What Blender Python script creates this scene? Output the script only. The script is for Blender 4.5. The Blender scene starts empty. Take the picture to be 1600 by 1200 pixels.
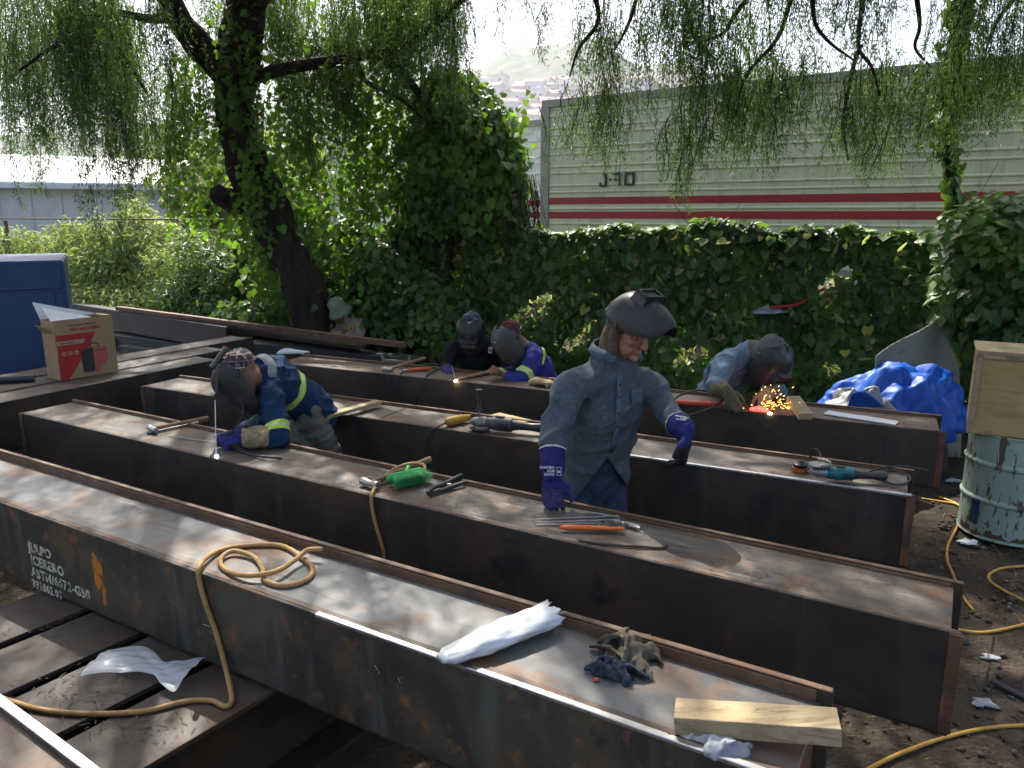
import bpy, bmesh, math, random
import numpy as np
from mathutils import Vector, Matrix

random.seed(7)
RNG = np.random.default_rng(11)
SC = bpy.context.scene
COL = SC.collection
R = math.radians

# ------------------------------------------------------------------ camera
CAM_Z, PITCH, FPX = 2.05, R(12.45), 1200.0
cam_d = bpy.data.cameras.new('camera')
cam_d.sensor_width = 36.0
cam_d.lens = 27.0
cam_d.clip_start = 0.05
cam_d.clip_end = 5000.0
cam = bpy.data.objects.new('camera', cam_d)
cam.location = (0, 0, CAM_Z)
cam.rotation_euler = (math.pi / 2 - PITCH, 0, 0)
COL.objects.link(cam)
SC.camera = cam

# ------------------------------------------------------------------ sky and sun
SUN_EL, SUN_AZ = R(52), R(-14)          # azimuth clockwise from +Y
w = bpy.data.worlds.new('World')
SC.world = w
w.use_nodes = True
wn = w.node_tree.nodes
sky = wn.new('ShaderNodeTexSky')
sky.sky_type = 'NISHITA'
sky.sun_disc = False
sky.sun_elevation = SUN_EL
sky.sun_rotation = SUN_AZ
sky.air_density = 0.8
sky.dust_density = 4.0
sky.ozone_density = 0.6
wn['Background'].inputs['Strength'].default_value = 0.15
w.node_tree.links.new(sky.outputs[0], wn['Background'].inputs[0])
sun_d = bpy.data.lights.new('sun', 'SUN')
sun_d.energy = 4.6
sun_d.angle = R(0.6)
sun_d.color = (1.0, 0.95, 0.86)
sun = bpy.data.objects.new('sun', sun_d)
sdir = Vector((math.sin(SUN_AZ) * math.cos(SUN_EL), math.cos(SUN_AZ) * math.cos(SUN_EL), math.sin(SUN_EL)))
sun.rotation_euler = sdir.to_track_quat('Z', 'Y').to_euler()
sun.location = sdir * 40
COL.objects.link(sun)
SC.view_settings.view_transform = 'Standard'
SC.view_settings.look = 'None'
SC.view_settings.exposure = 1.15
SC.view_settings.gamma = 1.0
SC.view_settings.use_curve_mapping = False
SC.cycles.use_denoising = True
SC.cycles.max_bounces = 5
SC.cycles.diffuse_bounces = 3
SC.cycles.glossy_bounces = 2
SC.cycles.transmission_bounces = 3
SC.cycles.use_adaptive_sampling = True
SC.cycles.adaptive_threshold = 0.03
SC.cycles.transparent_max_bounces = 8
SC.cycles.volume_bounces = 0
SC.cycles.sample_clamp_indirect = 6.0
SC.cycles.caustics_reflective = False
SC.cycles.caustics_refractive = False

# ------------------------------------------------------------------ photograph measurements -> world points
_F = Vector((0, math.cos(PITCH), -math.sin(PITCH)))
_U = Vector((0, math.sin(PITCH), math.cos(PITCH)))
_C = Vector((0, 0, CAM_Z))
def ray(x, y):
    return _F + Vector((1, 0, 0)) * ((x - 800) / FPX) + _U * ((600 - y) / FPX)
def onz(x, y, z):                       # point at height z
    d = ray(x, y); return _C + d * ((z - CAM_Z) / d.z)
def at(x, y, Y):                        # point at distance Y
    d = ray(x, y); return _C + d * (Y / d.y)
def onplane(x, y, p0, n):               # point on a plane
    d = ray(x, y); return _C + d * ((p0 - _C).dot(n) / d.dot(n))
def V(*a): return Vector(a)

# ------------------------------------------------------------------ object helpers
ORG = {}
def link(o): COL.objects.link(o); return o
def tag(o, label=None, cat=None, group=None, kind=None):
    if label: o['label'] = label
    if cat: o['category'] = cat
    if group: o['group'] = group
    if kind: o['kind'] = kind
    return o
def thing(name, loc, label, cat, group=None, rz=0.0):
    o = bpy.data.objects.new(name, None)
    o.empty_display_size = 0.1
    o.location = loc
    o.rotation_euler = (0, 0, rz)
    link(o); tag(o, label, cat, group)
    ORG[o.name] = Vector(loc)
    return o
def mesh_obj(name, me, mat, parent=None, loc=None):
    if mat and not me.materials: me.materials.append(mat)
    o = bpy.data.objects.new(name, me)
    link(o)
    if parent is not None:
        o.parent = parent
        ORG[o.name] = ORG[parent.name]
        me.transform(Matrix.Translation(-ORG[parent.name]))
    else:
        if loc is None:
            co = np.empty(len(me.vertices) * 3, np.float32); me.vertices.foreach_get('co', co)
            co = co.reshape(-1, 3)
            loc = Vector((float(co[:, 0].mean()), float(co[:, 1].mean()), float(co[:, 2].min())))
        loc = Vector(loc)
        ORG[o.name] = loc
        o.location = loc
        me.transform(Matrix.Translation(-loc))
    return o
def smooth_mesh(me, ang=None):
    me.polygons.foreach_set('use_smooth', np.ones(len(me.polygons), bool))
    if ang is not None:
        me.set_sharp_from_angle(angle=R(ang))

def frame_of(t, side):
    t = t.normalized()
    a = side - t * side.dot(t)
    if a.length < 1e-5:
        a = Vector((1, 0, 0)) - t * t.x
        if a.length < 1e-3: a = Vector((0, 1, 0)) - t * t.y
    a.normalize()
    return a, t.cross(a)

class MB:
    def __init__(s): s.v = []; s.f = []
    def add(s, vs, fs):
        k = len(s.v); s.v += [tuple(x) for x in vs]; s.f += [tuple(i + k for i in f) for f in fs]; return s
    def box(s, c, d, ax=None, ay=None, az=None):
        c = Vector(c)
        ax = Vector(ax) if ax else Vector((1, 0, 0)); az = Vector(az) if az else Vector((0, 0, 1))
        ay = Vector(ay) if ay else az.cross(ax)
        vs = [c + ax * (sx * d[0] / 2) + ay * (sy * d[1] / 2) + az * (sz * d[2] / 2)
              for sz in (-1, 1) for sy in (-1, 1) for sx in (-1, 1)]
        return s.add(vs, [(0, 2, 3, 1), (4, 5, 7, 6), (0, 1, 5, 4), (2, 6, 7, 3), (0, 4, 6, 2), (1, 3, 7, 5)])
    def hexa(s, p):                      # 8 corners: bottom ring of 4, top ring of 4
        return s.add(p, [(3, 2, 1, 0), (4, 5, 6, 7), (0, 1, 5, 4), (1, 2, 6, 5), (2, 3, 7, 6), (3, 0, 4, 7)])
    def prism(s, poly, off):             # planar polygon extruded by a vector
        off = Vector(off); n = len(poly); vs = [Vector(p) for p in poly] + [Vector(p) + off for p in poly]
        return s.add(vs, [tuple(range(n - 1, -1, -1)), tuple(range(n, 2 * n))] + [(i, (i + 1) % n, (i + 1) % n + n, i + n) for i in range(n)])
    def tube(s, pts, rad, n=8, caps=True, side=None, round_caps=False):
        pts = [Vector(p) for p in pts]; m = len(pts)
        if not hasattr(rad, '__len__'): rad = [rad] * m
        rad = [r if hasattr(r, '__len__') else (r, r) for r in rad]
        if round_caps:
            t0 = (pts[0] - pts[1]).normalized(); t1 = (pts[-1] - pts[-2]).normalized()
            a, b = max(rad[0]), max(rad[-1])
            pts = [pts[0] + t0 * a * .92, pts[0] + t0 * a * .62] + pts + [pts[-1] + t1 * b * .62, pts[-1] + t1 * b * .92]
            q = lambda r, k: (r[0] * k, r[1] * k)
            rad = [q(rad[0], .38), q(rad[0], .78)] + rad + [q(rad[-1], .78), q(rad[-1], .38)]
            m += 4
        side = Vector(side) if side is not None else Vector((0.31, 0.17, 0.93))
        vs = []
        for i in range(m):
            t = pts[min(i + 1, m - 1)] - pts[max(i - 1, 0)]
            if t.length < 1e-9: t = Vector((0, 0, 1))
            a, b = frame_of(t, side)
            if side is not None: side = a if i == 0 or a.length else side
            for k in range(n):
                an = 2 * math.pi * k / n
                vs.append(pts[i] + a * (math.cos(an) * rad[i][0]) + b * (math.sin(an) * rad[i][1]))
        fs = [(i * n + k, i * n + (k + 1) % n, (i + 1) * n + (k + 1) % n, (i + 1) * n + k) for i in range(m - 1) for k in range(n)]
        if caps: fs += [tuple(range(n - 1, -1, -1)), tuple((m - 1) * n + k for k in range(n))]
        return s.add(vs, fs)
    def ell(s, c, r, ax=None, az=None, n=14, m=9):
        c = Vector(c); ax = Vector(ax).normalized() if ax is not None else Vector((1, 0, 0))
        az = Vector(az).normalized() if az is not None else Vector((0, 0, 1)); ay = az.cross(ax)
        vs = [c - az * r[2]]
        for i in range(1, m):
            ph = -math.pi / 2 + math.pi * i / m
            for k in range(n):
                th = 2 * math.pi * k / n
                vs.append(c + ax * (r[0] * math.cos(ph) * math.cos(th)) + ay * (r[1] * math.cos(ph) * math.sin(th)) + az * (r[2] * math.sin(ph)))
        vs.append(c + az * r[2]); top = len(vs) - 1
        fs = [(0, 1 + (k + 1) % n, 1 + k) for k in range(n)]
        for i in range(m - 2):
            fs += [(1 + i * n + k, 1 + i * n + (k + 1) % n, 1 + (i + 1) * n + (k + 1) % n, 1 + (i + 1) * n + k) for k in range(n)]
        b = 1 + (m - 2) * n
        fs += [(b + k, b + (k + 1) % n, top) for k in range(n)]
        return s.add(vs, fs)
    def lathe(s, base, prof, n=32, axis=(0, 0, 1)):   # prof: (radius, height)
        base = Vector(base); ax = Vector(axis).normalized(); a, b = frame_of(ax, Vector((1, .02, .01)))
        vs = []
        for r, h in prof:
            for k in range(n):
                an = 2 * math.pi * k / n
                vs.append(base + ax * h + a * (r * math.cos(an)) + b * (r * math.sin(an)))
        fs = [(i * n + k, i * n + (k + 1) % n, (i + 1) * n + (k + 1) % n, (i + 1) * n + k) for i in range(len(prof) - 1) for k in range(n)]
        fs += [tuple(range(n - 1, -1, -1)), tuple((len(prof) - 1) * n + k for k in range(n))]
        return s.add(vs, fs)
    def grid(s, P):                      # P: rows of points
        h, wd = len(P), len(P[0])
        return s.add([p for r in P for p in r], [(i * wd + j, i * wd + j + 1, (i + 1) * wd + j + 1, (i + 1) * wd + j) for i in range(h - 1) for j in range(wd - 1)])
    def mesh(s, name='m', smooth=False, ang=None, bevel=0.0, seg=1):
        me = bpy.data.meshes.new(name)
        me.from_pydata(s.v, [], s.f)
        if bevel:
            bm = bmesh.new(); bm.from_mesh(me)
            bmesh.ops.bevel(bm, geom=[e for e in bm.edges], offset=bevel, segments=seg, affect='EDGES', clamp_overlap=True)
            bm.to_mesh(me); bm.free()
        if smooth: smooth_mesh(me, ang)
        me.update()
        return me
    def build(s, name, mat, parent=None, smooth=False, ang=None, bevel=0.0, seg=1, loc=None):
        return mesh_obj(name, s.mesh(name, smooth, ang, bevel, seg), mat, parent, loc)

def catmull(pts, k=6):
    P = [Vector(p) for p in pts]; P = [P[0] * 2 - P[1]] + P + [P[-1] * 2 - P[-2]]
    out = []
    for i in range(1, len(P) - 2):
        a, b, c, d = P[i - 1:i + 3]
        for j in range(k):
            t = j / k
            out.append(0.5 * ((2 * b) + (c - a) * t + (2 * a - 5 * b + 4 * c - d) * t * t + (3 * b - a - 3 * c + d) * t ** 3))
    out.append(P[-2])
    return out

def np_mesh(name, verts, sizes, loops=None):
    """verts (n,3); polygons of the given sizes; loops default to running order."""
    me = bpy.data.meshes.new(name)
    verts = np.ascontiguousarray(verts, np.float32)
    sizes = np.asarray(sizes, np.int32)
    if loops is None: loops = np.arange(int(sizes.sum()), dtype=np.int32)
    me.vertices.add(len(verts)); me.vertices.foreach_set('co', verts.ravel())
    me.loops.add(len(loops)); me.loops.foreach_set('vertex_index', np.ascontiguousarray(loops, np.int32))
    me.polygons.add(len(sizes))
    st = np.zeros(len(sizes), np.int32); st[1:] = np.cumsum(sizes)[:-1]
    me.polygons.foreach_set('loop_start', st)
    me.update(calc_edges=True)
    return me

# ------------------------------------------------------------------ materials
MAT = {}
def nmat(name):
    m = bpy.data.materials.new(name); m.use_nodes = True
    nt = m.node_tree; b = nt.nodes['Principled BSDF']
    MAT[name] = m
    return m, nt, b
def coords(nt, rnd=True, scale=(1, 1, 1), rot=0.0):
    tc = nt.nodes.new('ShaderNodeTexCoord'); mp = nt.nodes.new('ShaderNodeMapping')
    mp.inputs['Scale'].default_value = scale
    src = tc.outputs['Object']
    if rot:
        m0 = nt.nodes.new('ShaderNodeMapping'); m0.inputs['Rotation'].default_value = (0, 0, rot); nt.links.new(src, m0.inputs['Vector']); src = m0.outputs['Vector']
    nt.links.new(src, mp.inputs['Vector'])
    if rnd:
        oi = nt.nodes.new('ShaderNodeObjectInfo'); mu = nt.nodes.new('ShaderNodeMath'); mu.operation = 'MULTIPLY'; mu.inputs[1].default_value = 37.0
        nt.links.new(oi.outputs['Random'], mu.inputs[0]); nt.links.new(mu.outputs[0], mp.inputs['Location'])
    return mp.outputs['Vector']
def noise_fac(nt, vec, scale, detail, lo, hi, rough=0.6, dist=0.0):
    n = nt.nodes.new('ShaderNodeTexNoise'); n.inputs['Scale'].default_value = scale; n.inputs['Detail'].default_value = detail
    n.inputs['Roughness'].default_value = rough; n.inputs['Distortion'].default_value = dist
    nt.links.new(vec, n.inputs['Vector'])
    mr = nt.nodes.new('ShaderNodeMapRange'); mr.inputs[1].default_value = lo; mr.inputs[2].default_value = hi
    nt.links.new(n.outputs['Fac'], mr.inputs[0])
    return mr.outputs[0]
def mixc(nt, fac, a, b, mode='MIX'):
    m = nt.nodes.new('ShaderNodeMix'); m.data_type = 'RGBA'; m.blend_type = mode
    for sock, val in ((m.inputs[0], fac), (m.inputs[6], a), (m.inputs[7], b)):
        if hasattr(val, 'links') or hasattr(val, 'is_linked'): nt.links.new(val, sock)
        elif isinstance(val, (int, float)): sock.default_value = val
        else: sock.default_value = (*val, 1.0)
    return m.outputs[2]
def pm(name, base, rough=0.6, metal=0.0, spec=0.5, layers=(), bump=None, rvar=None, rnd=True, extra=None):
    """layers: (scale, detail, lo, hi, colour[, (sx,sy,sz)]); bump: (scale, detail, strength, distance)"""
    m, nt, b = nmat(name)
    col = base
    vec = coords(nt, rnd)
    for L in layers:
        v2 = coords(nt, rnd, L[5], L[6] if len(L) > 6 else 0.0) if len(L) > 5 else vec
        f = noise_fac(nt, v2, L[0], L[1], L[2], L[3], dist=0.4)
        col = mixc(nt, f, col, L[4])
    if hasattr(col, 'links') or not isinstance(col, tuple): nt.links.new(col, b.inputs['Base Color'])
    else: b.inputs['Base Color'].default_value = (*col, 1)
    b.inputs['Roughness'].default_value = rough; b.inputs['Metallic'].default_value = metal
    b.inputs['Specular IOR Level'].default_value = spec
    if rvar:
        f = noise_fac(nt, vec, rvar[0], 5, 0.3, 0.7)
        mr = nt.nodes.new('ShaderNodeMapRange'); mr.inputs[3].default_value = rvar[1]; mr.inputs[4].default_value = rvar[2]
        nt.links.new(f, mr.inputs[0]); nt.links.new(mr.outputs[0], b.inputs['Roughness'])
    if bump:
        n = nt.nodes.new('ShaderNodeTexNoise'); n.inputs['Scale'].default_value = bump[0]; n.inputs['Detail'].default_value = bump[1]
        nt.links.new(vec, n.inputs['Vector'])
        bp = nt.nodes.new('ShaderNodeBump'); bp.inputs['Strength'].default_value = bump[2]; bp.inputs['Distance'].default_value = bump[3]
        nt.links.new(n.outputs['Fac'], bp.inputs['Height']); nt.links.new(bp.outputs[0], b.inputs['Normal'])
    return m
def leafmat(name, c1, c2, trans, tmix=0.35, rough=0.45, spec=0.4):
    m, nt, b = nmat(name)
    g = nt.nodes.new('ShaderNodeNewGeometry')
    col = mixc(nt, g.outputs['Random Per Island'], c1, c2)
    f = noise_fac(nt, coords(nt, False), 1.3, 3, 0.35, 0.7)
    col = mixc(nt, f, col, tuple(0.5 * (a + t) for a, t in zip(c1, trans)))
    nt.links.new(col, b.inputs['Base Color'])
    b.inputs['Roughness'].default_value = rough; b.inputs['Specular IOR Level'].default_value = spec
    t = nt.nodes.new('ShaderNodeBsdfTranslucent')
    tcol = mixc(nt, g.outputs['Random Per Island'], trans, tuple(0.6 * x for x in trans))
    nt.links.new(tcol, t.inputs['Color'])
    mx = nt.nodes.new('ShaderNodeMixShader'); mx.inputs[0].default_value = tmix
    nt.links.new(b.outputs[0], mx.inputs[1]); nt.links.new(t.outputs[0], mx.inputs[2])
    nt.links.new(mx.outputs[0], nt.nodes['Material Output'].inputs['Surface'])
    return m
def emat(name, col, strength):
    m, nt, b = nmat(name)
    b.inputs['Base Color'].default_value = (*col, 1)
    b.inputs['Emission Color'].default_value = (*col, 1); b.inputs['Emission Strength'].default_value = strength
    return m

RUST = (0.115, 0.048, 0.022); RUST2 = (0.20, 0.085, 0.035); DUST = (0.21, 0.18, 0.145)
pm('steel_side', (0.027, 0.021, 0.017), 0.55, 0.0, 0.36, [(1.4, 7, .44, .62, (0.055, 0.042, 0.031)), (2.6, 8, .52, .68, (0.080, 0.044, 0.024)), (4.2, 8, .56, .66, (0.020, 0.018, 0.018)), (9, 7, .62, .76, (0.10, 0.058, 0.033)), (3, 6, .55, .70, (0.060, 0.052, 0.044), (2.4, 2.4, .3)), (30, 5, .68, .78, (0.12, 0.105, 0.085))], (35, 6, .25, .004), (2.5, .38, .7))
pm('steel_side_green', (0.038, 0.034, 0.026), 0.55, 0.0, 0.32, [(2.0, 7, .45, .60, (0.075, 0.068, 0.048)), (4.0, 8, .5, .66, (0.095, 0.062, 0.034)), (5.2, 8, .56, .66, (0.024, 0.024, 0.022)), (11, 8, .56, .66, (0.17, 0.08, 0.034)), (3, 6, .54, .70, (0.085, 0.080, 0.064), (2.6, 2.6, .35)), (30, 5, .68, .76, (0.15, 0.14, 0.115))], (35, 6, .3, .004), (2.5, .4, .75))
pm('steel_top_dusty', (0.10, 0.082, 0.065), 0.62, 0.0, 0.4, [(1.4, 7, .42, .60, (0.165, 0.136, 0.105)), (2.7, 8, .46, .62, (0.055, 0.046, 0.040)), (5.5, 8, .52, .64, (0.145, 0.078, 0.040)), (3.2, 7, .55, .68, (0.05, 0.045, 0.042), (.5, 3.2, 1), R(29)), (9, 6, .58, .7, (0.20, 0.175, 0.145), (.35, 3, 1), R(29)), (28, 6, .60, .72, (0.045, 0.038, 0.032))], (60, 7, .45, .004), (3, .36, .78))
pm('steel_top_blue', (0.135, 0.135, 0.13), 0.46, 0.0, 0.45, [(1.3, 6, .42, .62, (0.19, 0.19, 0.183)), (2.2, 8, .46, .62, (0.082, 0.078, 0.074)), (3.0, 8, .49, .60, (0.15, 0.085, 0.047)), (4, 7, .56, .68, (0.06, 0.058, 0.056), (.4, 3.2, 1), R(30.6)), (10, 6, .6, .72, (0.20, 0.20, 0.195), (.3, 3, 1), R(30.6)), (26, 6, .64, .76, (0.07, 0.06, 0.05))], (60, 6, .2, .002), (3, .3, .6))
pm('steel_top_rusty', (0.10, 0.07, 0.052), 0.66, 0.0, 0.4, [(1.8, 6, .45, .65, (0.16, 0.125, 0.095)), (4, 7, .52, .7, (0.18, 0.085, 0.042)), (24, 6, .62, .75, (0.06, 0.045, 0.035))], (60, 6, .3, .003), (3, .45, .8))
pm('steel_plank', (0.048, 0.037, 0.030), 0.65, 0.0, 0.35, [(2.0, 6, .45, .65, (0.078, 0.062, 0.05)), (4, 7, .52, .66, (0.08, 0.045, 0.026)), (30, 6, .62, .75, (0.035, 0.03, 0.026))], (50, 6, .3, .003), (3, .4, .7))
pm('rust_edge', (0.13, 0.06, 0.03), 0.75, 0.0, 0.35, [(3, 7, .42, .62, (0.05, 0.03, 0.02)), (8, 7, .5, .68, (0.20, 0.095, 0.042)), (30, 5, .6, .75, (0.04, 0.026, 0.018))], (80, 5, .4, .003))
pm('rust_lip', (0.12, 0.058, 0.03), 0.65, 0.0, 0.4, [(3, 7, .42, .62, (0.17, 0.10, 0.06)), (6, 7, .52, .68, (0.055, 0.034, 0.024)), (12, 6, .55, .75, RUST), (40, 4, .65, .8, (0.05, 0.03, 0.02))], (80, 5, .3, .003))
pm('ground_steel', (0.80, 0.80, 0.80), 0.32, 1.0, 0.5, [(14, 5, .55, .72, (0.35, 0.30, 0.26)), (3, 4, .58, .7, (0.5, 0.48, 0.46))], (120, 3, .3, .001))
pm('dark_paint_steel', (0.020, 0.026, 0.032), 0.42, 0.0, 0.5, [(2, 5, .45, .7, (0.034, 0.042, 0.05)), (14, 5, .64, .78, (0.09, 0.085, 0.075))], (30, 4, .12, .003))
pm('stencil_paint', (0.58, 0.54, 0.40), 0.8, 0.0, 0.3, [(45, 6, .52, .60, (0.10, 0.09, 0.07))])
pm('orange_paint', (0.50, 0.17, 0.02), 0.7, 0.0, 0.3, [(30, 6, .5, .62, (0.16, 0.07, 0.025)), (7, 4, .55, .7, (0.6, 0.27, 0.05))])
pm('black_plastic', (0.016, 0.016, 0.017), 0.38, 0.0, 0.5, [(20, 5, .5, .75, (0.035, 0.033, 0.032))], None, (8, .28, .55))
pm('grey_plastic', (0.055, 0.055, 0.055), 0.5, 0.0, 0.5, [(20, 5, .5, .75, (0.09, 0.085, 0.08))])
pm('cast_alu', (0.30, 0.29, 0.27), 0.45, 0.7, 0.5, [(25, 5, .5, .7, (0.12, 0.11, 0.10))])
pm('bare_steel', (0.42, 0.41, 0.39), 0.38, 0.85, 0.5, [(20, 5, .5, .72, (0.2, 0.17, 0.14))])
pm('rod_grey', (0.36, 0.35, 0.33), 0.6, 0.1, 0.4, [(40, 4, .5, .7, (0.25, 0.235, 0.22))])
pm('teal_plastic', (0.0, 0.12, 0.14), 0.4, 0.0, 0.5, [(20, 5, .55, .75, (0.03, 0.07, 0.075))])
pm('yellow_plastic', (0.50, 0.27, 0.03), 0.5, 0.0, 0.4, [(25, 5, .5, .7, (0.28, 0.14, 0.03))])
pm('orange_plastic', (0.62, 0.13, 0.015), 0.45, 0.0, 0.45, [(30, 5, .55, .75, (0.38, 0.08, 0.015))])
pm('red_orange', (0.55, 0.07, 0.025), 0.5, 0.0, 0.45, [(30, 5, .55, .75, (0.3, 0.05, 0.02))])
pm('green_bristle', (0.04, 0.36, 0.10), 0.6, 0.0, 0.35, [(60, 3, .4, .65, (0.10, 0.55, 0.20))])
pm('green_plastic', (0.02, 0.38, 0.09), 0.4, 0.0, 0.5)
pm('tan_rubber', (0.40, 0.235, 0.085), 0.6, 0.0, 0.35, [(30, 4, .5, .75, (0.22, 0.13, 0.06))])
pm('yellow_rubber', (0.55, 0.30, 0.05), 0.55, 0.0, 0.4, [(20, 4, .5, .75, (0.3, 0.17, 0.05))])
pm('black_rubber', (0.018, 0.018, 0.018), 0.5, 0.0, 0.4)
pm('wood_pale', (0.36, 0.27, 0.15), 0.8, 0.0, 0.25, [(5, 6, .4, .65, (0.44, 0.345, 0.205), (1, 1, 1)), (26, 6, .50, .68, (0.25, 0.18, 0.10), (.12, 2, 3)), (4, 6, .58, .72, (0.22, 0.17, 0.11)), (60, 3, .66, .78, (0.10, 0.07, 0.05))], (40, 5, .3, .003))
pm('wood_handle', (0.27, 0.16, 0.085), 0.7, 0.0, 0.3, [(18, 5, .45, .7, (0.36, 0.24, 0.14)), (50, 4, .6, .8, (0.10, 0.06, 0.04))])
pm('plywood', (0.40, 0.255, 0.10), 0.7, 0.0, 0.35, [(1.6, 5, .4, .65, (0.47, 0.32, 0.15), (1, 1, 3)), (7, 6, .5, .7, (0.33, 0.20, 0.075), (1, 1, 5)), (30, 4, .66, .8, (0.2, 0.12, 0.05))], (25, 4, .15, .003))
pm('cardboard', (0.36, 0.25, 0.135), 0.85, 0.0, 0.2, [(6, 4, .45, .7, (0.41, 0.29, 0.165)), (30, 4, .6, .8, (0.30, 0.2, 0.105))], (90, 3, .1, .002))
pm('print_red', (0.42, 0.03, 0.025), 0.7, 0.0, 0.3, [(30, 4, .55, .8, (0.34, 0.04, 0.03))])
pm('print_dark', (0.03, 0.028, 0.025), 0.7); pm('print_tan', (0.42, 0.31, 0.2), 0.75); pm('print_pink', (0.46, 0.10, 0.07), 0.7)
pm('paper_white', (0.72, 0.74, 0.76), 0.7, 0.0, 0.3)
pm('blue_paint', (0.012, 0.050, 0.150), 0.55, 0.0, 0.4, [(2, 5, .45, .7, (0.017, 0.066, 0.185)), (12, 5, .62, .8, (0.03, 0.05, 0.09))], (6, 3, .08, .01))
pm('tarp_blue', (0.004, 0.075, 0.42), 0.48, 0.0, 0.4, [(6, 5, .45, .7, (0.01, 0.12, 0.52)), (25, 4, .62, .8, (0.03, 0.10, 0.30))], (90, 2, .15, .002))
pm('canvas_grey', (0.24, 0.235, 0.19), 0.85, 0.0, 0.2, [(4, 6, .45, .7, (0.22, 0.21, 0.17)), (14, 5, .55, .75, (0.10, 0.10, 0.075))], (80, 3, .3, .002))
pm('silver_tarp', (0.22, 0.235, 0.24), 0.5, 0.0, 0.5, [(10, 5, .45, .7, (0.12, 0.12, 0.115))])
pm('drum_paint', (0.30, 0.40, 0.33), 0.5, 0.0, 0.45, [(5, 4, .45, .7, (0.35, 0.46, 0.38)), (7, 9, .575, .60, (0.12, 0.085, 0.06), (1, 1, .45)), (15, 9, .60, .62, (0.07, 0.05, 0.04), (2.2, 2.2, .5)), (3, 6, .62, .74, (0.28, 0.19, 0.11))], (30, 6, .3, .003))
pm('drum_rust', (0.12, 0.065, 0.04), 0.8, 0.0, 0.3, [(12, 6, .5, .7, (0.06, 0.04, 0.03))])
pm('trailer_paint', (0.66, 0.65, 0.45), 0.5, 0.0, 0.45, [(0.8, 5, .4, .7, (0.60, 0.59, 0.41)), (2.6, 7, .52, .68, (0.44, 0.44, 0.30), (1, 1, .12)), (6, 6, .60, .72, (0.36, 0.34, 0.22), (1.5, 1.5, .1)), (9, 5, .66, .8, (0.36, 0.34, 0.26))], None, (2, .4, .6))
pm('trailer_red', (0.34, 0.022, 0.022), 0.5, 0.0, 0.45, [(3, 5, .5, .75, (0.26, 0.02, 0.02))])
pm('trailer_trim', (0.30, 0.30, 0.24), 0.5, 0.2, 0.45, [(3, 5, .5, .75, (0.2, 0.2, 0.17))])
pm('trailer_white', (0.72, 0.73, 0.70), 0.5, 0.0, 0.45, [(2, 5, .5, .75, (0.62, 0.63, 0.6))])
pm('letter_dark', (0.012, 0.018, 0.03), 0.5)
pm('white_sheet', (0.66, 0.69, 0.72), 0.45, 0.0, 0.5, [(1.2, 5, .5, .75, (0.56, 0.59, 0.63)), (5, 6, .6, .8, (0.5, 0.5, 0.48), (1, 1, .2))])
pm('roof_sheet', (0.72, 0.73, 0.74), 0.4, 0.0, 0.5, [(0.8, 5, .5, .75, (0.6, 0.6, 0.6))])
pm('bark', (0.030, 0.023, 0.018), 0.95, 0.0, 0.1, [(5, 7, .45, .68, (0.052, 0.041, 0.031), (1, 1, .3)), (16, 6, .5, .7, (0.014, 0.011, 0.009), (1, 1, .25)), (2.2, 5, .55, .72, (0.034, 0.038, 0.018))], (14, 8, 1.0, .03))
pm('twig', (0.045, 0.035, 0.024), 0.9, 0.0, 0.2, [(8, 4, .45, .7, (0.07, 0.055, 0.035))])
pm('vine_stem', (0.055, 0.05, 0.03), 0.9, 0.0, 0.2)
leafmat('pepper_leaf', (0.036, 0.072, 0.022), (0.066, 0.112, 0.034), (0.20, 0.37, 0.05), 0.36)
leafmat('vine_leaf', (0.020, 0.054, 0.013), (0.044, 0.092, 0.022), (0.27, 0.52, 0.03), 0.40, 0.42, 0.4)
leafmat('hedge_leaf', (0.018, 0.046, 0.013), (0.042, 0.082, 0.026), (0.20, 0.38, 0.04), 0.32, 0.42, 0.4)
leafmat('shrub_leaf', (0.09, 0.14, 0.035), (0.14, 0.19, 0.055), (0.52, 0.64, 0.15), 0.44, 0.5, 0.35)
leafmat('dry_grass', (0.16, 0.13, 0.06), (0.22, 0.20, 0.08), (0.4, 0.38, 0.14), 0.3, 0.7, 0.2)
leafmat('yellow_leaf', (0.35, 0.30, 0.04), (0.30, 0.33, 0.06), (0.5, 0.5, 0.06), 0.35)
pm('soil', (0.052, 0.040, 0.029), 0.95, 0.0, 0.2, [(1.1, 6, .42, .64, (0.088, 0.066, 0.046)), (4, 7, .5, .7, (0.032, 0.025, 0.019)), (40, 6, .60, .74, (0.12, 0.095, 0.07))], (45, 8, .9, .03))
pm('pebble', (0.075, 0.062, 0.048), 0.9, 0.0, 0.25, [(3, 3, .4, .65, (0.12, 0.10, 0.08)), (7, 3, .5, .7, (0.045, 0.036, 0.028))])
pm('hill_soil', (0.14, 0.15, 0.09), 0.95, 0.0, 0.1, [(.02, 6, .42, .62, (0.07, 0.10, 0.05)), (.05, 6, .5, .7, (0.26, 0.24, 0.20))])
# ================================================================== SETTING
# ground: one sheet, finely broken up near the camera, out to the horizon
def ground_z(x, y):
    return 0.03 * math.sin(1.7 * x + .6) * math.sin(1.3 * y) + 0.015 * math.sin(5.1 * x + 2 * y) + 0.008 * math.sin(13 * x - 9 * y) - 0.02
xs = [-1500, -400, -120, -40, -20] + [-12 + .25 * i for i in range(97)] + [16, 40, 120, 400, 1500]
ys = [-300, -60, -15, -5] + [-2 + .25 * i for i in range(73)] + [18, 24, 40, 80, 160, 320, 620, 1600]
g = MB(); g.grid([[V(x, y, ground_z(x, y) if (-13 < x < 13 and -3 < y < 17) else -0.02) for x in xs] for y in ys])
gr = g.build('ground', MAT['soil'], smooth=True, loc=(0, 0, 0)); tag(gr, kind='structure')

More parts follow.
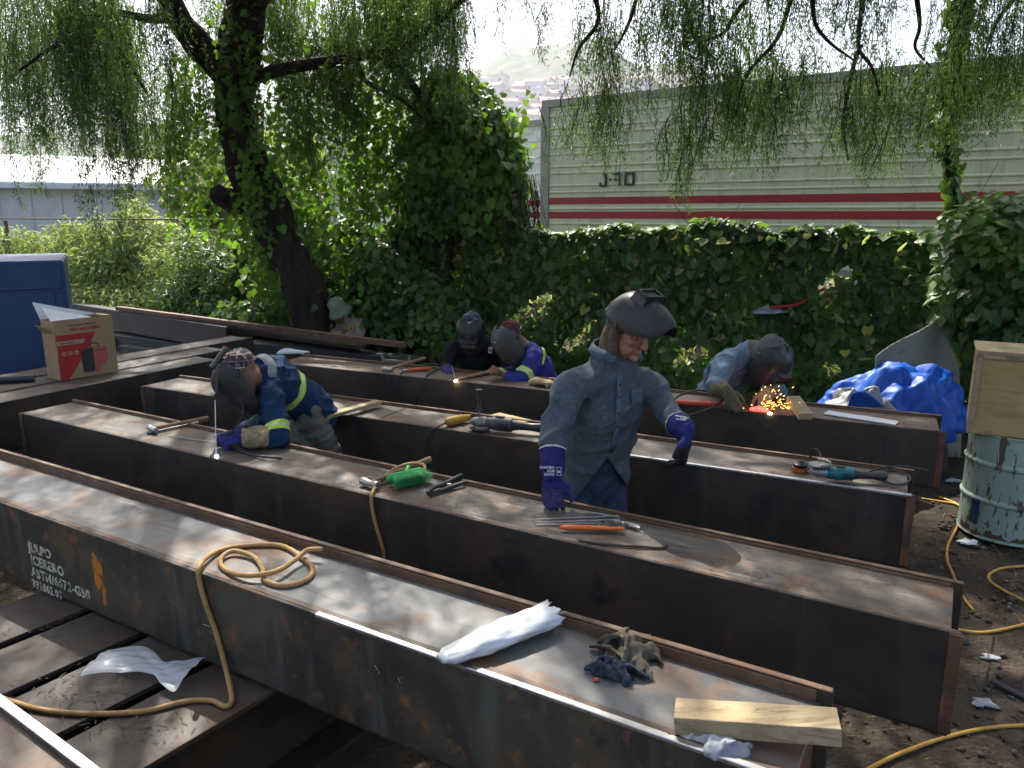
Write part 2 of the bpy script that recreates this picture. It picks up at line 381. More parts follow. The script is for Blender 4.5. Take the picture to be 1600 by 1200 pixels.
# hills far behind
def ridge(x):
    return 118 + 14 * math.sin(x * .011 + 1) + 9 * math.sin(x * .031) + 5 * math.sin(x * .09 + 2) + (-60 if x < -150 else 0) * min(1, max(0, (-150 - x) / 250))
def hill_z(x, y):
    t = min(1, max(0, (y - 330) / 370)); t = t * t * (3 - 2 * t)
    return -1 + (ridge(x)) * t + 6 * math.sin(x * .04 + y * .03) * t
hm = MB(); hm.grid([[V(x, y, hill_z(x, y)) for x in range(-900, 1101, 20)] for y in range(330, 901, 19)])
hl = hm.build('hills', MAT['hill_soil'], smooth=True, loc=(0, 330, 0)); tag(hl, kind='structure')

HOUSE_COL = [(0.62, 0.58, 0.54), (0.55, 0.42, 0.36), (0.45, 0.45, 0.46), (0.66, 0.64, 0.6), (0.5, 0.24, 0.17), (0.6, 0.52, 0.4), (0.7, 0.7, 0.7)]
hmats = [pm('house_wall_%d' % i, c, 0.85, layers=[(.6, 4, .5, .75, tuple(.75 * x for x in c))]) for i, c in enumerate(HOUSE_COL)]
hroof = pm('house_roof', (0.36, 0.20, 0.15), 0.85); hwin = pm('house_window', (0.05, 0.055, 0.06), 0.3)
def house_meshes(i):
    b = MB(); wd, dp, h = 7 + (i % 3) * 2, 7, 5.5 + (i % 4) * 1.5
    b.box((0, 0, h / 2 - 3), (wd, dp, h + 6))
    wall = b.mesh('house'); wall.materials.append(hmats[i])
    r = MB()
    if i % 2: r.box((0, 0, h + .35), (wd + .5, dp + .5, .5)); r.box((wd * .2, 0, h + 1.4), (2, 2, 1.7))
    else: r.prism([V(-wd / 2 - .4, -dp / 2 - .4, h + .05), V(-wd / 2 - .4, dp / 2 + .4, h + .05), V(-wd / 2 - .4, 0, h + 2.2)], (wd + .8, 0, 0))
    roof = r.mesh('roof'); roof.materials.append(hroof if i % 2 == 0 else hmats[(i + 3) % 7])
    wn_ = MB()
    for q in (-1, 1): wn_.box((q * wd * .25, -dp / 2 - .02, h * .62), (1.5, .1, 1.5))
    win = wn_.mesh('window'); win.materials.append(hwin)
    return wall, roof, win
HM = [house_meshes(i) for i in range(7)]
hr = random.Random(4)
cnt = 0
for k in range(900):
    px = hr.uniform(700, 870) if k % 3 else hr.uniform(870, 1080); py = hr.uniform(138, 232)
    # march along the sight line to the hillside
    d = ray(px, py); hit = None; y = 340
    while y < 800:
        p = _C + d * (y / d.y)
        if p.z < hill_z(p.x, p.y): hit = p; break
        y += 4
    if hit is None: continue
    i = hr.randrange(7)
    me3 = HM[i]
    o = bpy.data.objects.new('hillside_house', None); link(o)
    o.location = (hit.x, hit.y, hill_z(hit.x, hit.y)); o.rotation_euler = (0, 0, hr.uniform(-.5, .5)); s = hr.uniform(.75, 1.25); o.scale = (s, s, s)
    tag(o, 'tiny pale house on the hazy hillside beyond the trailers', 'house', 'houses on the far hillside')
    for nm, me in zip(('wall', 'roof', 'window'), me3):
        c = bpy.data.objects.new(nm, me); link(c); c.parent = o
    cnt += 1
    if cnt >= 150: break

# ------------------------------------------------------------------ white warehouse on the left
def wh():
    A, B = V(-19.5, 22, 0), V(-8.6, 29.5, 0)
    d = (B - A); L = d.length; d.normalize(); n = V(d.y, -d.x, 0)
    if n.y > 0: n = -n
    root = thing('warehouse', (A + B) / 2, 'long white metal warehouse with ribbed wall behind the left bushes', 'building')
    ze, zr = 2.95, 3.55
    b = MB(); b.hexa([A, B, B - n * 8, A - n * 8, A + V(0, 0, ze), B + V(0, 0, ze), B - n * 8 + V(0, 0, ze), A - n * 8 + V(0, 0, ze)]); b.build('wall', MAT['white_sheet'], root)
    k = 0; x = .2
    while x < L:                                        # each wall sheet stands proud with a folded rib
        b = MB(); p = A + d * x + n * .012
        b.box(p + d * .42 + V(0, 0, 1.42), (.80, .02, 2.8), d)
        b.box(p + d * .04 + n * .03 + V(0, 0, 1.42), (.06, .05, 2.8), d)
        b.box(p + d * .44 + n * .02 + V(0, 0, 1.42), (.05, .03, 2.8), d)
        b.build('wall_sheet', MAT['white_sheet'], root); x += .84
    b = MB(); o1 = n * .45
    b.hexa([A + o1 + V(0, 0, ze + .03), B + o1 + V(0, 0, ze + .03), B - n * 4 + V(0, 0, zr + .5), A - n * 4 + V(0, 0, zr + .5),
            A + o1 + V(0, 0, ze + .1), B + o1 + V(0, 0, ze + .1), B - n * 4 + V(0, 0, zr + .57), A - n * 4 + V(0, 0, zr + .57)])
    rf = b.build('roof', MAT['roof_sheet'], root)
    b = MB(); b.box((A + B) / 2 + n * .5 + V(0, 0, ze - .03), (L, .12, .16), d); b.build('gutter', MAT['white_sheet'], root)
    b = MB(); b.tube([A + d * 1.2 + n * .5 + V(0, 0, 2.35), A + d * 3.1 + n * 1.3 + V(0, 0, 1.75)], .09, 8); b.build('lamp_arm', MAT['roof_sheet'], root)
wh()

# ------------------------------------------------------------------ trailers
def trailer(label, P0, P1, zt, zb, paint, ribs, text=False, lenext=0.0):
    d = (P1 - P0).normalized(); L = (P1 - P0).length + lenext; n = V(d.y, -d.x, 0)
    if n.y > 0: n = -n
    root = thing('box_trailer', V(P0.x, P0.y, 0) + d * (L / 2), label, 'trailer', 'box trailers behind the hedge')
    Wd = 2.5
    c = V(P0.x, P0.y, 0) + d * (L / 2) - n * (Wd / 2)
    b = MB(); b.box(c + V(0, 0, (zt + zb) / 2), (L, Wd, zt - zb), d); b.build('body', MAT[paint], root)
    fc = V(P0.x, P0.y, 0)
    def strip(name, u0, u1, z0, z1, proud, mat, thick=.03):
        b = MB(); b.box(fc + d * ((u0 + u1) / 2) + n * (proud - thick / 2) + V(0, 0, (z0 + z1) / 2), (u1 - u0, thick, z1 - z0), d, None)
        return b.build(name, MAT[mat], root)
    strip('roof_rail', -.03, L + .03, zt - .10, zt + .03, .035, 'trailer_trim', .06)
    strip('corner_post', -.05, .13, zb, zt - .1, .03, 'trailer_trim', .06)
    strip('bottom_rail', 0.13, L, zb - .12, zb + .06, .03, 'trailer_trim', .06)
    strip('stripe', .14, L, 2.235, 2.360, .006, 'trailer_red', .02)
    strip('stripe', .14, L, 1.975, 2.10, .006, 'trailer_red', .02)
    if ribs:
        z = 2.46
        while z < zt - .2:
            for dz in (0, .12):
                b = MB(); b.tube([fc + d * .14 + n * .004 + V(0, 0, z + dz), fc + d * L + n * .004 + V(0, 0, z + dz)], [(.013, .022)] * 2, 8, side=n); b.build('rib', MAT[paint], root, smooth=True, ang=60)
            z += .345
        for zz in (2.155, 1.88): 
            b = MB(); b.tube([fc + d * .14 + n * .004 + V(0, 0, zz), fc + d * L + n * .004 + V(0, 0, zz)], [(.013, .022)] * 2, 8, side=n); b.build('rib', MAT[paint], root, smooth=True, ang=60)
        u = 1.55
        while u < L:
            strip('panel_seam', u - .018, u + .018, zb + .06, zt - .1, .005, paint, .02); u += 1.22
    for u in (1.2, 2.5, L - 1.5):
        b = MB(); b.lathe(fc + d * u - n * .35 + V(0, 0, .5), [(.2, -.14), (.5, -.14), (.52, -.1), (.52, .1), (.5, .14), (.2, .14)], 24, n); b.build('wheel', MAT['black_rubber'], root, smooth=True, ang=40)
    for u in (1.9, L - 3.5):
        b = MB(); b.box(fc + d * u - n * 1.2 + V(0, 0, (zb) / 2 + .3), (.25, 1.6, zb - .55), d); b.build('landing_leg', MAT['trailer_trim'], root)
    if text:
        b = MB(); h = .30; st = .066; u0 = 1.25; z0 = 2.555; pr = n * .028; q = .68
        def blk(u, z, w_, h_): b.box(fc + d * (u0 + u * q) + pr + V(0, 0, z0 + z * q), (w_ * q, .012, h_ * q), d)
        blk(.16, .17, st, .28); blk(.08, .01, .22, .05); blk(0, .05, .05, .09); blk(.13, .30, .11, .05)        # J
        blk(.295, .16, .06, .06)                                                                             # dot
        blk(.47, .30, .26, .055); blk(.57, .15, st, .30); blk(.45, .16, .10, .05)                             # 7
        blk(.74, .165, st, .33); blk(.97, .165, st, .33); blk(.855, .30, .17, .055); blk(.855, .025, .17, .055)   # 0
        b.build('lettering', MAT['letter_dark'], root)
    return root
P0, P1 = onz(850, 160, 4.1), onz(1600, 88, 4.1)
trailer('large cream box trailer with ribbed side, red stripes and J-70 lettering', P0, P1, 4.1, 1.15, 'trailer_paint', True, True, 4.0)
q0, q1 = V(-2.8, 19.8, 0), V(1.4, 16.9, 0)
trailer('white box trailer with red stripes half hidden behind the vine mass', q0, q1, 4.02, 1.15, 'trailer_white', True, False, 0.0)
# white van body seen through the vines
def vanbody():
    a = V(-4.9, 21.5, 0); root = thing('box_trailer', a + V(1.2, 0, 0), 'white upright trailer end with vertical seams seen through the hanging vines', 'trailer', 'box trailers behind the hedge')
    b = MB(); b.box(a + V(1.2, 2.5, 2.35), (2.5, 5, 2.9)); b.build('body', MAT['trailer_white'], root)
    for x in (.05, .62, 1.2, 1.78, 2.35): b = MB(); b.box(a + V(x, -.03, 2.35), (.05, .05, 2.8)); b.build('door_rod', MAT['trailer_trim'], root)
    for x in (.5, 1.9): b = MB(); b.lathe(a + V(x, .6, .5), [(.2, -.14), (.5, -.13), (.5, .13), (.2, .14)], 20, (1, 0, 0)); b.build('wheel', MAT['black_rubber'], root)
vanbody()

# ------------------------------------------------------------------ blue generator housing
def gen():
    # its right side runs straight back from the corner, its front is turned a little to the yard
    cor = V(-4.02, 6.95, 0); fx, bk = V(-.88, -.475, 0), V(-.475, .88, 0); zt = 1.64; LX, LB = 3.0, 1.5
    root = thing('generator_housing', cor + fx * LX / 2 + bk * LB / 2, 'dark blue steel generator housing behind the cardboard box', 'generator')
    def bx(nm, u0, u1, v0, v1, z0, z1, mat='blue_paint', bev=.006):
        b = MB(); b.box(cor + fx * ((u0 + u1) / 2) + bk * ((v0 + v1) / 2) + V(0, 0, (z0 + z1) / 2), (u1 - u0, v1 - v0, z1 - z0), -fx, bk); b.build(nm, MAT[mat], root, bevel=bev)
    bx('body', 0, LX, 0, LB, .06, zt, 'blue_paint', .004)
    bx('roof_panel', .01, LX - .01, .01, LB - .01, zt + .001, zt + .010, 'blue_paint', .002)
    for ua, ub, za, zb_ in ((.10, 1.5, .18, 1.36), (1.55, 2.9, .18, 1.36), (.03, .07, .18, 1.36), (.03, 2.95, 1.40, 1.60)):
        bx('panel', ua, ub, -.014, -.001, za, zb_, 'blue_paint', .004)
    bx('latch', .16, .20, -.035, -.015, .75, .9, 'black_plastic', .003)
    for u in (.2, 2.6): bx('skid', u, u + .3, .05, LB - .05, -.03, .058, 'black_plastic', .003)
gen()

# ================================================================== STEEL
T, HB, WB = 0.80, 0.35, 0.36
TH = 0.016
BEAM = {}
def beam(key, fl, fr, label, topmat, sidemat, W=WB, zt=T, h=HB, lip=0.030, front_lip=0.0, lipmat='rust_lip', cat='steel beam', group='box beams being welded', ends=True, end_r=True, name='box_beam'):
    fl, fr = Vector(fl), Vector(fr)
    d = (fr - fl).normalized(); L = (fr - fl).length; n = V(-d.y, d.x, 0)          # n points to the rear side
    if n.y < 0 and abs(d.x) > .6: n = -n
    root = thing(name, (fl + fr) / 2 + n * W / 2 - V(0, 0, (fl.z + fr.z) / 2 - (zt - h)), label, cat, group)
    z0 = zt - h
    def pl(nm, u0, u1, v0, v1, za, zb, mat, bev=.0025):
        b = MB(); b.box(V(fl.x, fl.y, 0) + d * ((u0 + u1) / 2) + n * ((v0 + v1) / 2) + V(0, 0, (za + zb) / 2), (u1 - u0, v1 - v0, zb - za), d, n)
        return b.build(nm, MAT[mat], root, bevel=bev)
    pl('front_web', 0, L, 0, TH, z0 + .004, zt + front_lip, sidemat)
    pl('rear_web', 0, L, W - TH, W, z0 + .004, zt + lip, sidemat)
    pl('top_plate', .004, L - .03, TH + .0005, W - TH - .0005, zt - .018, zt - .002, topmat)
    pl('bottom_plate', .003, L - .003, TH * .5, W - TH * .5, z0 - .012, z0 + .003, 'steel_side')
    pl('end_plate', L - .05, L - .036, TH + .001, W - TH - .001, z0 + .004, zt - .02, 'rust_edge')
    pl('end_plate', .036, .05, TH + .001, W - TH - .001, z0 + .004, zt - .02, 'rust_edge')
    if lip > .01:
        pl('lip_cap', .002, L - .002, W - TH - .004, W + .003, zt + lip - .001, zt + lip + .004, lipmat)
        pl('lip_fillet', .01, L - .04, W - TH - .007, W - TH + .001, zt - .003, zt + lip - .004, lipmat)
    if ends:
        pl('end_strip', -.003, .032, -.004, .001, z0 + .006, zt - .004, 'rust_edge', .001)
        if end_r: pl('end_strip', L - .034, L + .003, -.004, .001, z0 + .006, zt - .004, 'rust_edge', .001)
    # corner weld along the front top edge
    b = MB(); pts = []; k = int(L / .02)
    for i in range(k + 1):
        pts.append(V(fl.x, fl.y, 0) + d * (.004 + (L - .01) * i / k) + n * (TH - .001) + V(0, 0, zt - .002))
    b.tube(pts, [(.004 + .0012 * math.sin(i * 2.2) + .0008 * math.sin(i * .7),) * 2 for i in range(k + 1)], 6); b.build('weld_bead', MAT['rust_lip'], root, smooth=True)
    BEAM[key] = dict(root=root, fl=V(fl.x, fl.y, 0), d=d, n=n, L=L, W=W, zt=zt)
    return root
def bpart(key, nm, u0, u1, v0, v1, za, zb, mat, bev=.0015):
    B = BEAM[key]; b = MB()
    b.box(B['fl'] + B['d'] * ((u0 + u1) / 2) + B['n'] * ((v0 + v1) / 2) + V(0, 0, (za + zb) / 2), (u1 - u0, v1 - v0, zb - za), B['d'], B['n'])
    return b.build(nm, MAT[mat], B['root'], bevel=bev)
def bu(key, x):                                                    # world x -> distance along the beam
    B = BEAM[key]; return (x - B['fl'].x) / B['d'].x
sl = (1.553 - 3.22) / (.536 + 2.276)
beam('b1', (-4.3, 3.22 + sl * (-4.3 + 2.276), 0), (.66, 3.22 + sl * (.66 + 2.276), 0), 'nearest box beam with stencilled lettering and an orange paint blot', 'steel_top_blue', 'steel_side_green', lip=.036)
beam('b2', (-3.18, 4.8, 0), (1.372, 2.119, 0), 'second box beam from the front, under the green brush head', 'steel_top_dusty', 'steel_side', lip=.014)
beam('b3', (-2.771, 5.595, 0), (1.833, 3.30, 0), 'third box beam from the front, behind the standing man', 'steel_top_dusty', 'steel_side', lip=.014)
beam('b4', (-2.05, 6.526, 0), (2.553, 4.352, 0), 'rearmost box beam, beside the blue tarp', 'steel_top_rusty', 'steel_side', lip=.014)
# polished (ground) edges
for key, xa, xb in (('b1', -.63, .64), ('b3', .62, 1.82)):
    ua, ub = bu(key, xa), bu(key, xb)
    bpart(key, 'ground_edge', ua, ub, -.003, .0165, T - .002, T + .0025, 'ground_steel')
    bpart(key, 'ground_edge', ua, ub, -.0035, -.0005, T - .010, T + .0015, 'ground_steel')
for key in ('b1', 'b2', 'b3', 'b4'):
    L = BEAM[key]['L']
    bpart(key, 'rust_margin', .02, L - .05, .018, .040, T - .004, T - .0005, 'steel_top_rusty', 0)
bpart('b3', 'top_joint', bu('b3', -.85), bu('b3', -.85) + .006, .02, .34, T - .004, T + .0005, 'black_rubber', 0)

# stencilled lettering on the nearest beam
def flat_text(name, body, size, origin, ex, ey, mat, parent, bold=.0, thick=.0015, spacing=1.0, shear=0.0):
    cu = bpy.data.curves.new(name, 'FONT'); cu.body = body; cu.size = size; cu.offset = bold; cu.extrude = thick / 2; cu.space_character = spacing; cu.shear = shear
    cu.resolution_u = 3
    t = bpy.data.objects.new(name, cu); link(t)
    dg = bpy.context.evaluated_depsgraph_get()
    me = bpy.data.meshes.new_from_object(t.evaluated_get(dg))
    bpy.data.objects.remove(t); bpy.data.curves.remove(cu)
    ex = Vector(ex).normalized(); ey = Vector(ey).normalized(); ez = ex.cross(ey)
    M4 = Matrix(((ex.x, ey.x, ez.x, origin[0]), (ex.y, ey.y, ez.y, origin[1]), (ex.z, ey.z, ez.z, origin[2]), (0, 0, 0, 1)))
    me.transform(M4)
    me.materials.clear()
    return mesh_obj(name, me, MAT[mat], parent)
B1 = BEAM['b1']; fp = B1['fl'] - B1['n'] * .0012
def facept(px, py): return onplane(px, py, fp, B1['n'])
for txt, px, py, sz, sp in (('JULPO', 45, 860, .060, 1.08), ('ICERERO', 49, 880, .060, 1.08), ('ASTM/6572-G50', 50, 899, .060, 1.08), ('391862.01', 51, 916, .052, 1.08)):
    flat_text('stencil_lettering', txt, sz, facept(px, py), B1['d'], (0, 0, 1), 'stencil_paint', B1['root'], .0015, .0016, sp)
def blot():
    c = facept(152, 893); b = MB(); e = B1['d']; pts = []
    for k in range(28):
        a = 2 * math.pi * k / 28
        r = 1 + .12 * math.sin(3 * a + 1) + .06 * math.sin(7 * a)
        pts.append(c + e * (.034 * r * math.cos(a)) + V(0, 0, .078 * r * math.sin(a)))
    b.prism(pts, B1['n'] * .0008); b.build('orange_blot', MAT['orange_paint'], B1['root'])
    b = MB(); q = facept(162, 928); b.prism([q + V(0, 0, .05) - e * .004, q - e * .01 - V(0, 0, .05), q + e * .008 - V(0, 0, .055), q + e * .02 + V(0, 0, .03)], B1['n'] * .0008); b.build('orange_drip', MAT['orange_paint'], B1['root'])
blot()
def chalk():
    rg = random.Random(9); e = B1['d']; up = V(0, 0, 1)
    for px, py, k in ((590, 1048, 2), (622, 1060, 2), (330, 985, 2)):
        for i in range(k):
            c = facept(px + rg.uniform(-14, 14), py + rg.uniform(-10, 10)); a = rg.uniform(-1.2, 1.2); l = rg.uniform(.012, .035)
            b = MB(); d = e * math.cos(a) + up * math.sin(a); b.box(c, (l, .001, .0013), d, B1['n']); b.build('chalk_mark', MAT['stencil_paint'], B1['root'])
chalk()

# transverse columns at the far left carrying the cardboard box: direction (.486,.874)
dT, nT = V(.486, .874, 0), V(.874, -.486, 0)
for k, (na, nb, s0, s1, lab) in enumerate(((-5.505, -5.195, 1.5, 4.6, 'steel column crossing the left ends of the box beams, nearest of three'),
                                           (-5.85, -5.545, 1.2, 5.0, 'middle of the three steel columns at the left, in front of the cardboard box'),
                                           (-6.19, -5.885, 1.0, 5.6, 'rear of the three steel columns, under the cardboard box'))):
    base = nT * na
    beam('t%d' % k, base + dT * s0, base + dT * s1, lab, 'steel_top_dusty' if k < 2 else 'steel_top_rusty', 'steel_side', W=nb - na, lip=0.0, cat='steel column', group='steel columns lying crosswise at the left', ends=False, name='steel_column')

# H-section supports lying crosswise under the box beams
dS, nS = V(.58, .8146, 0), V(.8146, -.58, 0)
def hsupport(nc, s0, s1, label, w_=.315, zt=.432):
    c = nS * nc
    root = thing('support_girder', c + dS * ((s0 + s1) / 2), label, 'steel girder', 'girders lying crosswise under the box beams')
    def pl(nm, v0, v1, za, zb, mat):
        b = MB(); b.box(c + dS * ((s0 + s1) / 2) + nS * ((v0 + v1) / 2) + V(0, 0, (za + zb) / 2), (s1 - s0, v1 - v0, zb - za), dS, -nS, None); b.build(nm, MAT[mat], root, bevel=.002)
    pl('top_flange', -w_ / 2, w_ / 2, zt - .02, zt, 'steel_plank'); pl('web', -.008, .008, .018, zt - .0205, 'steel_side'); pl('bottom_flange', -w_ / 2, w_ / 2, -.045, .0175, 'steel_side')
    for k in range(-1, 2):
        b = MB(); b.box(c + dS * ((s0 + s1) / 2 + k * 1.1) + V(0, 0, zt / 2), (.012, w_ - .02, zt - .045), dS); b.build('stiffener', MAT['steel_side'], root)
# offsets of the visible gaps across the girders
for nc, lab in ((-3.33, 'support girder farthest left under the nearest beam'), (-2.96, 'support girder under the clear plastic sleeve, second from the left'),
                (-2.588, 'support girder crossed by the tan hose, third from the left'), (-2.215, 'rightmost support girder at the lower left, beside the dark pit')):
    hsupport(nc, .35, 5.6, lab)
hsupport(-.95, 1.55, 5.2, 'support girder in the dark under the right half of the beams')

# low plate girder in the bottom left corner with a ground edge
def corner():
    a = onz(0, 1088, .60); b_ = onz(150, 1200, .60); d = (b_ - a).normalized(); n = V(-d.y, d.x, 0)
    if n.y < 0: n = -n
    fl = a - d * .7 - n * .36; fr = b_ + d * .8 - n * .36
    beam('b0', V(fl.x, fl.y, 0), V(fr.x, fr.y, 0), 'rusty girder with a bright ground edge in the bottom left corner', 'steel_top_rusty', 'steel_side', zt=.585, h=.15, lip=.012, ends=False)
    L = BEAM['b0']['L']
    bpart('b0', 'ground_edge', .1, L - .1, .335, .3645, .6005, .606, 'ground_steel')
corner()

# steel stacked behind: painted channel, rusty plates, dark girders
dB = V(.905, -.425, 0)
def long_piece(name, P, Q, w_, zt, h, label, mat, group='steel stacked in front of the hedge', channel=False, cat='steel section'):
    d = (Q - P).normalized(); n = V(-d.y, d.x, 0); L = (Q - P).length
    if n.y < 0: n = -n
    c = (P + Q) / 2; c.z = 0
    root = thing(name, V(c.x, c.y, zt - h), label, cat, group)
    def pl(nm, v0, v1, za, zb, m=mat):
        b = MB(); b.box(c + n * ((v0 + v1) / 2) + V(0, 0, (za + zb) / 2), (L, v1 - v0, zb - za), d, n); b.build(nm, MAT[m], root, bevel=.002)
    if channel:
        pl('web', 0, .012, zt - h, zt - .0005); pl('top_flange', .0125, w_, zt - .014, zt); pl('bottom_flange', .0125, w_, zt - h, zt - h + .014)
    else:
        pl('plate', 0, w_, zt - h, zt)
    return root
ca, cb = onz(100, 473, .80), onz(352, 511, .80)
long_piece('steel_channel', V(ca.x, ca.y, 0), V(cb.x, cb.y, 0), .16, .80, .27, 'dark grey painted channel beam right of the cardboard box', 'dark_paint_steel', channel=True)
ca2, cb2 = onz(210, 489, .78), onz(540, 536, .78)
off = V(.42, .9, 0) * .02
for k, (pa, pb, z, h_, w_, m, lab) in enumerate((
        ((200, 492), (545, 537), .70, .05, .34, 'steel_top_rusty', 'rusty flat plate stack behind the painted channel, lowest layer'),
        ((225, 488), (560, 534), .755, .05, .22, 'steel_top_rusty', 'narrow rusty plate on top of the stack near the hat wearer'),
        ((180, 479), (628, 536), .86, .05, .07, 'rust_lip', 'long thin rusty bar rising above the plate stack in front of the hat wearer'))):
    a, b_ = onz(*pa, z), onz(*pb, z)
    long_piece('steel_plate' if k < 2 else 'steel_bar', V(a.x, a.y, 0), V(b_.x, b_.y, 0), w_, z, h_, lab, m)
for k, (pa, pb, z, h_, lab) in enumerate((((150, 520), (470, 560), .50, .22, 'dark girder lying low right of the cardboard box'),
                                          ((185, 540), (420, 570), .40, .30, 'lower dark girder with bluish sheen behind the left columns'),
                                          ((330, 530), (640, 562), .62, .14, 'dark bar under the rusty plates'))):
    a, b_ = onz(*pa, z), onz(*pb, z)
    long_piece('steel_girder', V(a.x, a.y, 0), V(b_.x, b_.y, 0), .25, z, h_, lab, 'dark_paint_steel', channel=True)
# trestles holding the stack up
for px, py, z, lab in ((215, 505, .50, 'steel trestle under the left end of the plate stack'), (500, 545, .52, 'steel trestle under the right end of the plate stack')):
    p = onz(px, py, .6); root = thing('trestle', (p.x, p.y, 0), lab, 'trestle', 'trestles under the stacked steel')
    n = V(.42, .9, 0)
    b = MB(); b.box(V(p.x, p.y, .40) + n * .25, (.1, 1.5, .1), V(.9, -.42, 0)); b.build('crossbar', MAT['steel_side'], root)
    for s in (-.45, .95):
        for q in (-.12, .12):
            b = MB(); e = V(p.x, p.y, 0) + n * s; b.tube([e + V(0, 0, .37), e + V(.9 * q, -.42 * q, -.02)], .025, 6); b.build('leg', MAT['steel_side'], root)
# ================================================================== PLANTS
LEAF_T = np.array([(0, 0, 0), (.36, -.14, .05), (.52, .24, .09), (.28, .70, .05), (0, 1.02, -.06), (-.28, .70, .05), (-.52, .24, .09), (-.36, -.14, .05)], np.float32)
LEAF_L = np.array([0, 1, 2, 3, 4, 0, 4, 5, 6, 7], np.int32)
LANCE_T = np.array([(0, 0, 0), (.13, .3, .03), (.10, .7, 0), (0, 1, -.06), (-.10, .7, 0), (-.13, .3, .03)], np.float32)
LANCE_L = np.array([0, 1, 2, 3, 0, 3, 4, 5], np.int32)
def unit(a): return a / np.maximum(np.linalg.norm(a, axis=-1, keepdims=True), 1e-9)
def leaf_mesh(name, P, Nrm, Up, S, lance=False):
    """leaves at P, facing Nrm, tip direction Up, length S"""
    T_, L_ = (LANCE_T, LANCE_L) if lance else (LEAF_T, LEAF_L)
    Nrm = unit(Nrm); Y = unit(Up - Nrm * (Up * Nrm).sum(1, keepdims=True)); X = np.cross(Y, Nrm)
    n = len(P); k = len(T_)
    v = P[:, None, :] + (X[:, None, :] * T_[None, :, 0:1] + Y[:, None, :] * T_[None, :, 1:2] + Nrm[:, None, :] * T_[None, :, 2:3]) * S[:, None, None]
    loops = (L_[None, :] + (np.arange(n) * k)[:, None]).ravel()
    h = len(L_) // 2
    return np_mesh(name, v.reshape(-1, 3), np.full(2 * n, h), loops)
def rnd(n, lo, hi): return RNG.uniform(lo, hi, n)
def rvec(n): return unit(RNG.normal(size=(n, 3)))
def vray(px, py):
    px, py = np.asarray(px, float), np.asarray(py, float)
    F, U = np.array(_F), np.array(_U)
    return F[None] + ((px - 800) / FPX)[:, None] * np.array([[1., 0, 0]]) + ((600 - py) / FPX)[:, None] * U[None]
def vat(px, py, Y):
    d = vray(px, py); return np.array(_C)[None] + d * (np.asarray(Y) / d[:, 1])[:, None]

def pepper(anchors, lengths, dens=.055, pairs=4, lsize=.048, sway=.16):
    """hanging twigs with feathery compound leaves -> (leaf triangle verts, twig quad verts)"""
    n = len(anchors); nodes = np.maximum(3, (lengths / dens).astype(int)); tot = int(nodes.sum())
    sid = np.repeat(np.arange(n), nodes)
    start = np.zeros(n, int); start[1:] = np.cumsum(nodes)[:-1]
    t = (np.arange(tot) - start[sid]) / nodes[sid]
    az = rnd(n, 0, 2 * np.pi); lean = rnd(n, 0, sway) * lengths; wob = rnd(n, 0, 6.28)
    def path(s, t):
        L = lengths[s]; o = lean[s]
        return anchors[s] + np.stack([np.cos(az[s]) * o * np.sin(t * 1.5) + .03 * np.sin(t * 5 + wob[s]), np.sin(az[s]) * o * np.sin(t * 1.5) + .03 * np.cos(t * 4 + wob[s]), -L * (t ** 1.1)], -1)
    P = path(sid, t)
    # compound leaf axis
    d = unit(np.stack([RNG.normal(size=tot), RNG.normal(size=tot), rnd(tot, -2.6, -.5)], -1))
    Lr = rnd(tot, .09, .19) * np.where(t > .9, .7, 1)
    side = unit(np.cross(d, rvec(tot)))
    V_ = []
    for k in range(pairs):
        s = (k + .7) / pairs
        base = P + d * (Lr * s)[:, None] + np.array([0, 0, -1.]) * (Lr * s * s * .25)[:, None]
        for sg in (-1, 1):
            ld = unit(d * .75 + side * sg * rnd(tot, .5, 1.0)[:, None] + np.array([0, 0, -.35]) + RNG.normal(size=(tot, 3)) * .18)
            l = lsize * rnd(tot, .8, 1.5)
            wv = unit(np.cross(ld, rvec(tot))) * (l * .080)[:, None]
            m = base + ld * (l * .35)[:, None]
            V_.append(np.stack([base, m + wv, base + ld * l[:, None], m - wv], 1))
    V_ = np.concatenate(V_, 0)
    # twigs
    tw = []
    K = 5
    for k in range(K):
        a = path(np.arange(n), np.full(n, k / K)); b = path(np.arange(n), np.full(n, (k + 1) / K))
        w_ = (.0035 * (1 - .6 * k / K))
        for wv in (np.array([w_, 0, 0]), np.array([0, w_, 0])):
            tw.append(np.stack([a - wv, a + wv, b + wv * .8, b - wv * .8], 1))
    return V_, np.concatenate(tw, 0)
def quads_obj(name, Q, mat, parent, kind='stuff'):
    me = np_mesh(name, Q.reshape(-1, 3), np.full(len(Q), 4))
    o = mesh_obj(name, me, mat, parent)
    if kind: o['kind'] = kind
    return o

def limb_tube(name, pts, rad, mat, parent, n=12, k=6, rough=.12):
    P = catmull(pts, k); m = len(P); rr = []
    for i in range(m):
        x = i / (m - 1) * (len(rad) - 1); j = min(int(x), len(rad) - 2); rr.append(rad[j] + (rad[j + 1] - rad[j]) * (x - j))
    b = MB(); b.tube(P, rr, n)
    rg = random.Random(hash(name) % 1000)
    for i, v in enumerate(b.v):
        c = P[i // n]; an = i % n
        f = 1 + rough * (math.sin(an * 2.1 + i // n * .35) * .6 + math.sin(an * 4.3 + 1.3 * (i // n)) * .4)
        b.v[i] = tuple(c + (Vector(v) - c) * f)
    return b.build(name, mat, parent, smooth=True)

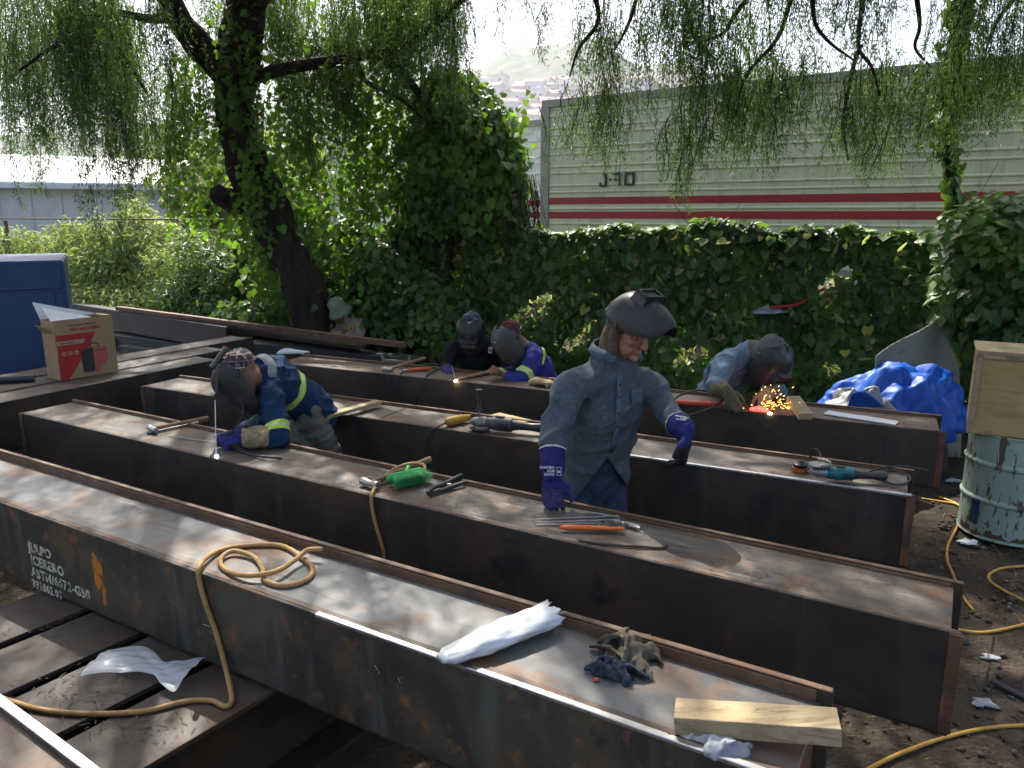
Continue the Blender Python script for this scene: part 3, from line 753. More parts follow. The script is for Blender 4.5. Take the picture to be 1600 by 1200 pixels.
def vine_strands(anch, length, step=.05, size=(.05, .09), spread=.07):
    """hanging vines with broad leaves: arrays for leaf_mesh"""
    P, N_, U_, S = [], [], [], []
    n = len(anch); nodes = np.maximum(2, (length / step).astype(int)); sid = np.repeat(np.arange(n), nodes); tot = len(sid)
    start = np.zeros(n, int); start[1:] = np.cumsum(nodes)[:-1]
    t = (np.arange(tot) - start[sid]) * step
    az = rnd(n, 0, 6.28); fr = rnd(n, .8, 2.2)
    p = anch[sid] + np.stack([.07 * np.sin(fr[sid] * t * 3 + az[sid]) + RNG.normal(size=tot) * spread, .06 * np.cos(fr[sid] * t * 2.6 + az[sid]) + RNG.normal(size=tot) * spread, -t], -1)
    nr = unit(RNG.normal(size=(tot, 3)) * .55 + np.array([0, -.8, .45]))
    up = unit(RNG.normal(size=(tot, 3)) * .45 + np.array([0, -.2, -1.]))
    return p, nr, up, rnd(tot, *size)

# ------------------------------------------------------------------ the old pepper tree
def pepper_tree():
    base = at(500, 545, 8.9); base.z = 0
    root = thing('pepper_tree', base, 'old leaning pepper tree with dark trunk and weeping foliage at left', 'tree')
    Yt = 8.9
    tp = [base + V(.08, 0, -.1)] + [at(x, y, Yt + dy) for x, y, dy in ((488, 480, 0), (462, 420, .05), (430, 355, .1), (404, 300, .1), (382, 235, .05), (366, 175, 0), (368, 120, -.05), (380, 50, -.1), (388, -20, -.15), (392, -160, -.2))]
    limb_tube('trunk', tp, [.30, .26, .23, .25, .26, .22, .19, .22, .22, .20, .14], MAT['bark'], root, 16)
    def lim(pts, rad, nm='limb'): return limb_tube(nm, [at(x, y, Yt + dy) for x, y, dy in pts], rad, MAT['bark'], root, 10, 5)
    lim([(392, 318, .1), (360, 314, 0), (336, 300, -.15)], [.16, .13, .10], 'stub')
    lim([(368, 130, 0), (338, 98, -.1), (305, 62, -.2), (275, 20, -.3), (250, -40, -.5), (200, -140, -.8)], [.19, .16, .15, .13, .11, .07])
    lim([(376, 130, 0), (405, 118, -.1), (450, 106, -.2), (530, 95, -.3), (592, 86, -.3), (640, 128, -.2), (672, 168, -.1)], [.085, .07, .065, .06, .055, .05, .03])
    lim([(592, 86, -.3), (650, 60, -.5), (710, 10, -.8), (760, -40, -1.2)], [.045, .04, .035, .02])
    lim([(275, 25, -.3), (235, 30, -.4), (180, 20, -.6), (158, 42, -.7)], [.055, .045, .035, .02])
    lim([(160, 40, -.7), (185, 75, -.8), (205, 105, -.8), (232, 150, -.9)], [.028, .024, .02, .01])
    lim([(150, 45, -.7), (90, 70, -1), (30, 110, -1.2)], [.03, .022, .012])
    lim([(556, 95, -.2), (575, 130, -.2), (620, 150, -.1), (660, 185, 0)], [.03, .026, .022, .012])
    lim([(384, 20, -.1), (440, -40, -.5), (560, -110, -1.5), (700, -160, -2.5)], [.11, .09, .07, .04])
    lim([(386, -20, -.1), (330, -120, -1.5), (300, -230, -3.0), (260, -330, -4.4)], [.12, .10, .08, .05])
    lim([(388, -60, -.2), (470, -200, -1.8), (600, -330, -3.2), (700, -520, -4.6)], [.11, .09, .07, .04])
    # weeping foliage: (x range, y range of the twig tops, distance range, length range in metres, count)
    A, Ls = [], []
    def reg(x0, x1, y0, y1, Y0, Y1, l0, l1, n):
        c = np.repeat(np.arange((n + 10) // 11), 11)[:n]; m = c.max() + 1; f = rnd(m, .7, 1.25)[c]
        A.append(vat(rnd(m, x0, x1)[c] + RNG.normal(size=n) * 17, rnd(m, y0, y1)[c] + RNG.normal(size=n) * 12, rnd(m, Y0, Y1)[c] + RNG.normal(size=n) * .14)); Ls.append(rnd(n, l0, l1) * f)
    reg(-60, 260, -120, 40, 7.6, 10.2, .8, 2.1, 150)
    reg(-40, 150, 40, 170, 7.8, 9.8, .6, 1.3, 60)
    reg(40, 320, 120, 220, 8.2, 9.8, .4, .9, 44)
    reg(40, 190, -20, 120, 8.0, 9.0, .6, 1.1, 90)
    reg(20, 240, -100, 40, 7.3, 8.2, .6, 1.3, 132)
    reg(150, 330, -60, 120, 8.2, 10.2, .5, 1.3, 70)
    reg(230, 320, 100, 210, 8.6, 10, .3, .8, 70)
    reg(300, 420, -120, 40, 9.75, 10.8, .5, 1.2, 100)
    reg(400, 560, -120, 60, 9.0, 10.6, .5, 1.2, 170)
    reg(420, 640, 0, 120, 8.6, 10.0, .3, .8, 170)
    reg(560, 715, -120, -10, 8.0, 10.0, .5, 1.25, 230)
    reg(590, 700, -60, 40, 8.4, 9.6, .4, .9, 140)
    reg(380, 560, 100, 230, 8.8, 9.6, .3, .7, 100)
    # crown overhead, out of the picture, which shades the yard
    A2 = np.stack([rnd(3400, -6.5, 4.5), rnd(3400, 2.2, 9.6), rnd(3400, 4.5, 6.8)], -1)
    keep = A2[:, 2] > 2.05 + (A2[:, 1]) * .262 + 1.0
    A2 = A2[keep]
    cl = np.sin(A2[:, 0] * 1.9 + 1) * np.sin(A2[:, 1] * 2.3) + RNG.normal(size=len(A2)) * .45
    A2 = A2[cl > -.42]
    q1, t1 = pepper(np.concatenate(A), np.concatenate(Ls))
    q2, t2 = pepper(A2, rnd(len(A2), .5, 1.0), dens=.09, pairs=3, lsize=.10)
    quads_obj('crown', np.concatenate([q1, q2]), MAT['pepper_leaf'], root)
    quads_obj('twigs', np.concatenate([t1, t2]), MAT['twig'], root)
    # broad-leaved vines clinging to trunk and limbs
    a = np.concatenate([vat(rnd(60, 262, 345), rnd(60, 60, 300), rnd(60, 9.0, 9.9)), vat(rnd(110, 410, 560), rnd(110, 110, 330), rnd(110, 9.3, 10.2)), vat(rnd(130, 420, 650), rnd(130, -10, 150), rnd(130, 9, 10)), vat(np.concatenate([rnd(40, 335, 400), rnd(30, 365, 440)]), np.concatenate([rnd(40, -20, 150), rnd(30, 150, 330)]), rnd(70, 8.60, 8.72)), vat(rnd(30, 540, 640), rnd(30, 110, 260), rnd(30, 9.0, 9.8))])
    ln = np.concatenate([rnd(60, .3, 1.1), rnd(110, .3, 1.2), rnd(130, .3, .9), rnd(70, .3, .9), rnd(30, .5, 1.3)])
    p, nr, up, s = vine_strands(a, ln, .055, (.045, .085), .05)
    o = mesh_obj('clinging_vine', leaf_mesh('vine', p, nr, up, s), MAT['vine_leaf'], root); o['kind'] = 'stuff'
    # vines over the trunk foot
    n = 2600; f = rnd(n, 0, 1)
    p = vat(430 + 80 * f + RNG.normal(size=n) * 38, 340 + 170 * f + RNG.normal(size=n) * 14, 9.35 + RNG.normal(size=n) * .22)
    o = mesh_obj('foot_vine', leaf_mesh('vine', p, unit(RNG.normal(size=(n, 3)) * .5 + np.array([0, -.8, .5])), unit(RNG.normal(size=(n, 3)) * .5 + np.array([0, -.3, -1])), rnd(n, .06, .12)), MAT['vine_leaf'], root); o['kind'] = 'stuff'
pepper_tree()

# ------------------------------------------------------------------ vine mass swallowing a broken tree
def blob_leaves(els, n, smin, smax, shell=.35):
    """leaves through ellipsoids given as (centre, radii)"""
    vol = np.array([r[0] * r[1] + r[1] * r[2] + r[0] * r[2] for c, r in els]); ids = RNG.choice(len(els), n, p=vol / vol.sum())
    C_ = np.array([list(c) for c, r in els])[ids]; R_ = np.array([list(r) for c, r in els])[ids]
    d = rvec(n); rr = 1 - shell * rnd(n, 0, 1) ** 1.5
    wob = 1 + .22 * np.sin(d[:, 0] * 5 + ids * 1.7) * np.sin(d[:, 2] * 6 + ids) + .12 * np.sin(d[:, 0] * 13 + d[:, 2] * 11 + ids)
    p = C_ + d * R_ * (rr * wob)[:, None] + RNG.normal(size=(n, 3)) * .045
    nr = unit(d * .9 + RNG.normal(size=(n, 3)) * .45 + np.array([0, -.2, .4])); up = unit(RNG.normal(size=(n, 3)) * .45 + np.array([0, 0, -1.]) + d * .3)
    return p, nr, up, rnd(n, smin, smax)
def vine_tree():
    Y = 9.35
    base = at(700, 560, Y); base.z = 0
    root = thing('vine_covered_tree', base, 'broken tree smothered by broad-leaved vines at picture centre', 'tree')
    limb_tube('trunk', [base] + [at(x, y, Y) for x, y in ((690, 420), (700, 320), (715, 230), (720, 150))], [.16, .14, .12, .1, .05], MAT['bark'], root)
    limb_tube('limb', [at(x, y, Y) for x, y in ((700, 330), (745, 280), (775, 230), (780, 200))], [.08, .06, .05, .02], MAT['bark'], root, 8)
    els = []
    for x, y, dy, rx, rz, ry in ((705, 160, 0, 55, 38, .40), (735, 195, .05, 60, 50, .45), (765, 240, .1, 52, 56, .42), (782, 292, 0, 40, 60, .42), (722, 260, -.15, 72, 72, .42), (668, 230, -.05, 38, 62, .3), (680, 312, -.1, 62, 50, .4), (742, 325, -.15, 72, 42, .45), (700, 130, 0, 40, 22, .25)):
        k = Y / 1200
        c = at(x, y, Y + dy); els.append((c, (rx * k, ry, rz * k)))
    p, nr, up, s = blob_leaves(els, 9000, .045, .125, .6)
    o = mesh_obj('crown', leaf_mesh('vine', p, nr, up, s), MAT['vine_leaf'], root); o['kind'] = 'stuff'
    # dry hanging stems and draped strands at the lower rim
    a = np.concatenate([vat(rnd(70, 570, 830), rnd(70, 130, 330), rnd(70, 8.95, 9.5)), vat(rnd(30, 770, 828), rnd(30, 200, 290), rnd(30, 9.1, 9.6)), vat(rnd(40, 545, 640), rnd(40, 150, 300), rnd(40, 9, 9.6))])
    p, nr, up, s = vine_strands(a, np.concatenate([rnd(70, .2, .8), rnd(30, .2, .5), rnd(40, .4, 1.2)]), .05, (.05, .09), .05)
    o = mesh_obj('draped_vine', leaf_mesh('vine', p, nr, up, s), MAT['vine_leaf'], root); o['kind'] = 'stuff'
    Q = []
    n = 260; a = vat(rnd(n, 760, 842), rnd(n, 270, 340), rnd(n, 8.9, 9.3)); b = a + np.stack([rnd(n, -.08, .12), rnd(n, -.1, .1), rnd(n, -.5, -.15)], -1); w_ = np.array([.003, 0, 0])
    Q.append(np.stack([a - w_, a + w_, b + w_, b - w_], 1)); quads_obj('dry_stems', np.concatenate(Q), MAT['twig'], root)
vine_tree()

# ------------------------------------------------------------------ second tree: branches hanging in at the top right
def tree_right():
    base = V(5.35, 7.6, 0)
    root = thing('pepper_tree', base, 'pepper tree at right with thin ivy-clad stem and branches hanging over the trailer', 'tree')
    Y = 7.4
    st = [at(1500, 640, 7.5), at(1492, 560, 7.5), at(1486, 430, 7.4), at(1494, 330, 7.4), at(1482, 250, 7.4), at(1476, 160, 7.4), at(1494, 80, 7.4), at(1505, 0, 7.3), at(1515, -160, 7.1), at(1480, -330, 6.6)]
    st[0].z = -.05
    limb_tube('trunk', st, [.055, .05, .045, .045, .05, .06, .075, .085, .09, .09], MAT['bark'], root, 10)
    top = st[-1]
    def lim(pts, rad, nm='limb'): return limb_tube(nm, pts, rad, MAT['bark'], root, 7, 5)
    lim([at(1505, -60, 7.2), at(1330, -190, 6.9), at(1100, -230, 6.7), at(880, -200, 6.7)], [.08, .07, .055, .03])
    lim([at(1510, -120, 7.1), at(1560, -170, 6.8), at(1680, -160, 6.6)], [.07, .05, .03])
    lim([top, top + V(-1.2, -1.2, .3), top + V(-2.8, -2.2, .5), top + V(-4.2, -2.6, .4)], [.085, .07, .05, .03])
    lim([top, top + V(-.4, 1.2, .4), top + V(-1.4, 2.2, .6)], [.07, .05, .03])
    br = [[(1350, -40), (1345, 20), (1342, 75), (1362, 105), (1375, 150)], [(1270, -40), (1272, 30), (1295, 65), (1335, 95)], [(1190, -30), (1150, 20), (1125, 55), (1060, 70)],
          [(1060, -20), (1078, 25), (1086, 60), (1120, 95)], [(1430, -20), (1437, 40), (1430, 75), (1455, 105)], [(920, -40), (935, 30), (905, 75), (890, 120)], [(1235, 0), (1215, 60), (1165, 120), (1150, 180)], [(1345, 70), (1332, 110), (1318, 190), (1325, 250)], [(1000, -30), (985, 30), (960, 80)], [(1600, -20), (1560, 30), (1540, 80)]]
    for k, b in enumerate(br):
        Yk = 6.5 + .12 * (k % 5)
        lim([at(x, y, Yk) for x, y in b], [.022, .018, .014, .007], 'branch')
    A, Ls = [], []
    def reg(x0, x1, y0, y1, Y0, Y1, l0, l1, n, skew=0.0):
        c = np.repeat(np.arange((n + 8) // 9), 9)[:n]; m = c.max() + 1; f = rnd(m, .7, 1.25)[c]
        A.append(vat(rnd(m, x0, x1)[c] + RNG.normal(size=n) * 18, rnd(m, y0, y1)[c] + RNG.normal(size=n) * 13, rnd(m, Y0, Y1)[c] + RNG.normal(size=n) * .12)); Ls.append(rnd(n, l0, l1) * f)
    reg(790, 900, -120, 10, 6.2, 7.4, .25, .6, 27)
    reg(880, 1080, -120, 40, 6.2, 7.4, .3, .85, 110)
    reg(890, 1010, 50, 150, 6.4, 7.2, .3, .65, 36)
    reg(1040, 1200, -120, 30, 6.2, 7.4, .4, 1.0, 110)
    reg(1080, 1260, 20, 130, 6.3, 7.2, .25, .75, 80)
    reg(1140, 1210, 60, 150, 6.4, 7.0, .3, .65, 36)
    reg(1200, 1420, -120, 20, 6.2, 7.4, .3, .8, 100)
    reg(1260, 1430, 70, 190, 6.3, 7.2, .25, .6, 70)
    reg(1300, 1400, 130, 210, 6.4, 7.0, .25, .45, 22)
    reg(1400, 1480, 60, 150, 6.4, 7.2, .3, .6, 50)
    reg(1480, 1640, -120, 60, 6.2, 7.4, .4, .9, 120)
    reg(1500, 1640, 60, 140, 6.3, 7.2, .25, .55, 70)
    reg(1050, 1110, 150, 200, 6.4, 7.0, .4, .7, 34)
    reg(1440, 1640, 70, 130, 7.4, 8.2, .25, .6, 70)
    reg(1160, 1220, 90, 160, 6.5, 6.9, .3, .6, 18)
    reg(1300, 1380, 120, 190, 6.5, 6.9, .3, .5, 18)
    reg(870, 960, 150, 190, 6.6, 7.2, .3, .5, 24)
    n = 1700
    A2 = np.stack([rnd(n, -1.5, 7.5), rnd(n, 2.0, 8.0), rnd(n, 4.6, 6.6)], -1); A2 = A2[A2[:, 2] > 2.05 + A2[:, 1] * .262 + 1.0]
    cl = np.sin(A2[:, 0] * 1.7 + 2) * np.sin(A2[:, 1] * 2.1 + 1) + RNG.normal(size=len(A2)) * .45; A2 = A2[cl > -.32]
    q1, t1 = pepper(np.concatenate(A), np.concatenate(Ls), lsize=.042)
    q2, t2 = pepper(A2, rnd(len(A2), .5, 1.0), dens=.09, pairs=3, lsize=.10)
    quads_obj('crown', np.concatenate([q1, q2]), MAT['pepper_leaf'], root); quads_obj('twigs', np.concatenate([t1, t2]), MAT['twig'], root)
    # ivy on the stem
    n = 520; f = rnd(n, 0, 1) ** .9; ii = np.clip((f * 7).astype(int), 0, 6); fr = f * 7 - ii
    Sx = np.array([list(p) for p in st]); p = Sx[ii + 1] * (1 - fr)[:, None] + Sx[np.minimum(ii + 2, 9)] * fr[:, None] + RNG.normal(size=(n, 3)) * np.array([.055, .05, .02])
    o = mesh_obj('stem_ivy', leaf_mesh('ivy', p, unit(RNG.normal(size=(n, 3)) * .5 + np.array([-.1, -.9, .3])), unit(RNG.normal(size=(n, 3)) * .35 + np.array([0, -.1, -1])), rnd(n, .05, .10)), MAT['hedge_leaf'], root); o['kind'] = 'stuff'
tree_right()

# ------------------------------------------------------------------ ivy hedge on the wire fence
FA, FB = V(5.6, 6.9, 0), V(-3.4, 10.6, 0)
fd = (FB - FA).normalized(); fL = (FB - FA).length; fn = V(fd.y, -fd.x, 0)
if fn.y > 0: fn = -fn
def fence_and_hedge():
    root = thing('ivy_hedge', (FA + FB) / 2, 'long dark hedge of broad-leaved ivy grown over a wire fence', 'hedge')
    npd, npn = np.array(fd), np.array(fn)
    n = 52000
    u = rnd(n, -1.5, fL + .3); hgt = 1.93 + .035 * np.sin(u * 2.1) + .035 * np.sin(u * 5.3 + 1) + .025 * np.sin(u * 13.7) + .10 * np.exp(-((u - .6) / .7) ** 2)
    lay = rnd(n, 0, 1); z = hgt * (1 - rnd(n, 0, 1) ** 1.15)
    bulge = .22 + .10 * np.sin(u * 3.1 + z * 2) + .09 * np.sin(u * 7.3 - z * 4.1) + .30 * np.clip(1 - z / 1.1, 0, 1) + .25 * np.exp(-((u - .5) / .8) ** 2)
    v = np.where(lay < .8, bulge - rnd(n, 0, .22) ** 1.3, bulge - rnd(n, 0, .75))
    hole = np.sin(u * 2.7 + 1.3 * z) * np.sin(z * 6.1 + u * 1.9 + .5) + .5 * np.sin(u * 9 + z * 7)
    keep = ~((hole > .74) & (z > .5) & (z < 1.55))
    u, v, z, hgt = u[keep], v[keep], z[keep], hgt[keep]; n = len(u)
    p = np.array(FA)[None] + u[:, None] * npd + v[:, None] * npn + z[:, None] * np.array([0, 0, 1.])
    topness = np.clip((z - hgt + .22) / .22, 0, 1)
    nr = unit(npn[None] * (1.0 - .6 * topness)[:, None] + np.array([0, 0, 1.]) * (.45 + .9 * topness)[:, None] + RNG.normal(size=(n, 3)) * .58)
    up = unit(RNG.normal(size=(n, 3)) * .55 + np.array([0, 0, -1.]) + npn[None] * .25)
    o = mesh_obj('foliage', leaf_mesh('ivy', p, nr, up, .035 + .09 * rnd(n, 0, 1) ** 1.4), MAT['hedge_leaf'], root); o['kind'] = 'stuff'
    # a skin of single, larger leaves that can be told apart
    lm = leaf_mesh('leaf', np.zeros((1, 3)), np.array([[0, 0, 1.]]), np.array([[0, 1., 0]]), np.ones(1)); lm.materials.append(MAT['hedge_leaf'])
    lmy = lm.copy(); lmy.materials.clear(); lmy.materials.append(MAT['yellow_leaf'])
    for k in range(290):
        uu = random.uniform(-.2, fL * .72); zz = random.uniform(.7, 1.88)
        bl = .30 + .10 * math.sin(uu * 3.1 + zz * 2) + .09 * math.sin(uu * 7.3 - zz * 4.1) + .30 * max(0, 1 - zz / 1.1) + .25 * math.exp(-((uu - .5) / .8) ** 2)
        l = bpy.data.objects.new('leaf', lm); link(l); l.parent = root
        q = FA + fd * uu + fn * bl + V(0, 0, zz); l.location = q - ORG[root.name]
        nn = (fn * .8 + V(random.gauss(0, .35), random.gauss(0, .35), .5 + random.gauss(0, .3))).normalized()
        uq = V(random.gauss(0, .4), random.gauss(0, .3), -1); yy = (uq - nn * uq.dot(nn)).normalized(); xx = yy.cross(nn)
        l.rotation_euler = Matrix((xx, yy, nn)).transposed().to_euler(); s = random.uniform(.08, .13); l.scale = (s, s, s)
        if k % 29 == 0: l.data = lmy
    m = 900; uu = rnd(m, -.5, fL * .9); zz = rnd(m, .4, 1.85); q = np.array(FA)[None] + uu[:, None] * npd + (.30 + .10 * np.sin(uu * 3.1 + zz * 2) + .09 * np.sin(uu * 7.3 - zz * 4.1) + .3 * np.clip(1 - zz / 1.1, 0, 1) + RNG.normal(size=m) * .05)[:, None] * npn + zz[:, None] * np.array([0, 0, 1.])
    o = mesh_obj('withered_leaves', leaf_mesh('ivy', q[:340], unit(RNG.normal(size=(340, 3)) + npn), unit(RNG.normal(size=(340, 3)) * .6 + np.array([0, 0, -1.])), rnd(340, .03, .08)), MAT['dry_grass'], root); o['kind'] = 'stuff'
    o = mesh_obj('grass_blades', leaf_mesh('ivy', q[680:], unit(RNG.normal(size=(220, 3)) * .6 + npn), unit(RNG.normal(size=(220, 3)) * .8 + np.array([0, 0, .3])), rnd(220, .06, .16), True), MAT['shrub_leaf'], root); o['kind'] = 'stuff'
    # stems inside
    Q = []
    m = 420; uu = rnd(m, -1.3, fL); zz = rnd(m, 0, 1.8); a = np.array(FA)[None] + uu[:, None] * npd + zz[:, None] * np.array([0, 0, 1.]) + rnd(m, -.1, .25)[:, None] * npn
    b = a + RNG.normal(size=(m, 3)) * np.array([.35, .12, .35]); w_ = np.array([0, 0, .006])
    quads_obj('stems', np.stack([a - w_, a + w_, b + w_, b - w_], 1), MAT['vine_stem'], root)
    # ivy reaching over the right end, in the sun
    m = 5200; els = [(at(1560, 380, 6.35), (.42, .3, .32)), (at(1600, 450, 6.2), (.40, .3, .4)), (at(1520, 440, 6.6), (.28, .25, .5)), (at(1590, 340, 6.5), (.4, .3, .16)), (at(1530, 355, 6.6), (.3, .25, .14))]
    p, nr, up, s = blob_leaves(els, m, .06, .10, .5); nr = unit(nr + np.array([-.2, -.3, .7]))
    o = mesh_obj('overhang', leaf_mesh('ivy', p, nr, up, s), MAT['hedge_leaf'], root); o['kind'] = 'stuff'
    # the fence itself
    fr = thing('wire_fence', (FA + FB) / 2 + fd * 3, 'wire mesh fence with thin posts running left out of the hedge', 'fence')
    A, B = FA + fd * -.5, V(-13.5, 15.6, 0)
    segs = [(A, FB), (FB, B)]
    wires = []
    for a, b in segs:
        L = (b - a).length; d = (b - a).normalized(); k = max(2, int(L / 2.4))
        for i in range(k + 1):
            m_ = MB(); q = a + d * (L * i / k); m_.tube([q + V(0, 0, -.05), q + V(0, 0, 1.72 if a is A else 1.95)], .028, 8); m_.build('post', MAT['rust_lip'], fr, smooth=True, ang=40)
    a, b = segs[1]; d = (b - a).normalized(); L = (b - a).length; up3 = V(0, 0, 1)
    Qs = []
    step = .075
    for i in range(int(L / step)):
        for sgn in (1, -1):
            p0 = a + d * (i * step); h = 1.9
            p1 = p0 + d * (sgn * h) + up3 * h
            if (p1 - a).dot(d) < 0 or (p1 - a).dot(d) > L: continue
            wv = d * .0022
            Qs.append([list(p0 - wv + V(0, 0, .05)), list(p0 + wv + V(0, 0, .05)), list(p1 + wv), list(p1 - wv)])
    quads_obj('mesh_wire', np.array(Qs), MAT['trailer_trim'], fr)
    for z in (.05, 1.0, 1.98):
        m_ = MB(); m_.tube([a + V(0, 0, z), b + V(0, 0, z)], .012, 6); m_.build('rail', MAT['rust_lip'], fr)
fence_and_hedge()

# ------------------------------------------------------------------ shrubs on the left
def shrub(label, els, n, size, mat='shrub_leaf', lance=True, name='shrub', stems=8):
    c0 = Vector(els[0][0]); base = V(c0.x, c0.y, 0)
    root = thing(name, base, label, 'shrub', 'shrubs along the fence')
    p, nr, up, s = blob_leaves(els, n, *size, .55); up = unit(up + RNG.normal(size=up.shape) * .6 + np.array([0, 0, .5])); p[:, 2] = np.maximum(p[:, 2], .02)
    o = mesh_obj('foliage', leaf_mesh('fol', p, nr, up, s, lance), MAT[mat], root); o['kind'] = 'stuff'
    for k in range(stems):
        e = els[k % len(els)]; t = Vector(e[0]) + V(random.gauss(0, .3) * e[1][0], random.gauss(0, .3) * e[1][1], .4 * e[1][2])
        b = MB(); q = base + V(random.gauss(0, .08), random.gauss(0, .08), -.05); b.tube(catmull([q, (q + t) / 2 + V(random.gauss(0, .1), random.gauss(0, .1), .1), t], 4), .014, 5); b.build('stem', MAT['vine_stem'], root)
def els_px(lst, k=1.0): return [(at(x, y, Y), (rx * Y / 1200, ry, rz * Y / 1200)) for x, y, Y, rx, rz, ry in lst]
shrub('tall bright green shrub in full sun left of the pepper tree', els_px([(200, 375, 12.2, 75, 40, .6), (150, 395, 12.2, 60, 45, .6), (250, 385, 12.0, 50, 45, .5), (210, 335, 12.3, 26, 28, .3), (120, 370, 12.4, 40, 24, .4), (190, 430, 12.0, 90, 45, .6), (130, 450, 12, 50, 30, .5)]), 9500, (.07, .15))
shrub('dark feathery shrub right of the bright one, under the pepper tree', els_px([(320, 420, 10.8, 45, 55, .5), (300, 460, 10.6, 55, 32, .5), (360, 440, 10.4, 45, 45, .4), (350, 480, 10.3, 70, 22, .4)]), 7000, (.06, .13), 'hedge_leaf')
shrub('pale green thicket at the far left behind the blue housing', els_px([(20, 385, 13.2, 60, 26, .5), (70, 390, 13.0, 40, 26, .5), (30, 430, 13.0, 80, 40, .5)]), 3600, (.07, .15), 'shrub_leaf')
shrub('low green brush between the bright shrub and the steel stack', els_px([(150, 462, 11.4, 50, 18, .4), (215, 470, 11.2, 60, 18, .4), (270, 465, 11.0, 40, 24, .4), (255, 425, 11.2, 30, 40, .3)]), 4600, (.05, .12), 'shrub_leaf')
shrub('dark low ivy thicket at the foot of the hedge behind the rear beam', els_px([(640, 490, 9.0, 70, 60, .4), (570, 470, 9.7, 60, 50, .3), (690, 500, 8.6, 60, 60, .4), (470, 500, 9.6, 60, 30, .3), (400, 500, 9.5, 60, 26, .3), (610, 430, 9.3, 60, 60, .4)]), 15000, (.055, .11), 'hedge_leaf', False)
def weeds():
    m_ = 10; els = []
    for i in range(m_):
        q = FA + fd * (.6 + i * .95) - fn * (1.15 + .2 * math.sin(i * 2.1)); els.append((q + V(0, 0, .75 + .1 * math.sin(i * 3)), (.62, .3, .75)))
    shrub('sunlit weeds glimpsed through gaps beyond the hedge', els, 6500, (.07, .14), 'shrub_leaf', True)
weeds()
# far trees beyond the trailers and the warehouse, bright in the sun
def far_tree(label, p, h, rx, n=2600):
    root = thing('round_tree', p, label, 'tree', 'trees beyond the fence')
    limb_tube('trunk', [p, p + V(.1, 0, h * .35), p + V(0, 0, h * .7)], [.2, .15, .06], MAT['bark'], root, 8)
    els = [(p + V(random.uniform(-.5, .5) * rx, random.uniform(-.4, .4) * rx, h * random.uniform(.5, .85)), (rx * .55, rx * .55, h * .22)) for _ in range(7)]
    a, nr, up, s = blob_leaves(els, n, .16, .32, .6)
    o = mesh_obj('crown', leaf_mesh('fol', a, nr, up, s, False), MAT['shrub_leaf'], root); o['kind'] = 'stuff'
far_tree('round sunlit tree rising behind the warehouse roof', V(-13, 34, 0), 5.6, 4)
far_tree('sunlit tree behind the pepper trunk, between warehouse and trailers', V(-7.2, 24, 0), 4.4, 2.2)
far_tree('low sunlit tree seen through the vines left of the white trailer', V(-5.6, 16.5, 0), 3.4, 1.5)
# ================================================================== PEOPLE
pm('skin', (0.36, 0.175, 0.105), 0.55, 0.0, 0.4, [(30, 4, .45, .7, (0.40, 0.20, 0.12)), (9, 4, .52, .72, (0.29, 0.125, 0.075))], (160, 3, .15, .001))
pm('skin_dark', (0.22, 0.105, 0.06), 0.55, 0.0, 0.4, [(20, 4, .45, .7, (0.26, 0.13, 0.08))])
pm('stubble', (0.20, 0.13, 0.10), 0.8, 0.0, 0.2, [(150, 3, .45, .6, (0.34, 0.27, 0.22))])
pm('hair_dark', (0.02, 0.015, 0.012), 0.7)
pm('eye_white', (0.5, 0.47, 0.43), 0.25); pm('eye_dark', (0.02, 0.012, 0.008), 0.15)
def cloth(name, c, c2, dirt=None, scale=7):
    L = [(scale, 6, .42, .66, c2), (scale * 9, 3, .45, .6, tuple(.82 * x for x in c))]
    if dirt: L.append((2.6, 5, .55, .75, dirt))
    return pm(name, c, 0.88, 0.0, 0.15, L, (420, 2, .35, .0015))
cloth('denim', (0.085, 0.125, 0.165), (0.12, 0.165, 0.205), (0.075, 0.085, 0.09))
cloth('denim_dirty', (0.082, 0.105, 0.124), (0.102, 0.128, 0.148), (0.092, 0.086, 0.068), 5)
cloth('denim_light', (0.13, 0.19, 0.26), (0.17, 0.24, 0.315), (0.10, 0.14, 0.19))
cloth('jeans_dark', (0.030, 0.045, 0.075), (0.045, 0.065, 0.10))
cloth('jacket_blue', (0.013, 0.036, 0.085), (0.020, 0.050, 0.112), (0.014, 0.030, 0.062))
cloth('jacket_purple', (0.035, 0.035, 0.20), (0.05, 0.055, 0.27), (0.02, 0.07, 0.2))
cloth('jacket_black', (0.012, 0.013, 0.017), (0.022, 0.023, 0.028))
cloth('shirt_tan', (0.33, 0.26, 0.19), (0.40, 0.33, 0.25), (0.24, 0.17, 0.12))
cloth('pants_grey', (0.17, 0.155, 0.125), (0.22, 0.2, 0.165), (0.10, 0.09, 0.07))
cloth('pants_dark', (0.022, 0.024, 0.03), (0.035, 0.036, 0.042))
cloth('glove_blue', (0.022, 0.028, 0.14), (0.03, 0.04, 0.19), (0.02, 0.022, 0.06))
cloth('glove_palm', (0.020, 0.018, 0.022), (0.035, 0.03, 0.03))
cloth('glove_purple', (0.05, 0.04, 0.13), (0.075, 0.06, 0.18), (0.04, 0.03, 0.05))
cloth('glove_olive', (0.105, 0.095, 0.055), (0.15, 0.135, 0.08), (0.06, 0.05, 0.03))
cloth('glove_tan', (0.33, 0.25, 0.145), (0.42, 0.33, 0.2), (0.2, 0.14, 0.08))
cloth('cap_grey', (0.12, 0.11, 0.11), (0.17, 0.16, 0.16)); cloth('sky_sheen_navy', (0.03, 0.05, 0.085), (0.05, 0.08, 0.13)); cloth('cap_maroon', (0.10, 0.035, 0.03), (0.14, 0.05, 0.045))
cloth('hat_sage', (0.22, 0.24, 0.18), (0.28, 0.30, 0.23), (0.15, 0.165, 0.12))
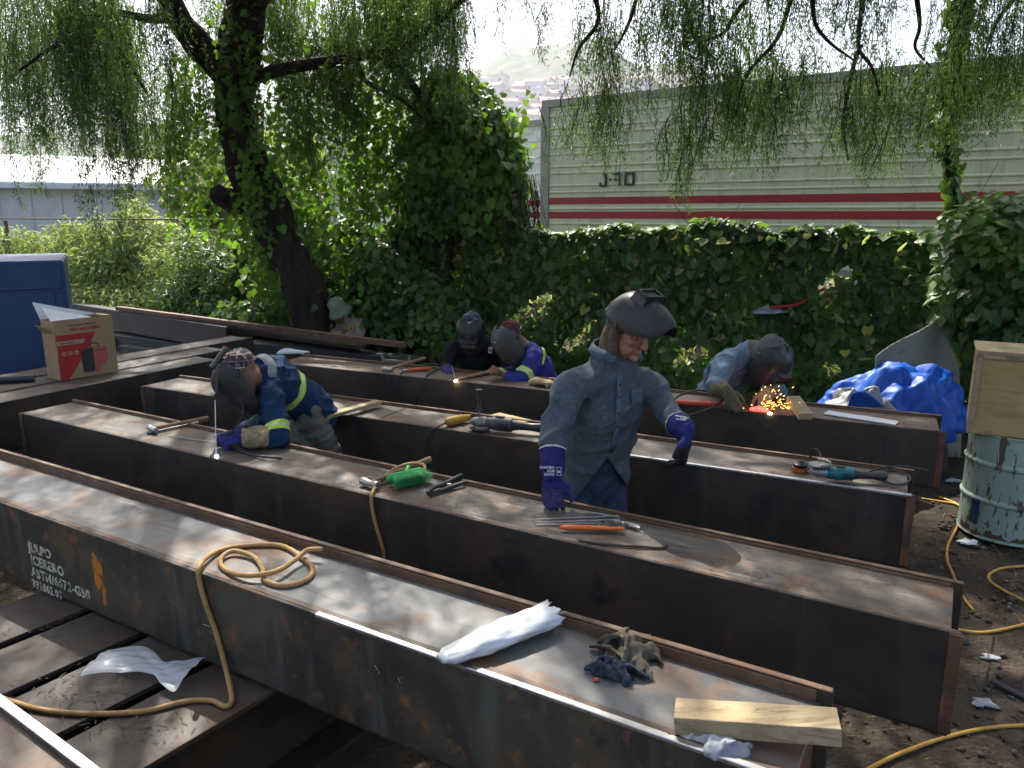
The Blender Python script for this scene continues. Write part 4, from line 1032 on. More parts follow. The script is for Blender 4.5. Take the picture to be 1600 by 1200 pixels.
cloth('hood_camo', (0.10, 0.075, 0.05), (0.22, 0.17, 0.12), (0.03, 0.025, 0.02), 24)
cloth('hem_white', (0.66, 0.66, 0.64), (0.58, 0.58, 0.56)); cloth('collar_grey', (0.30, 0.31, 0.32), (0.36, 0.37, 0.38))
pm('hi_vis', (0.52, 0.72, 0.06), 0.6, 0.0, 0.4, [(60, 3, .45, .7, (0.45, 0.62, 0.08))]); pm('reflective', (0.55, 0.57, 0.55), 0.35, 0.2, 0.5)
def plaid():
    m, nt, b = nmat('plaid')
    vec = coords(nt, False); sp = nt.nodes.new('ShaderNodeSeparateXYZ'); nt.links.new(vec, sp.inputs[0])
    col = (0.10, 0.055, 0.06)
    for ax in range(3):
        for fq, ph, th, c in ((180, 0, .80, (0.55, 0.45, 0.45)), (90, 1.0, .55, (0.02, 0.018, 0.02))):
            mu = nt.nodes.new('ShaderNodeMath'); mu.operation = 'MULTIPLY_ADD'; mu.inputs[1].default_value = fq; mu.inputs[2].default_value = ph
            nt.links.new(sp.outputs[ax], mu.inputs[0])
            sn = nt.nodes.new('ShaderNodeMath'); sn.operation = 'SINE'; nt.links.new(mu.outputs[0], sn.inputs[0])
            gt = nt.nodes.new('ShaderNodeMath'); gt.operation = 'GREATER_THAN'; gt.inputs[1].default_value = th; nt.links.new(sn.outputs[0], gt.inputs[0])
            h = nt.nodes.new('ShaderNodeMath'); h.operation = 'MULTIPLY'; h.inputs[1].default_value = .6; nt.links.new(gt.outputs[0], h.inputs[0])
            col = mixc(nt, h.outputs[0], col, c)
    nt.links.new(col, b.inputs['Base Color']); b.inputs['Roughness'].default_value = .9; b.inputs['Specular IOR Level'].default_value = .15
plaid()

def folds(co, amp, wl, seed):
    """long soft creases whose direction changes from region to region"""
    rg = np.random.default_rng(seed); out = np.zeros(len(co))
    for i in range(4):
        k = unit(rg.normal(size=(1, 3)))[0] * (2 * np.pi / (wl * rg.uniform(1.6, 3.0))); k2 = unit(rg.normal(size=(1, 3)))[0] * (2 * np.pi / (wl * 4.5)); k3 = unit(rg.normal(size=(1, 3)))[0] * (2 * np.pi / (wl * 5))
        s = np.sin(co @ k + 1.1 * np.sin(co @ k2 + rg.uniform(0, 6)) + rg.uniform(0, 6))
        mask = np.clip(.5 + .9 * np.sin(co @ k3 + rg.uniform(0, 6)), 0, 1.2)
        out += ((1 - np.abs(s)) ** 1.6 - .3) * mask
    k = unit(rg.normal(size=(1, 3)))[0] * (2 * np.pi / (wl * .9))
    out += .16 * np.sin(co @ k + 1.5 * np.sin(co @ (k[::-1] * .5)))
    return out * amp * .8
def organic(mb, voxel=.012, smooth=6, fold=None, sm_fac=.5):
    """one continuous skin round overlapping closed shapes; fold=(amplitude, wavelength, seed)"""
    me = mb.mesh('tmp'); o = bpy.data.objects.new('tmp', me); link(o)
    r = o.modifiers.new('r', 'REMESH'); r.mode = 'VOXEL'; r.voxel_size = voxel
    s = o.modifiers.new('s', 'SMOOTH'); s.factor = sm_fac; s.iterations = smooth
    dg = bpy.context.evaluated_depsgraph_get(); out = bpy.data.meshes.new_from_object(o.evaluated_get(dg))
    bpy.data.objects.remove(o); bpy.data.meshes.remove(me)
    if fold:
        n = len(out.vertices); co = np.empty(n * 3, np.float32); out.vertices.foreach_get('co', co); co = co.reshape(-1, 3).astype(float)
        nr = np.empty(n * 3, np.float32); out.vertices.foreach_get('normal', nr); nr = nr.reshape(-1, 3)
        co = co + nr * folds(co, *fold)[:, None]
        out.vertices.foreach_set('co', co.astype(np.float32).ravel())
        bm = bmesh.new(); bm.from_mesh(out); bmesh.ops.smooth_vert(bm, verts=bm.verts, factor=.5, use_axis_x=True, use_axis_y=True, use_axis_z=True); bm.to_mesh(out); bm.free()
    smooth_mesh(out); out.update(); out.materials.clear()
    return out
def slice_mesh(me, planes, lift=.004):
    """copy of the part of a mesh between planes (point, normal kept side), lifted off the surface"""
    bm = bmesh.new(); bm.from_mesh(me)
    for p, n in planes:
        bmesh.ops.bisect_plane(bm, geom=bm.verts[:] + bm.edges[:] + bm.faces[:], plane_co=p, plane_no=n, clear_inner=True)
    bm.normal_update()
    for v in bm.verts: v.co += v.normal * lift
    out = bpy.data.meshes.new('slice'); bm.to_mesh(out); bm.free(); smooth_mesh(out); return out
def between(a, b, t): return Vector(a).lerp(Vector(b), t)

def hand_mb(mb, wrist, fdir, pnorm, thumb, curl=.35, s=1.0, fat=1.0, spread=.12):
    """fdir: wrist->knuckles, pnorm: palm normal, thumb: side the thumb is on (vector)"""
    f = Vector(fdir).normalized(); p = Vector(pnorm); p = (p - f * p.dot(f)).normalized(); t = Vector(thumb); t = (t - f * t.dot(f) - p * t.dot(p)).normalized()
    w0 = Vector(wrist)
    mb.tube([w0 - f * .01, w0 + f * .05 * s, w0 + f * .088 * s], [(.032 * s * fat, .022 * s * fat), (.045 * s, .019 * s * fat), (.044 * s, .014 * s * fat)], 12, side=t, round_caps=True)
    for i, (off, ln) in enumerate(((.0345, .070), (.0115, .079), (-.0120, .074), (-.0345, .058))):
        r = (.0092 if i < 3 else .0082) * s
        k = w0 + f * (.088 - .006 * abs(i - 1)) * s + t * off * s
        c = curl * (1 + .12 * i)
        d1 = (f * math.cos(c) + p * math.sin(c) + t * spread * (1.5 - i) * .4).normalized()
        d2 = (f * math.cos(c * 2.2) + p * math.sin(c * 2.2)).normalized()
        d3 = (f * math.cos(c * 3.0) + p * math.sin(c * 3.0)).normalized()
        a = k + d1 * ln * .46 * s; b = a + d2 * ln * .33 * s; e = b + d3 * ln * .24 * s
        mb.tube([k - f * .02 * s, k, a, b, e], [r * 1.05, r * 1.05, r, r * .93, r * .8], 8, round_caps=True)
    k = w0 + f * .025 * s + t * .032 * s
    d1 = (f * .65 + t * .75 + p * .25).normalized(); d2 = (f * .9 + t * .25 + p * .35).normalized()
    a = k + d1 * .035 * s; b = a + d2 * .03 * s; e = b + d2 * .022 * s
    mb.tube([w0 + f * .02 * s + t * .012 * s, k, a, b, e], [.014 * s * fat, .014 * s * fat, .0125 * s * fat, .0115 * s * fat, .0095 * s * fat], 8, round_caps=True)
    return mb

class Fig:
    """a posed figure: joints in world space"""
    def __init__(s, J, side, seed=1, bulk=1.0):
        s.J = {k: Vector(v) for k, v in J.items()}; s.side = Vector(side).normalized(); s.seed = seed; s.k = bulk
        s.f = Vector(s.J['hf']).normalized(); u = Vector(s.J['hu']); s.u = (u - s.f * u.dot(s.f)).normalized(); s.r = s.f.cross(s.u)
        h = s.J['head']
        s.h = lambda x, y, z: h + s.r * x + s.f * y + s.u * z          # head space: right, forward, up
    def torso(s, mb, g=1.0, hem=.10, neck=True):
        J = s.J; k = s.k * g; pel, ch, nk = J['pel'], J['chest'], J['nk']; ax = (pel - ch).normalized()
        mb.tube([pel + ax * hem, pel, between(pel, ch, .45), ch, between(ch, nk, .7)], [(.165 * k, .125 * k), (.165 * k, .125 * k), (.155 * k, .115 * k), (.175 * k, .125 * k), (.12 * k, .09 * k)], 18, side=s.side, round_caps=True)
        for q in ('l', 'r'): mb.tube([between(ch, nk, .55), J['s' + q]], [.085 * k, .064 * k], 12, round_caps=True)
        return mb
    def arm(s, mb, q, g=1.0, t0=0.0, t1=1.0):
        J = s.J; a, e, w_ = J['s' + q], J['e' + q], J['w' + q]; k = s.k * g
        mb.tube([a, between(a, e, .5), e], [.066 * k, .060 * k, .053 * k], 12, round_caps=True)
        mb.tube([e, between(e, w_, .4), between(e, w_, t1)], [.053 * k, .050 * k, .042 * k], 12, round_caps=True)
        return mb
    def legs(s, mb, g=1.0, lo=1.0):
        J = s.J; k = s.k * g; pel = J['pel']
        for q, sg in (('l', -1), ('r', 1)):
            hp = pel + s.side * (-.085 * sg if False else .085 * (1 if q == 'l' else -1))
            mb.tube([hp, between(hp, J['k' + q], .5), J['k' + q]], [.098 * k, .085 * k, .066 * k], 12, round_caps=True)
            mb.tube([J['k' + q], between(J['k' + q], J['a' + q], .35), between(J['k' + q], J['a' + q], lo)], [.064 * k, .062 * k, .048 * k], 12, round_caps=True)
        mb.ell(pel, (.165 * k, .12 * k, .12 * k), s.side); return mb
    def feet(s, mb, g=1.0):
        for q in 'lr':
            a = s.J['a' + q]; t = s.J.get('toe', V(0, -1, 0)); mb.tube([V(a.x, a.y, max(a.z - .04, .045)) - t * .05, V(a.x, a.y, .05) + t * .06, V(a.x, a.y, .042) + t * .17], [(.048 * g, .05 * g), (.05 * g, .045 * g), (.046 * g, .032 * g)], 10, side=V(t.y, -t.x, 0), round_caps=True)
        return mb
    def head(s, mb, fine=True):
        h = s.h; R_ = lambda c, r: mb.ell(h(*c), r, s.r, s.u)
        R_((0, -.012, .045), (.076, .096, .080)); R_((0, .030, -.025), (.063, .062, .085)); R_((0, .040, -.078), (.050, .050, .036))
        if fine:
            mb.tube([h(0, .092, .016), h(0, .106, -.008), h(0, .117, -.028)], [.0095, .012, .0155], 8, round_caps=True)
            for q in (-1, 1):
                mb.tube([h(0, .089, .026), h(q * .028, .083, .028), h(q * .052, .062, .018)], [.010, .012, .010], 8, round_caps=True)
                R_((q * .040, .066, -.022), (.024, .024, .020)); R_((q * .014, .106, -.031), (.009, .010, .008))
                R_((q * .079, -.006, -.008), (.010, .021, .032)); R_((q * .036, .055, -.065), (.022, .030, .03))
            R_((0, .093, -.058), (.026, .014, .007)); R_((0, .091, -.069), (.022, .013, .008)); R_((0, .084, -.096), (.022, .020, .017))
        mb.tube([h(0, -.03, -.03), between(h(0, -.03, -.03), s.J['nk'], .6), s.J['nk']], [.056, .058, .066], 12, round_caps=True)
        return mb
    def body(s, root, skin='skin', voxel=.011, fine=False, hands=()):
        mb = MB(); s.torso(mb, .80, .05); s.arm(mb, 'l', .8, t1=.8); s.arm(mb, 'r', .8, t1=.8); s.legs(mb, .84); s.feet(mb, .85); s.head(mb, fine)
        for hq in hands: hand_mb(mb, *hq)
        return mesh_obj('body', organic(mb, voxel, 3 if fine else 4), MAT[skin], root)

def helmet(root, F, mat='black_plastic', tilt=0.0, pivot=(0, .0, .035), s=1.0, window=True, name='welding_helmet', win_mat='black_rubber', band=True):
    """face shield: curved shell, raised window frame, pivot knobs, head band; tilt swings it up about the temples"""
    ct, st_ = math.cos(tilt), math.sin(tilt)
    def P(x, y, z):
        y0, z0 = y - pivot[1], z - pivot[2]
        return F.h(x * s, pivot[1] * s + (y0 * ct - z0 * st_) * s, pivot[2] * s + (y0 * st_ + z0 * ct) * s)
    rows = []
    prof = [(-.175, .072, .118, 62), (-.155, .086, .132, 72), (-.12, .100, .143, 82), (-.07, .108, .150, 90), (-.02, .111, .152, 96), (.03, .112, .150, 101), (.07, .110, .142, 100), (.10, .102, .126, 95), (.125, .086, .100, 88), (.138, .060, .066, 85), (.144, .028, .030, 85)]
    for z, rx, ry, am in prof:
        rows.append([P(rx * math.sin(R(am) * (j / 14 - 1)), .012 + ry * math.cos(R(am) * (j / 14 - 1)), z + .012 * (1 - math.cos(R(am) * (j / 14 - 1)))) for j in range(29)])
    b = MB(); b.grid(rows); o = b.build(name, MAT[mat], root, smooth=True)
    sd = o.modifiers.new('solid', 'SOLIDIFY'); sd.thickness = .005; sd.offset = -1
    sb = o.modifiers.new('sub', 'SUBSURF'); sb.levels = 1; sb.render_levels = 1
    rim = MB(); rim.tube([rows[0][j] for j in range(29)], .0045, 6); rim.build('rim', MAT[mat], o, smooth=True)
    for q in (0, 28):
        rim = MB(); rim.tube([r[q] for r in rows], .004, 6); rim.build('rim', MAT[mat], o, smooth=True)
    if window:
        fr = MB(); zc, hw, hh, y0, y1 = .018, .066, .034, .142, .186
        for (xa, xb, za, zb) in ((-hw, hw, hh - .010, hh), (-hw, hw, -hh, -hh + .010), (-hw, -hw + .010, -hh, hh), (hw - .010, hw, -hh, hh)):
            fr.hexa([P(xa, y0 - .012, zc + za), P(xb, y0 - .012, zc + za), P(xb, y1, zc + za), P(xa, y1, zc + za), P(xa, y0 - .012, zc + zb), P(xb, y0 - .012, zc + zb), P(xb, y1, zc + zb), P(xa, y1, zc + zb)])
        fr.hexa([P(-hw - .008, y0 - .02, zc - hh - .008), P(hw + .008, y0 - .02, zc - hh - .008), P(hw + .002, y1 - .016, zc - hh - .002), P(-hw - .002, y1 - .016, zc - hh - .002), P(-hw - .008, y0 - .02, zc + hh + .008), P(hw + .008, y0 - .02, zc + hh + .008), P(hw + .002, y1 - .016, zc + hh + .002), P(-hw - .002, y1 - .016, zc + hh + .002)])
        w_ = fr.build('window_frame', MAT[mat], o)
        gl = MB(); gl.hexa([P(-hw + .011, y1 - .016, zc - hh + .011), P(hw - .011, y1 - .016, zc - hh + .011), P(hw - .011, y1 - .010, zc - hh + .011), P(-hw + .011, y1 - .010, zc - hh + .011), P(-hw + .011, y1 - .016, zc + hh - .011), P(hw - .011, y1 - .016, zc + hh - .011), P(hw - .011, y1 - .010, zc + hh - .011), P(-hw + .011, y1 - .010, zc + hh - .011)])
        gl.build('lens', MAT[win_mat], o)
    for q in (-1, 1):
        kn = MB(); kn.lathe(P(q * .108, .0, .035), [(.019, 0), (.019, .010), (.013, .016)], 14, F.r * q); kn.build('pivot_knob', MAT['black_plastic'], o, smooth=True, ang=40)
    if band:
        bd = MB(); pts = [F.h(.088 * math.sin(R(a)), -.01 + .112 * math.cos(R(a)), .048) for a in range(0, 361, 15)]; bd.tube(pts, [(.012, .003)] * len(pts), 6, side=F.u); bd.build('head_band', MAT['black_plastic'], o, smooth=True)
    return o
def cap_mesh(F, z0=.03, brim=None, s=1.0):
    """soft cap hugging the skull; brim: direction angle (deg, 0 = forward)"""
    b = MB(); prof = [(.0, 1.0), (.03, 1.02), (.06, .98), (.085, .84), (.103, .56), (.110, .2)]
    rows = []
    for dz, k in prof: rows.append([F.h(.083 * k * s * math.sin(2 * math.pi * j / 28), -.012 + .105 * k * s * math.cos(2 * math.pi * j / 28), z0 + dz * s + .006 * math.sin(5 * j)) for j in range(29)])
    b.grid(rows); b.f.append(tuple((len(prof) - 1) * 29 + j for j in range(28)))
    if brim is not None:
        rr = []
        for t in (0, .5, 1.0): rr.append([F.h((.083 + .0 * t) * s * math.sin(R(a)) * (1 - .1 * t), -.012 + (.105 + .075 * t * math.cos(R((a - brim) * 1.05))) * s * math.cos(R(a)), z0 + .004 - .014 * t) if abs(brim) < 1 else F.h(.083 * s * math.sin(R(a + brim)), -.012 + (.105 + .06 * t) * s * math.cos(R(a + brim)), z0 - .012 * t) for a in range(-75, 76, 10)])
        b.grid(rr)
    return b
def glove(root, mat, F, q, wrist, fdir, pn, th, cuff, curl=.35, s=1.12, fat=1.15, cuffr=(.052, .058), flare=.13, voxel=.0045, name='glove'):
    """work glove with gauntlet running back along the forearm"""
    mb = MB(); hand_mb(mb, wrist, fdir, pn, th, curl, s, fat)
    c = Vector(cuff).normalized(); wv = Vector(wrist)
    mb.tube([wv + Vector(fdir).normalized() * .02, wv + c * flare * .35, wv + c * flare], [cuffr[0] * .72, cuffr[0], cuffr[1]], 14)
    return mesh_obj(name, organic(mb, voxel, 1, (.0025, .05, F.seed + 5)), MAT[mat], root)

# ------------------------------------------------------------------ 1. the standing man
def man_standing():
    J = dict(pel=at(925, 765, 3.62), chest=at(945, 635, 3.52), nk=at(962, 553, 3.46), head=at(981, 516, 3.40),
             sl=at(1020, 604, 3.58), sr=at(892, 603, 3.36), er=at(864, 672, 3.28), wr=at(863, 745, 3.14),
             el=at(1046, 650, 3.46), wl=at(1073, 676, 3.24),
             kl=V(.50, 3.50, .47), kr=V(.30, 3.42, .47), al=V(.50, 3.72, .09), ar=V(.26, 3.60, .09), toe=V(.2, -.97, 0).normalized(),
             hf=V(.64, -.70, -.34), hu=V(.24, -.16, .96))
    side = J['sl'] - J['sr']; side.z *= .4
    F = Fig(J, side, 3, 1.0)
    root = thing('person', V(.38, 3.62, 0), 'man standing in a worn denim shirt and blue gloves, welding helmet flipped up', 'person', 'workers')
    F.body(root, 'skin', .0055, True)
    h = F.h
    for q in (-1, 1):
        e = MB(); e.ell(h(q * .031, .0755, .003), (.0125, .0125, .0125), n=10, m=8); eo = e.build('eye', MAT['eye_white'], root, smooth=True)
        e = MB(); e.ell(h(q * .031 + .002, .0855, .001), (.0062, .004, .0062), F.r, F.u, n=8, m=6); e.build('iris', MAT['eye_dark'], eo, smooth=True)
        for dz in (.0095, -.0085):
            e = MB(); e.tube([h(q * .016, .083, dz * .5), h(q * .031, .0885, dz), h(q * .046, .078, dz * .4)], [.0035, .005, .0035], 6, round_caps=True); e.build('eyelid', MAT['skin'], root, smooth=True)
        e = MB(); e.tube([h(q * .010, .098, .029), h(q * .030, .096, .035), h(q * .052, .074, .026)], [.0045, .0055, .003], 6, round_caps=True); e.build('eyebrow', MAT['hair_dark'], root, smooth=True)
    e = MB(); e.tube([h(-.032, .092, -.056), h(-.016, .107, -.046), h(0, .110, -.045), h(.016, .107, -.046), h(.032, .092, -.056)], [.002, .0045, .004, .0045, .002], 8, round_caps=True); e.build('moustache', MAT['stubble'], root, smooth=True)
    # camouflage hood under the helmet, round ears and neck
    mb = MB(); mb.ell(h(0, -.022, .045), (.086, .096, .088), F.r, F.u); mb.tube([h(0, -.045, .0), h(0, -.045, -.07), between(h(0, -.03, -.10), J['nk'], .6)], [(.080, .066), (.076, .066), (.085, .08)], 14, side=F.r, round_caps=True)
    for q in (-1, 1): mb.tube([h(q * .074, -.012, .05), h(q * .078, -.004, -.03), h(q * .062, .01, -.10)], [.02, .022, .024], 8, round_caps=True)
    mesh_obj('hood', organic(mb, .009, 3, (.004, .05, 8)), MAT['hood_camo'], root)
    helmet(root, F, tilt=R(80), s=.94)
    # shirt
    mb = MB(); F.torso(mb, 1.16, .02); F.arm(mb, 'l', 1.12, t1=.72); F.arm(mb, 'r', 1.20, t1=.58)
    mb.tube([J['pel'] + V(0, 0, .15), J['pel'], J['pel'] - V(0, 0, .09)], [(.17, .13), (.180, .142), (.19, .15)], 18, side=F.side)
    me = organic(mb, .0085, 6, (.011, .10, 21))
    # open shirt tails: cut an inverted V at the front hem
    bm = bmesh.new(); bm.from_mesh(me)
    apex = at(948, 715, 3.45)
    dead = [v for v in bm.verts if v.co.z < apex.z and v.co.y < J['pel'].y + .02 and abs(v.co.x - apex.x) < (apex.z - v.co.z) * .62]
    dead += [v for v in bm.verts if v.co.z < J['pel'].z - .045 - .05 * math.sin(v.co.x * 22 + 1)]
    bmesh.ops.delete(bm, geom=list(set(dead)), context='VERTS')
    for _ in range(14):
        bv = {}
        for v in bm.verts:
            nb = [e.other_vert(v) for e in v.link_edges if e.is_boundary]
            if len(nb) == 2: bv[v] = (nb[0].co + nb[1].co) / 2
        for v, c_ in bv.items(): v.co = v.co.lerp(c_, .5)
    bm.to_mesh(me); bm.free()
    sh = mesh_obj('shirt', me, MAT['denim_dirty'], root); sd = sh.modifiers.new('s', 'SOLIDIFY'); sd.thickness = .004; sd.offset = -1
    # collar, placket, pocket, buttons
    fwd = F.side.cross(V(0, 0, 1)); fwd = -fwd if fwd.y > 0 else fwd; fwd.normalize()
    c = MB(); nk = J['nk']
    ring = []
    for a in range(-150, 151, 12):
        dr = F.side * math.sin(R(a)) - fwd * math.cos(R(a)) * -1 if False else F.side * math.sin(R(a)) * .108 - fwd * math.cos(R(a)) * .094
        ring.append((nk + dr + V(0, 0, .040 + .022 * math.cos(R(a)))))
    rows = [ring, [p + (p - nk) * .22 - V(0, 0, .048) for p in ring]]
    c.grid(rows); co = c.build('collar', MAT['denim'], root, smooth=True); sd = co.modifiers.new('s', 'SOLIDIFY'); sd.thickness = .006
    def shirt_hit(px, py, lift=.004):
        dg = bpy.context.evaluated_depsgraph_get(); ev = sh.evaluated_get(dg); o = ORG[sh.name]
        d = ray(px, py).normalized(); ok, loc, nr, _ = ev.ray_cast(_C - o, d)
        return (loc + o + nr * lift, nr) if ok else (at(px, py, 3.4), V(0, -1, 0))
    pts = [shirt_hit(x, y)[0] for x, y in ((968, 586), (968, 600), (967, 620), (966, 645), (964, 665), (960, 690), (954, 706))]
    b = MB(); b.tube(pts, [(.016, .003)] * len(pts), 6, side=F.side); b.build('placket', MAT['denim'], root, smooth=True)
    for i in (1, 2, 3, 4): b = MB(); b.ell(pts[i] - V(0, .004, 0), (.0055, .003, .0055), n=8, m=5); b.build('button', MAT['eye_dark'], root, smooth=True)
    pk = [[shirt_hit(984 + 18 * u + 2 * v, 608 + 27 * v - 3 * u, .004)[0] for u in (0, .25, .5, .75, 1)] for v in (0, .25, .5, .75, 1)]
    b = MB(); b.grid(pk); po = b.build('pocket', MAT['denim'], root, smooth=True); sd = po.modifiers.new('s', 'SOLIDIFY'); sd.thickness = .003
    b = MB(); b.tube(pk[0], [(.005, .003)] * 5, 6); b.build('pocket_flap', MAT['denim_dirty'], po)
    # jeans and boots
    mb = MB(); F.legs(mb, 1.08); mb.tube([J['pel'] - V(0, 0, .05), J['pel'], between(J['pel'], J['chest'], .42)], [(.168, .128), (.168, .128), (.150, .112)], 16, side=F.side, round_caps=True); mesh_obj('jeans', organic(mb, .011, 5, (.010, .08, 4)), MAT['jeans_dark'], root)
    mb = MB(); F.feet(mb, 1.1); mesh_obj('boots', organic(mb, .01, 2), MAT['black_plastic'], root)
    # gloves
    wr, wl = J['wr'], J['wl']
    g1 = glove(root, 'glove_blue', F, 'r', wr, V(.015, -.10, -1), V(.25, .9, -.1), V(1, -.1, 0), (J['er'] - wr), .30, 1.12, 1.12, (.055, .060), .125)
    g2 = glove(root, 'glove_blue', F, 'l', wl, V(-.12, -.25, -1), V(-.8, .3, 0), V(-.2, -1, .1), (J['el'] - wl), .42, 1.12, 1.12, (.054, .060), .11)
    for g_, wv, cf, fl in ((g1, wr, (J['er'] - wr).normalized(), .125), (g2, wl, (J['el'] - wl).normalized(), .11)):
        me = g_.data.copy(); me.transform(Matrix.Translation(ORG[root.name])); p = wv + cf * (fl - .008)
        m2 = slice_mesh(me, [(p, cf)], .003); mesh_obj('cuff_hem', m2, None, g_); m2.materials.clear(); m2.materials.append(MAT['hem_white'])
        m3 = slice_mesh(me, [(wv + V(0, 0, -.045), V(0, 0, -1))], .0012); m3.materials.clear(); m3.materials.append(MAT['glove_palm' if g_ is g2 else 'glove_purple']); mesh_obj('grip', m3, None, g_)
    # white print on the cuffs
    def glove_print(g_, px, py, lines, w_=.045, flip=1):
        dg = bpy.context.evaluated_depsgraph_get(); ev = g_.evaluated_get(dg); o = ORG[root.name]
        ok, loc, nr, _ = ev.ray_cast(_C - o, ray(px, py).normalized())
        if not ok: return
        c_ = loc + o; nr = Vector(nr); ey = V(0, 0, flip) - nr * (nr.z * flip); ey.normalize(); ex = ey.cross(nr)
        for i, tx in enumerate(lines):
            flat_text('cuff_print', tx, .014, c_ + nr * .0035 - ex * .012 + ey * (.012 - .015 * i), ex, ey, 'hem_white', g_, .0006, .0008)
        if g_ is g1:
         for (a, b_, w2, h2) in ((-.022, .004, .002, .036), (-.040, .004, .002, .036), (-.031, .021, .016, .002), (-.031, -.013, .016, .002), (-.031, .006, .010, .010)):
            b = MB(); b.box(c_ + nr * .003 + ex * a + ey * b_, (w2, h2, .0016), ex, ey, nr); b.build('cuff_print', MAT['hem_white'], g_)
    glove_print(g1, 862, 735, ['GLOVE', 'SPLIT', 'WELDING'], flip=-1)
    glove_print(g2, 1070, 655, ['GLOVE', 'SPLIT', 'WELDING'], flip=-1)
man_standing()

# ------------------------------------------------------------------ 2. welder bent over the second beam
def man_left():
    J = dict(pel=at(476, 628, 4.60), chest=at(428, 590, 4.42), nk=at(404, 582, 4.30), head=at(380, 590, 4.20),
             sl=at(424, 622, 4.20), sr=at(408, 572, 4.52), el=at(436, 682, 4.06), wl=at(381, 684, 4.02),
             er=at(428, 650, 4.38), wr=at(372, 676, 4.16),
             kl=V(-1.30, 4.50, .50), kr=V(-1.12, 4.66, .50), al=V(-1.12, 4.55, .09), ar=V(-.95, 4.72, .09), toe=V(-.86, .5, 0).normalized(),
             hf=V(-.72, -.28, -.62), hu=V(-.62, -.10, .72))
    F = Fig(J, J['sr'] - J['sl'], 5, .98)
    root = thing('person', V(-1.2, 4.6, 0), 'welder in blue jacket with yellow-green stripes and plaid cap bent over beam', 'person', 'workers')
    F.body(root, 'skin_dark', .009, False)
    mesh_obj('cap', cap_mesh(F, .035, None, 1.08).mesh('cap', True), MAT['plaid'], root)
    helmet(root, F, tilt=R(-8), s=1.02, win_mat='eye_dark')
    # flipped-up front cover of the helmet, standing above the cap
    b = MB(); p = at(331, 574, 4.12); q = at(354, 543, 4.16); b.tube([p, q], [(.016, .022)] * 2, 10); b.build('helmet_flip_cover', MAT['grey_plastic'], root, smooth=True, ang=40)
    b = MB(); b.tube([at(335, 572, 4.12), at(340, 590, 4.08), at(338, 612, 4.06)], .008, 6); b.build('cover_hinge', MAT['black_plastic'], root)
    mb = MB(); F.torso(mb, 1.06, .10); F.arm(mb, 'l', 1.22, t1=.42); F.arm(mb, 'r', 1.12, t1=.6)
    me = organic(mb, .009, 5, (.014, .085, 31)); jk = mesh_obj('jacket', me.copy(), MAT['jacket_blue'], root)
    # stripes: over the back and round the near sleeve
    ax = (J['pel'] - J['chest']).normalized(); c0 = J['chest'] + ax * .085
    up = V(0, 0, 1) - ax * ax.z; up.normalize(); armax = (J['el'] - J['sl']).normalized()
    clip = [(J['sl'] + V(0, -.005, 0) + armax * .10, -armax)]
    for a0, w_, m in ((0, .020, 'hi_vis'), (.020, .012, 'reflective'), (.032, .020, 'hi_vis')):
        s2 = slice_mesh(me, [(c0 + ax * a0, ax), (c0 + ax * (a0 + w_), -ax)] + clip, .003); s2.materials.clear(); s2.materials.append(MAT[m]); mesh_obj('back_stripe', s2, None, jk)
        p = J['sl'] + armax * (.70 * (J['el'] - J['sl']).length + a0)
        s3 = slice_mesh(me, [(p, armax), (p + armax * w_, -armax), (J['sl'] + V(.0, .09, 0), V(0, -1, 0))], .003); s3.materials.clear(); s3.materials.append(MAT[m]); mesh_obj('sleeve_stripe', s3, None, jk)
    s4 = slice_mesh(me, [(J['sl'] + V(-.045, 0, 0), V(-1, 0, 0)), (J['sl'] + V(0, -.02, 0), V(0, -1, 0)), (J['sl'] + armax * .10, armax)], .002); s4.materials.clear(); s4.materials.append(MAT['collar_grey']); mesh_obj('sleeve_piping', s4, None, jk)
    c = MB(); nk = J['nk']; t = (J['head'] - J['chest']).normalized(); a_, b_ = frame_of(t, V(0, 0, 1)); ring = [nk + a_ * (.082 * math.cos(R(k))) + b_ * (.082 * math.sin(R(k))) for k in range(0, 361, 15)]
    c.grid([[p + t * .025 for p in ring], [p + (p - nk) * .25 - t * .035 for p in ring]]); co = c.build('collar', MAT['collar_grey'], root, smooth=True); sd = co.modifiers.new('s', 'SOLIDIFY'); sd.thickness = .006
    mb = MB(); F.legs(mb, 1.0); mesh_obj('trousers', organic(mb, .011, 5, (.011, .07, 41)), MAT['pants_grey'], root)
    mb = MB(); F.feet(mb, 1.1); mesh_obj('boots', organic(mb, .01, 2), MAT['black_plastic'], root)
    mb = MB(); F.arm(mb, 'r', 1.0, t1=.92); mesh_obj('shirt_sleeve', organic(mb, .009, 4, (.008, .06, 43)), MAT['denim'], root)
    mb = MB(); e, wv = J['el'], J['wl']; mb.tube([between(e, wv, .25), between(e, wv, .6), between(e, wv, 1.05)], [.068, .062, .052], 14); mesh_obj('gauntlet', organic(mb, .007, 3, (.008, .05, 45)), MAT['glove_tan'], root)
    glove(root, 'glove_blue', F, 'l', wv, V(-1, -.12, -.10), V(.05, .3, -1), V(0, 1, .2), V(1, 0, 0), .62, 1.05, 1.1, (.042, .044), .04)
    glove(root, 'glove_purple', F, 'r', J['wr'], V(-1, -.25, -.15), V(.1, -.5, -1), V(0, -.8, .3), V(1, 0, 0), .6, 1.0, 1.1, (.042, .044), .05)
    b = MB(); z = lambda px, py: at(px, py, 4.04)
    # emblem stitched between the shoulders and lettering on the far sleeve
    b.tube(catmull([at(378, 628, 4.10), at(380, 645, 4.08), at(368, 668, 4.05), at(354, 682, 4.02)], 5), .006, 6); b.build('helmet_hose', MAT['black_rubber'], root, smooth=True)
    return J
JL = man_left()

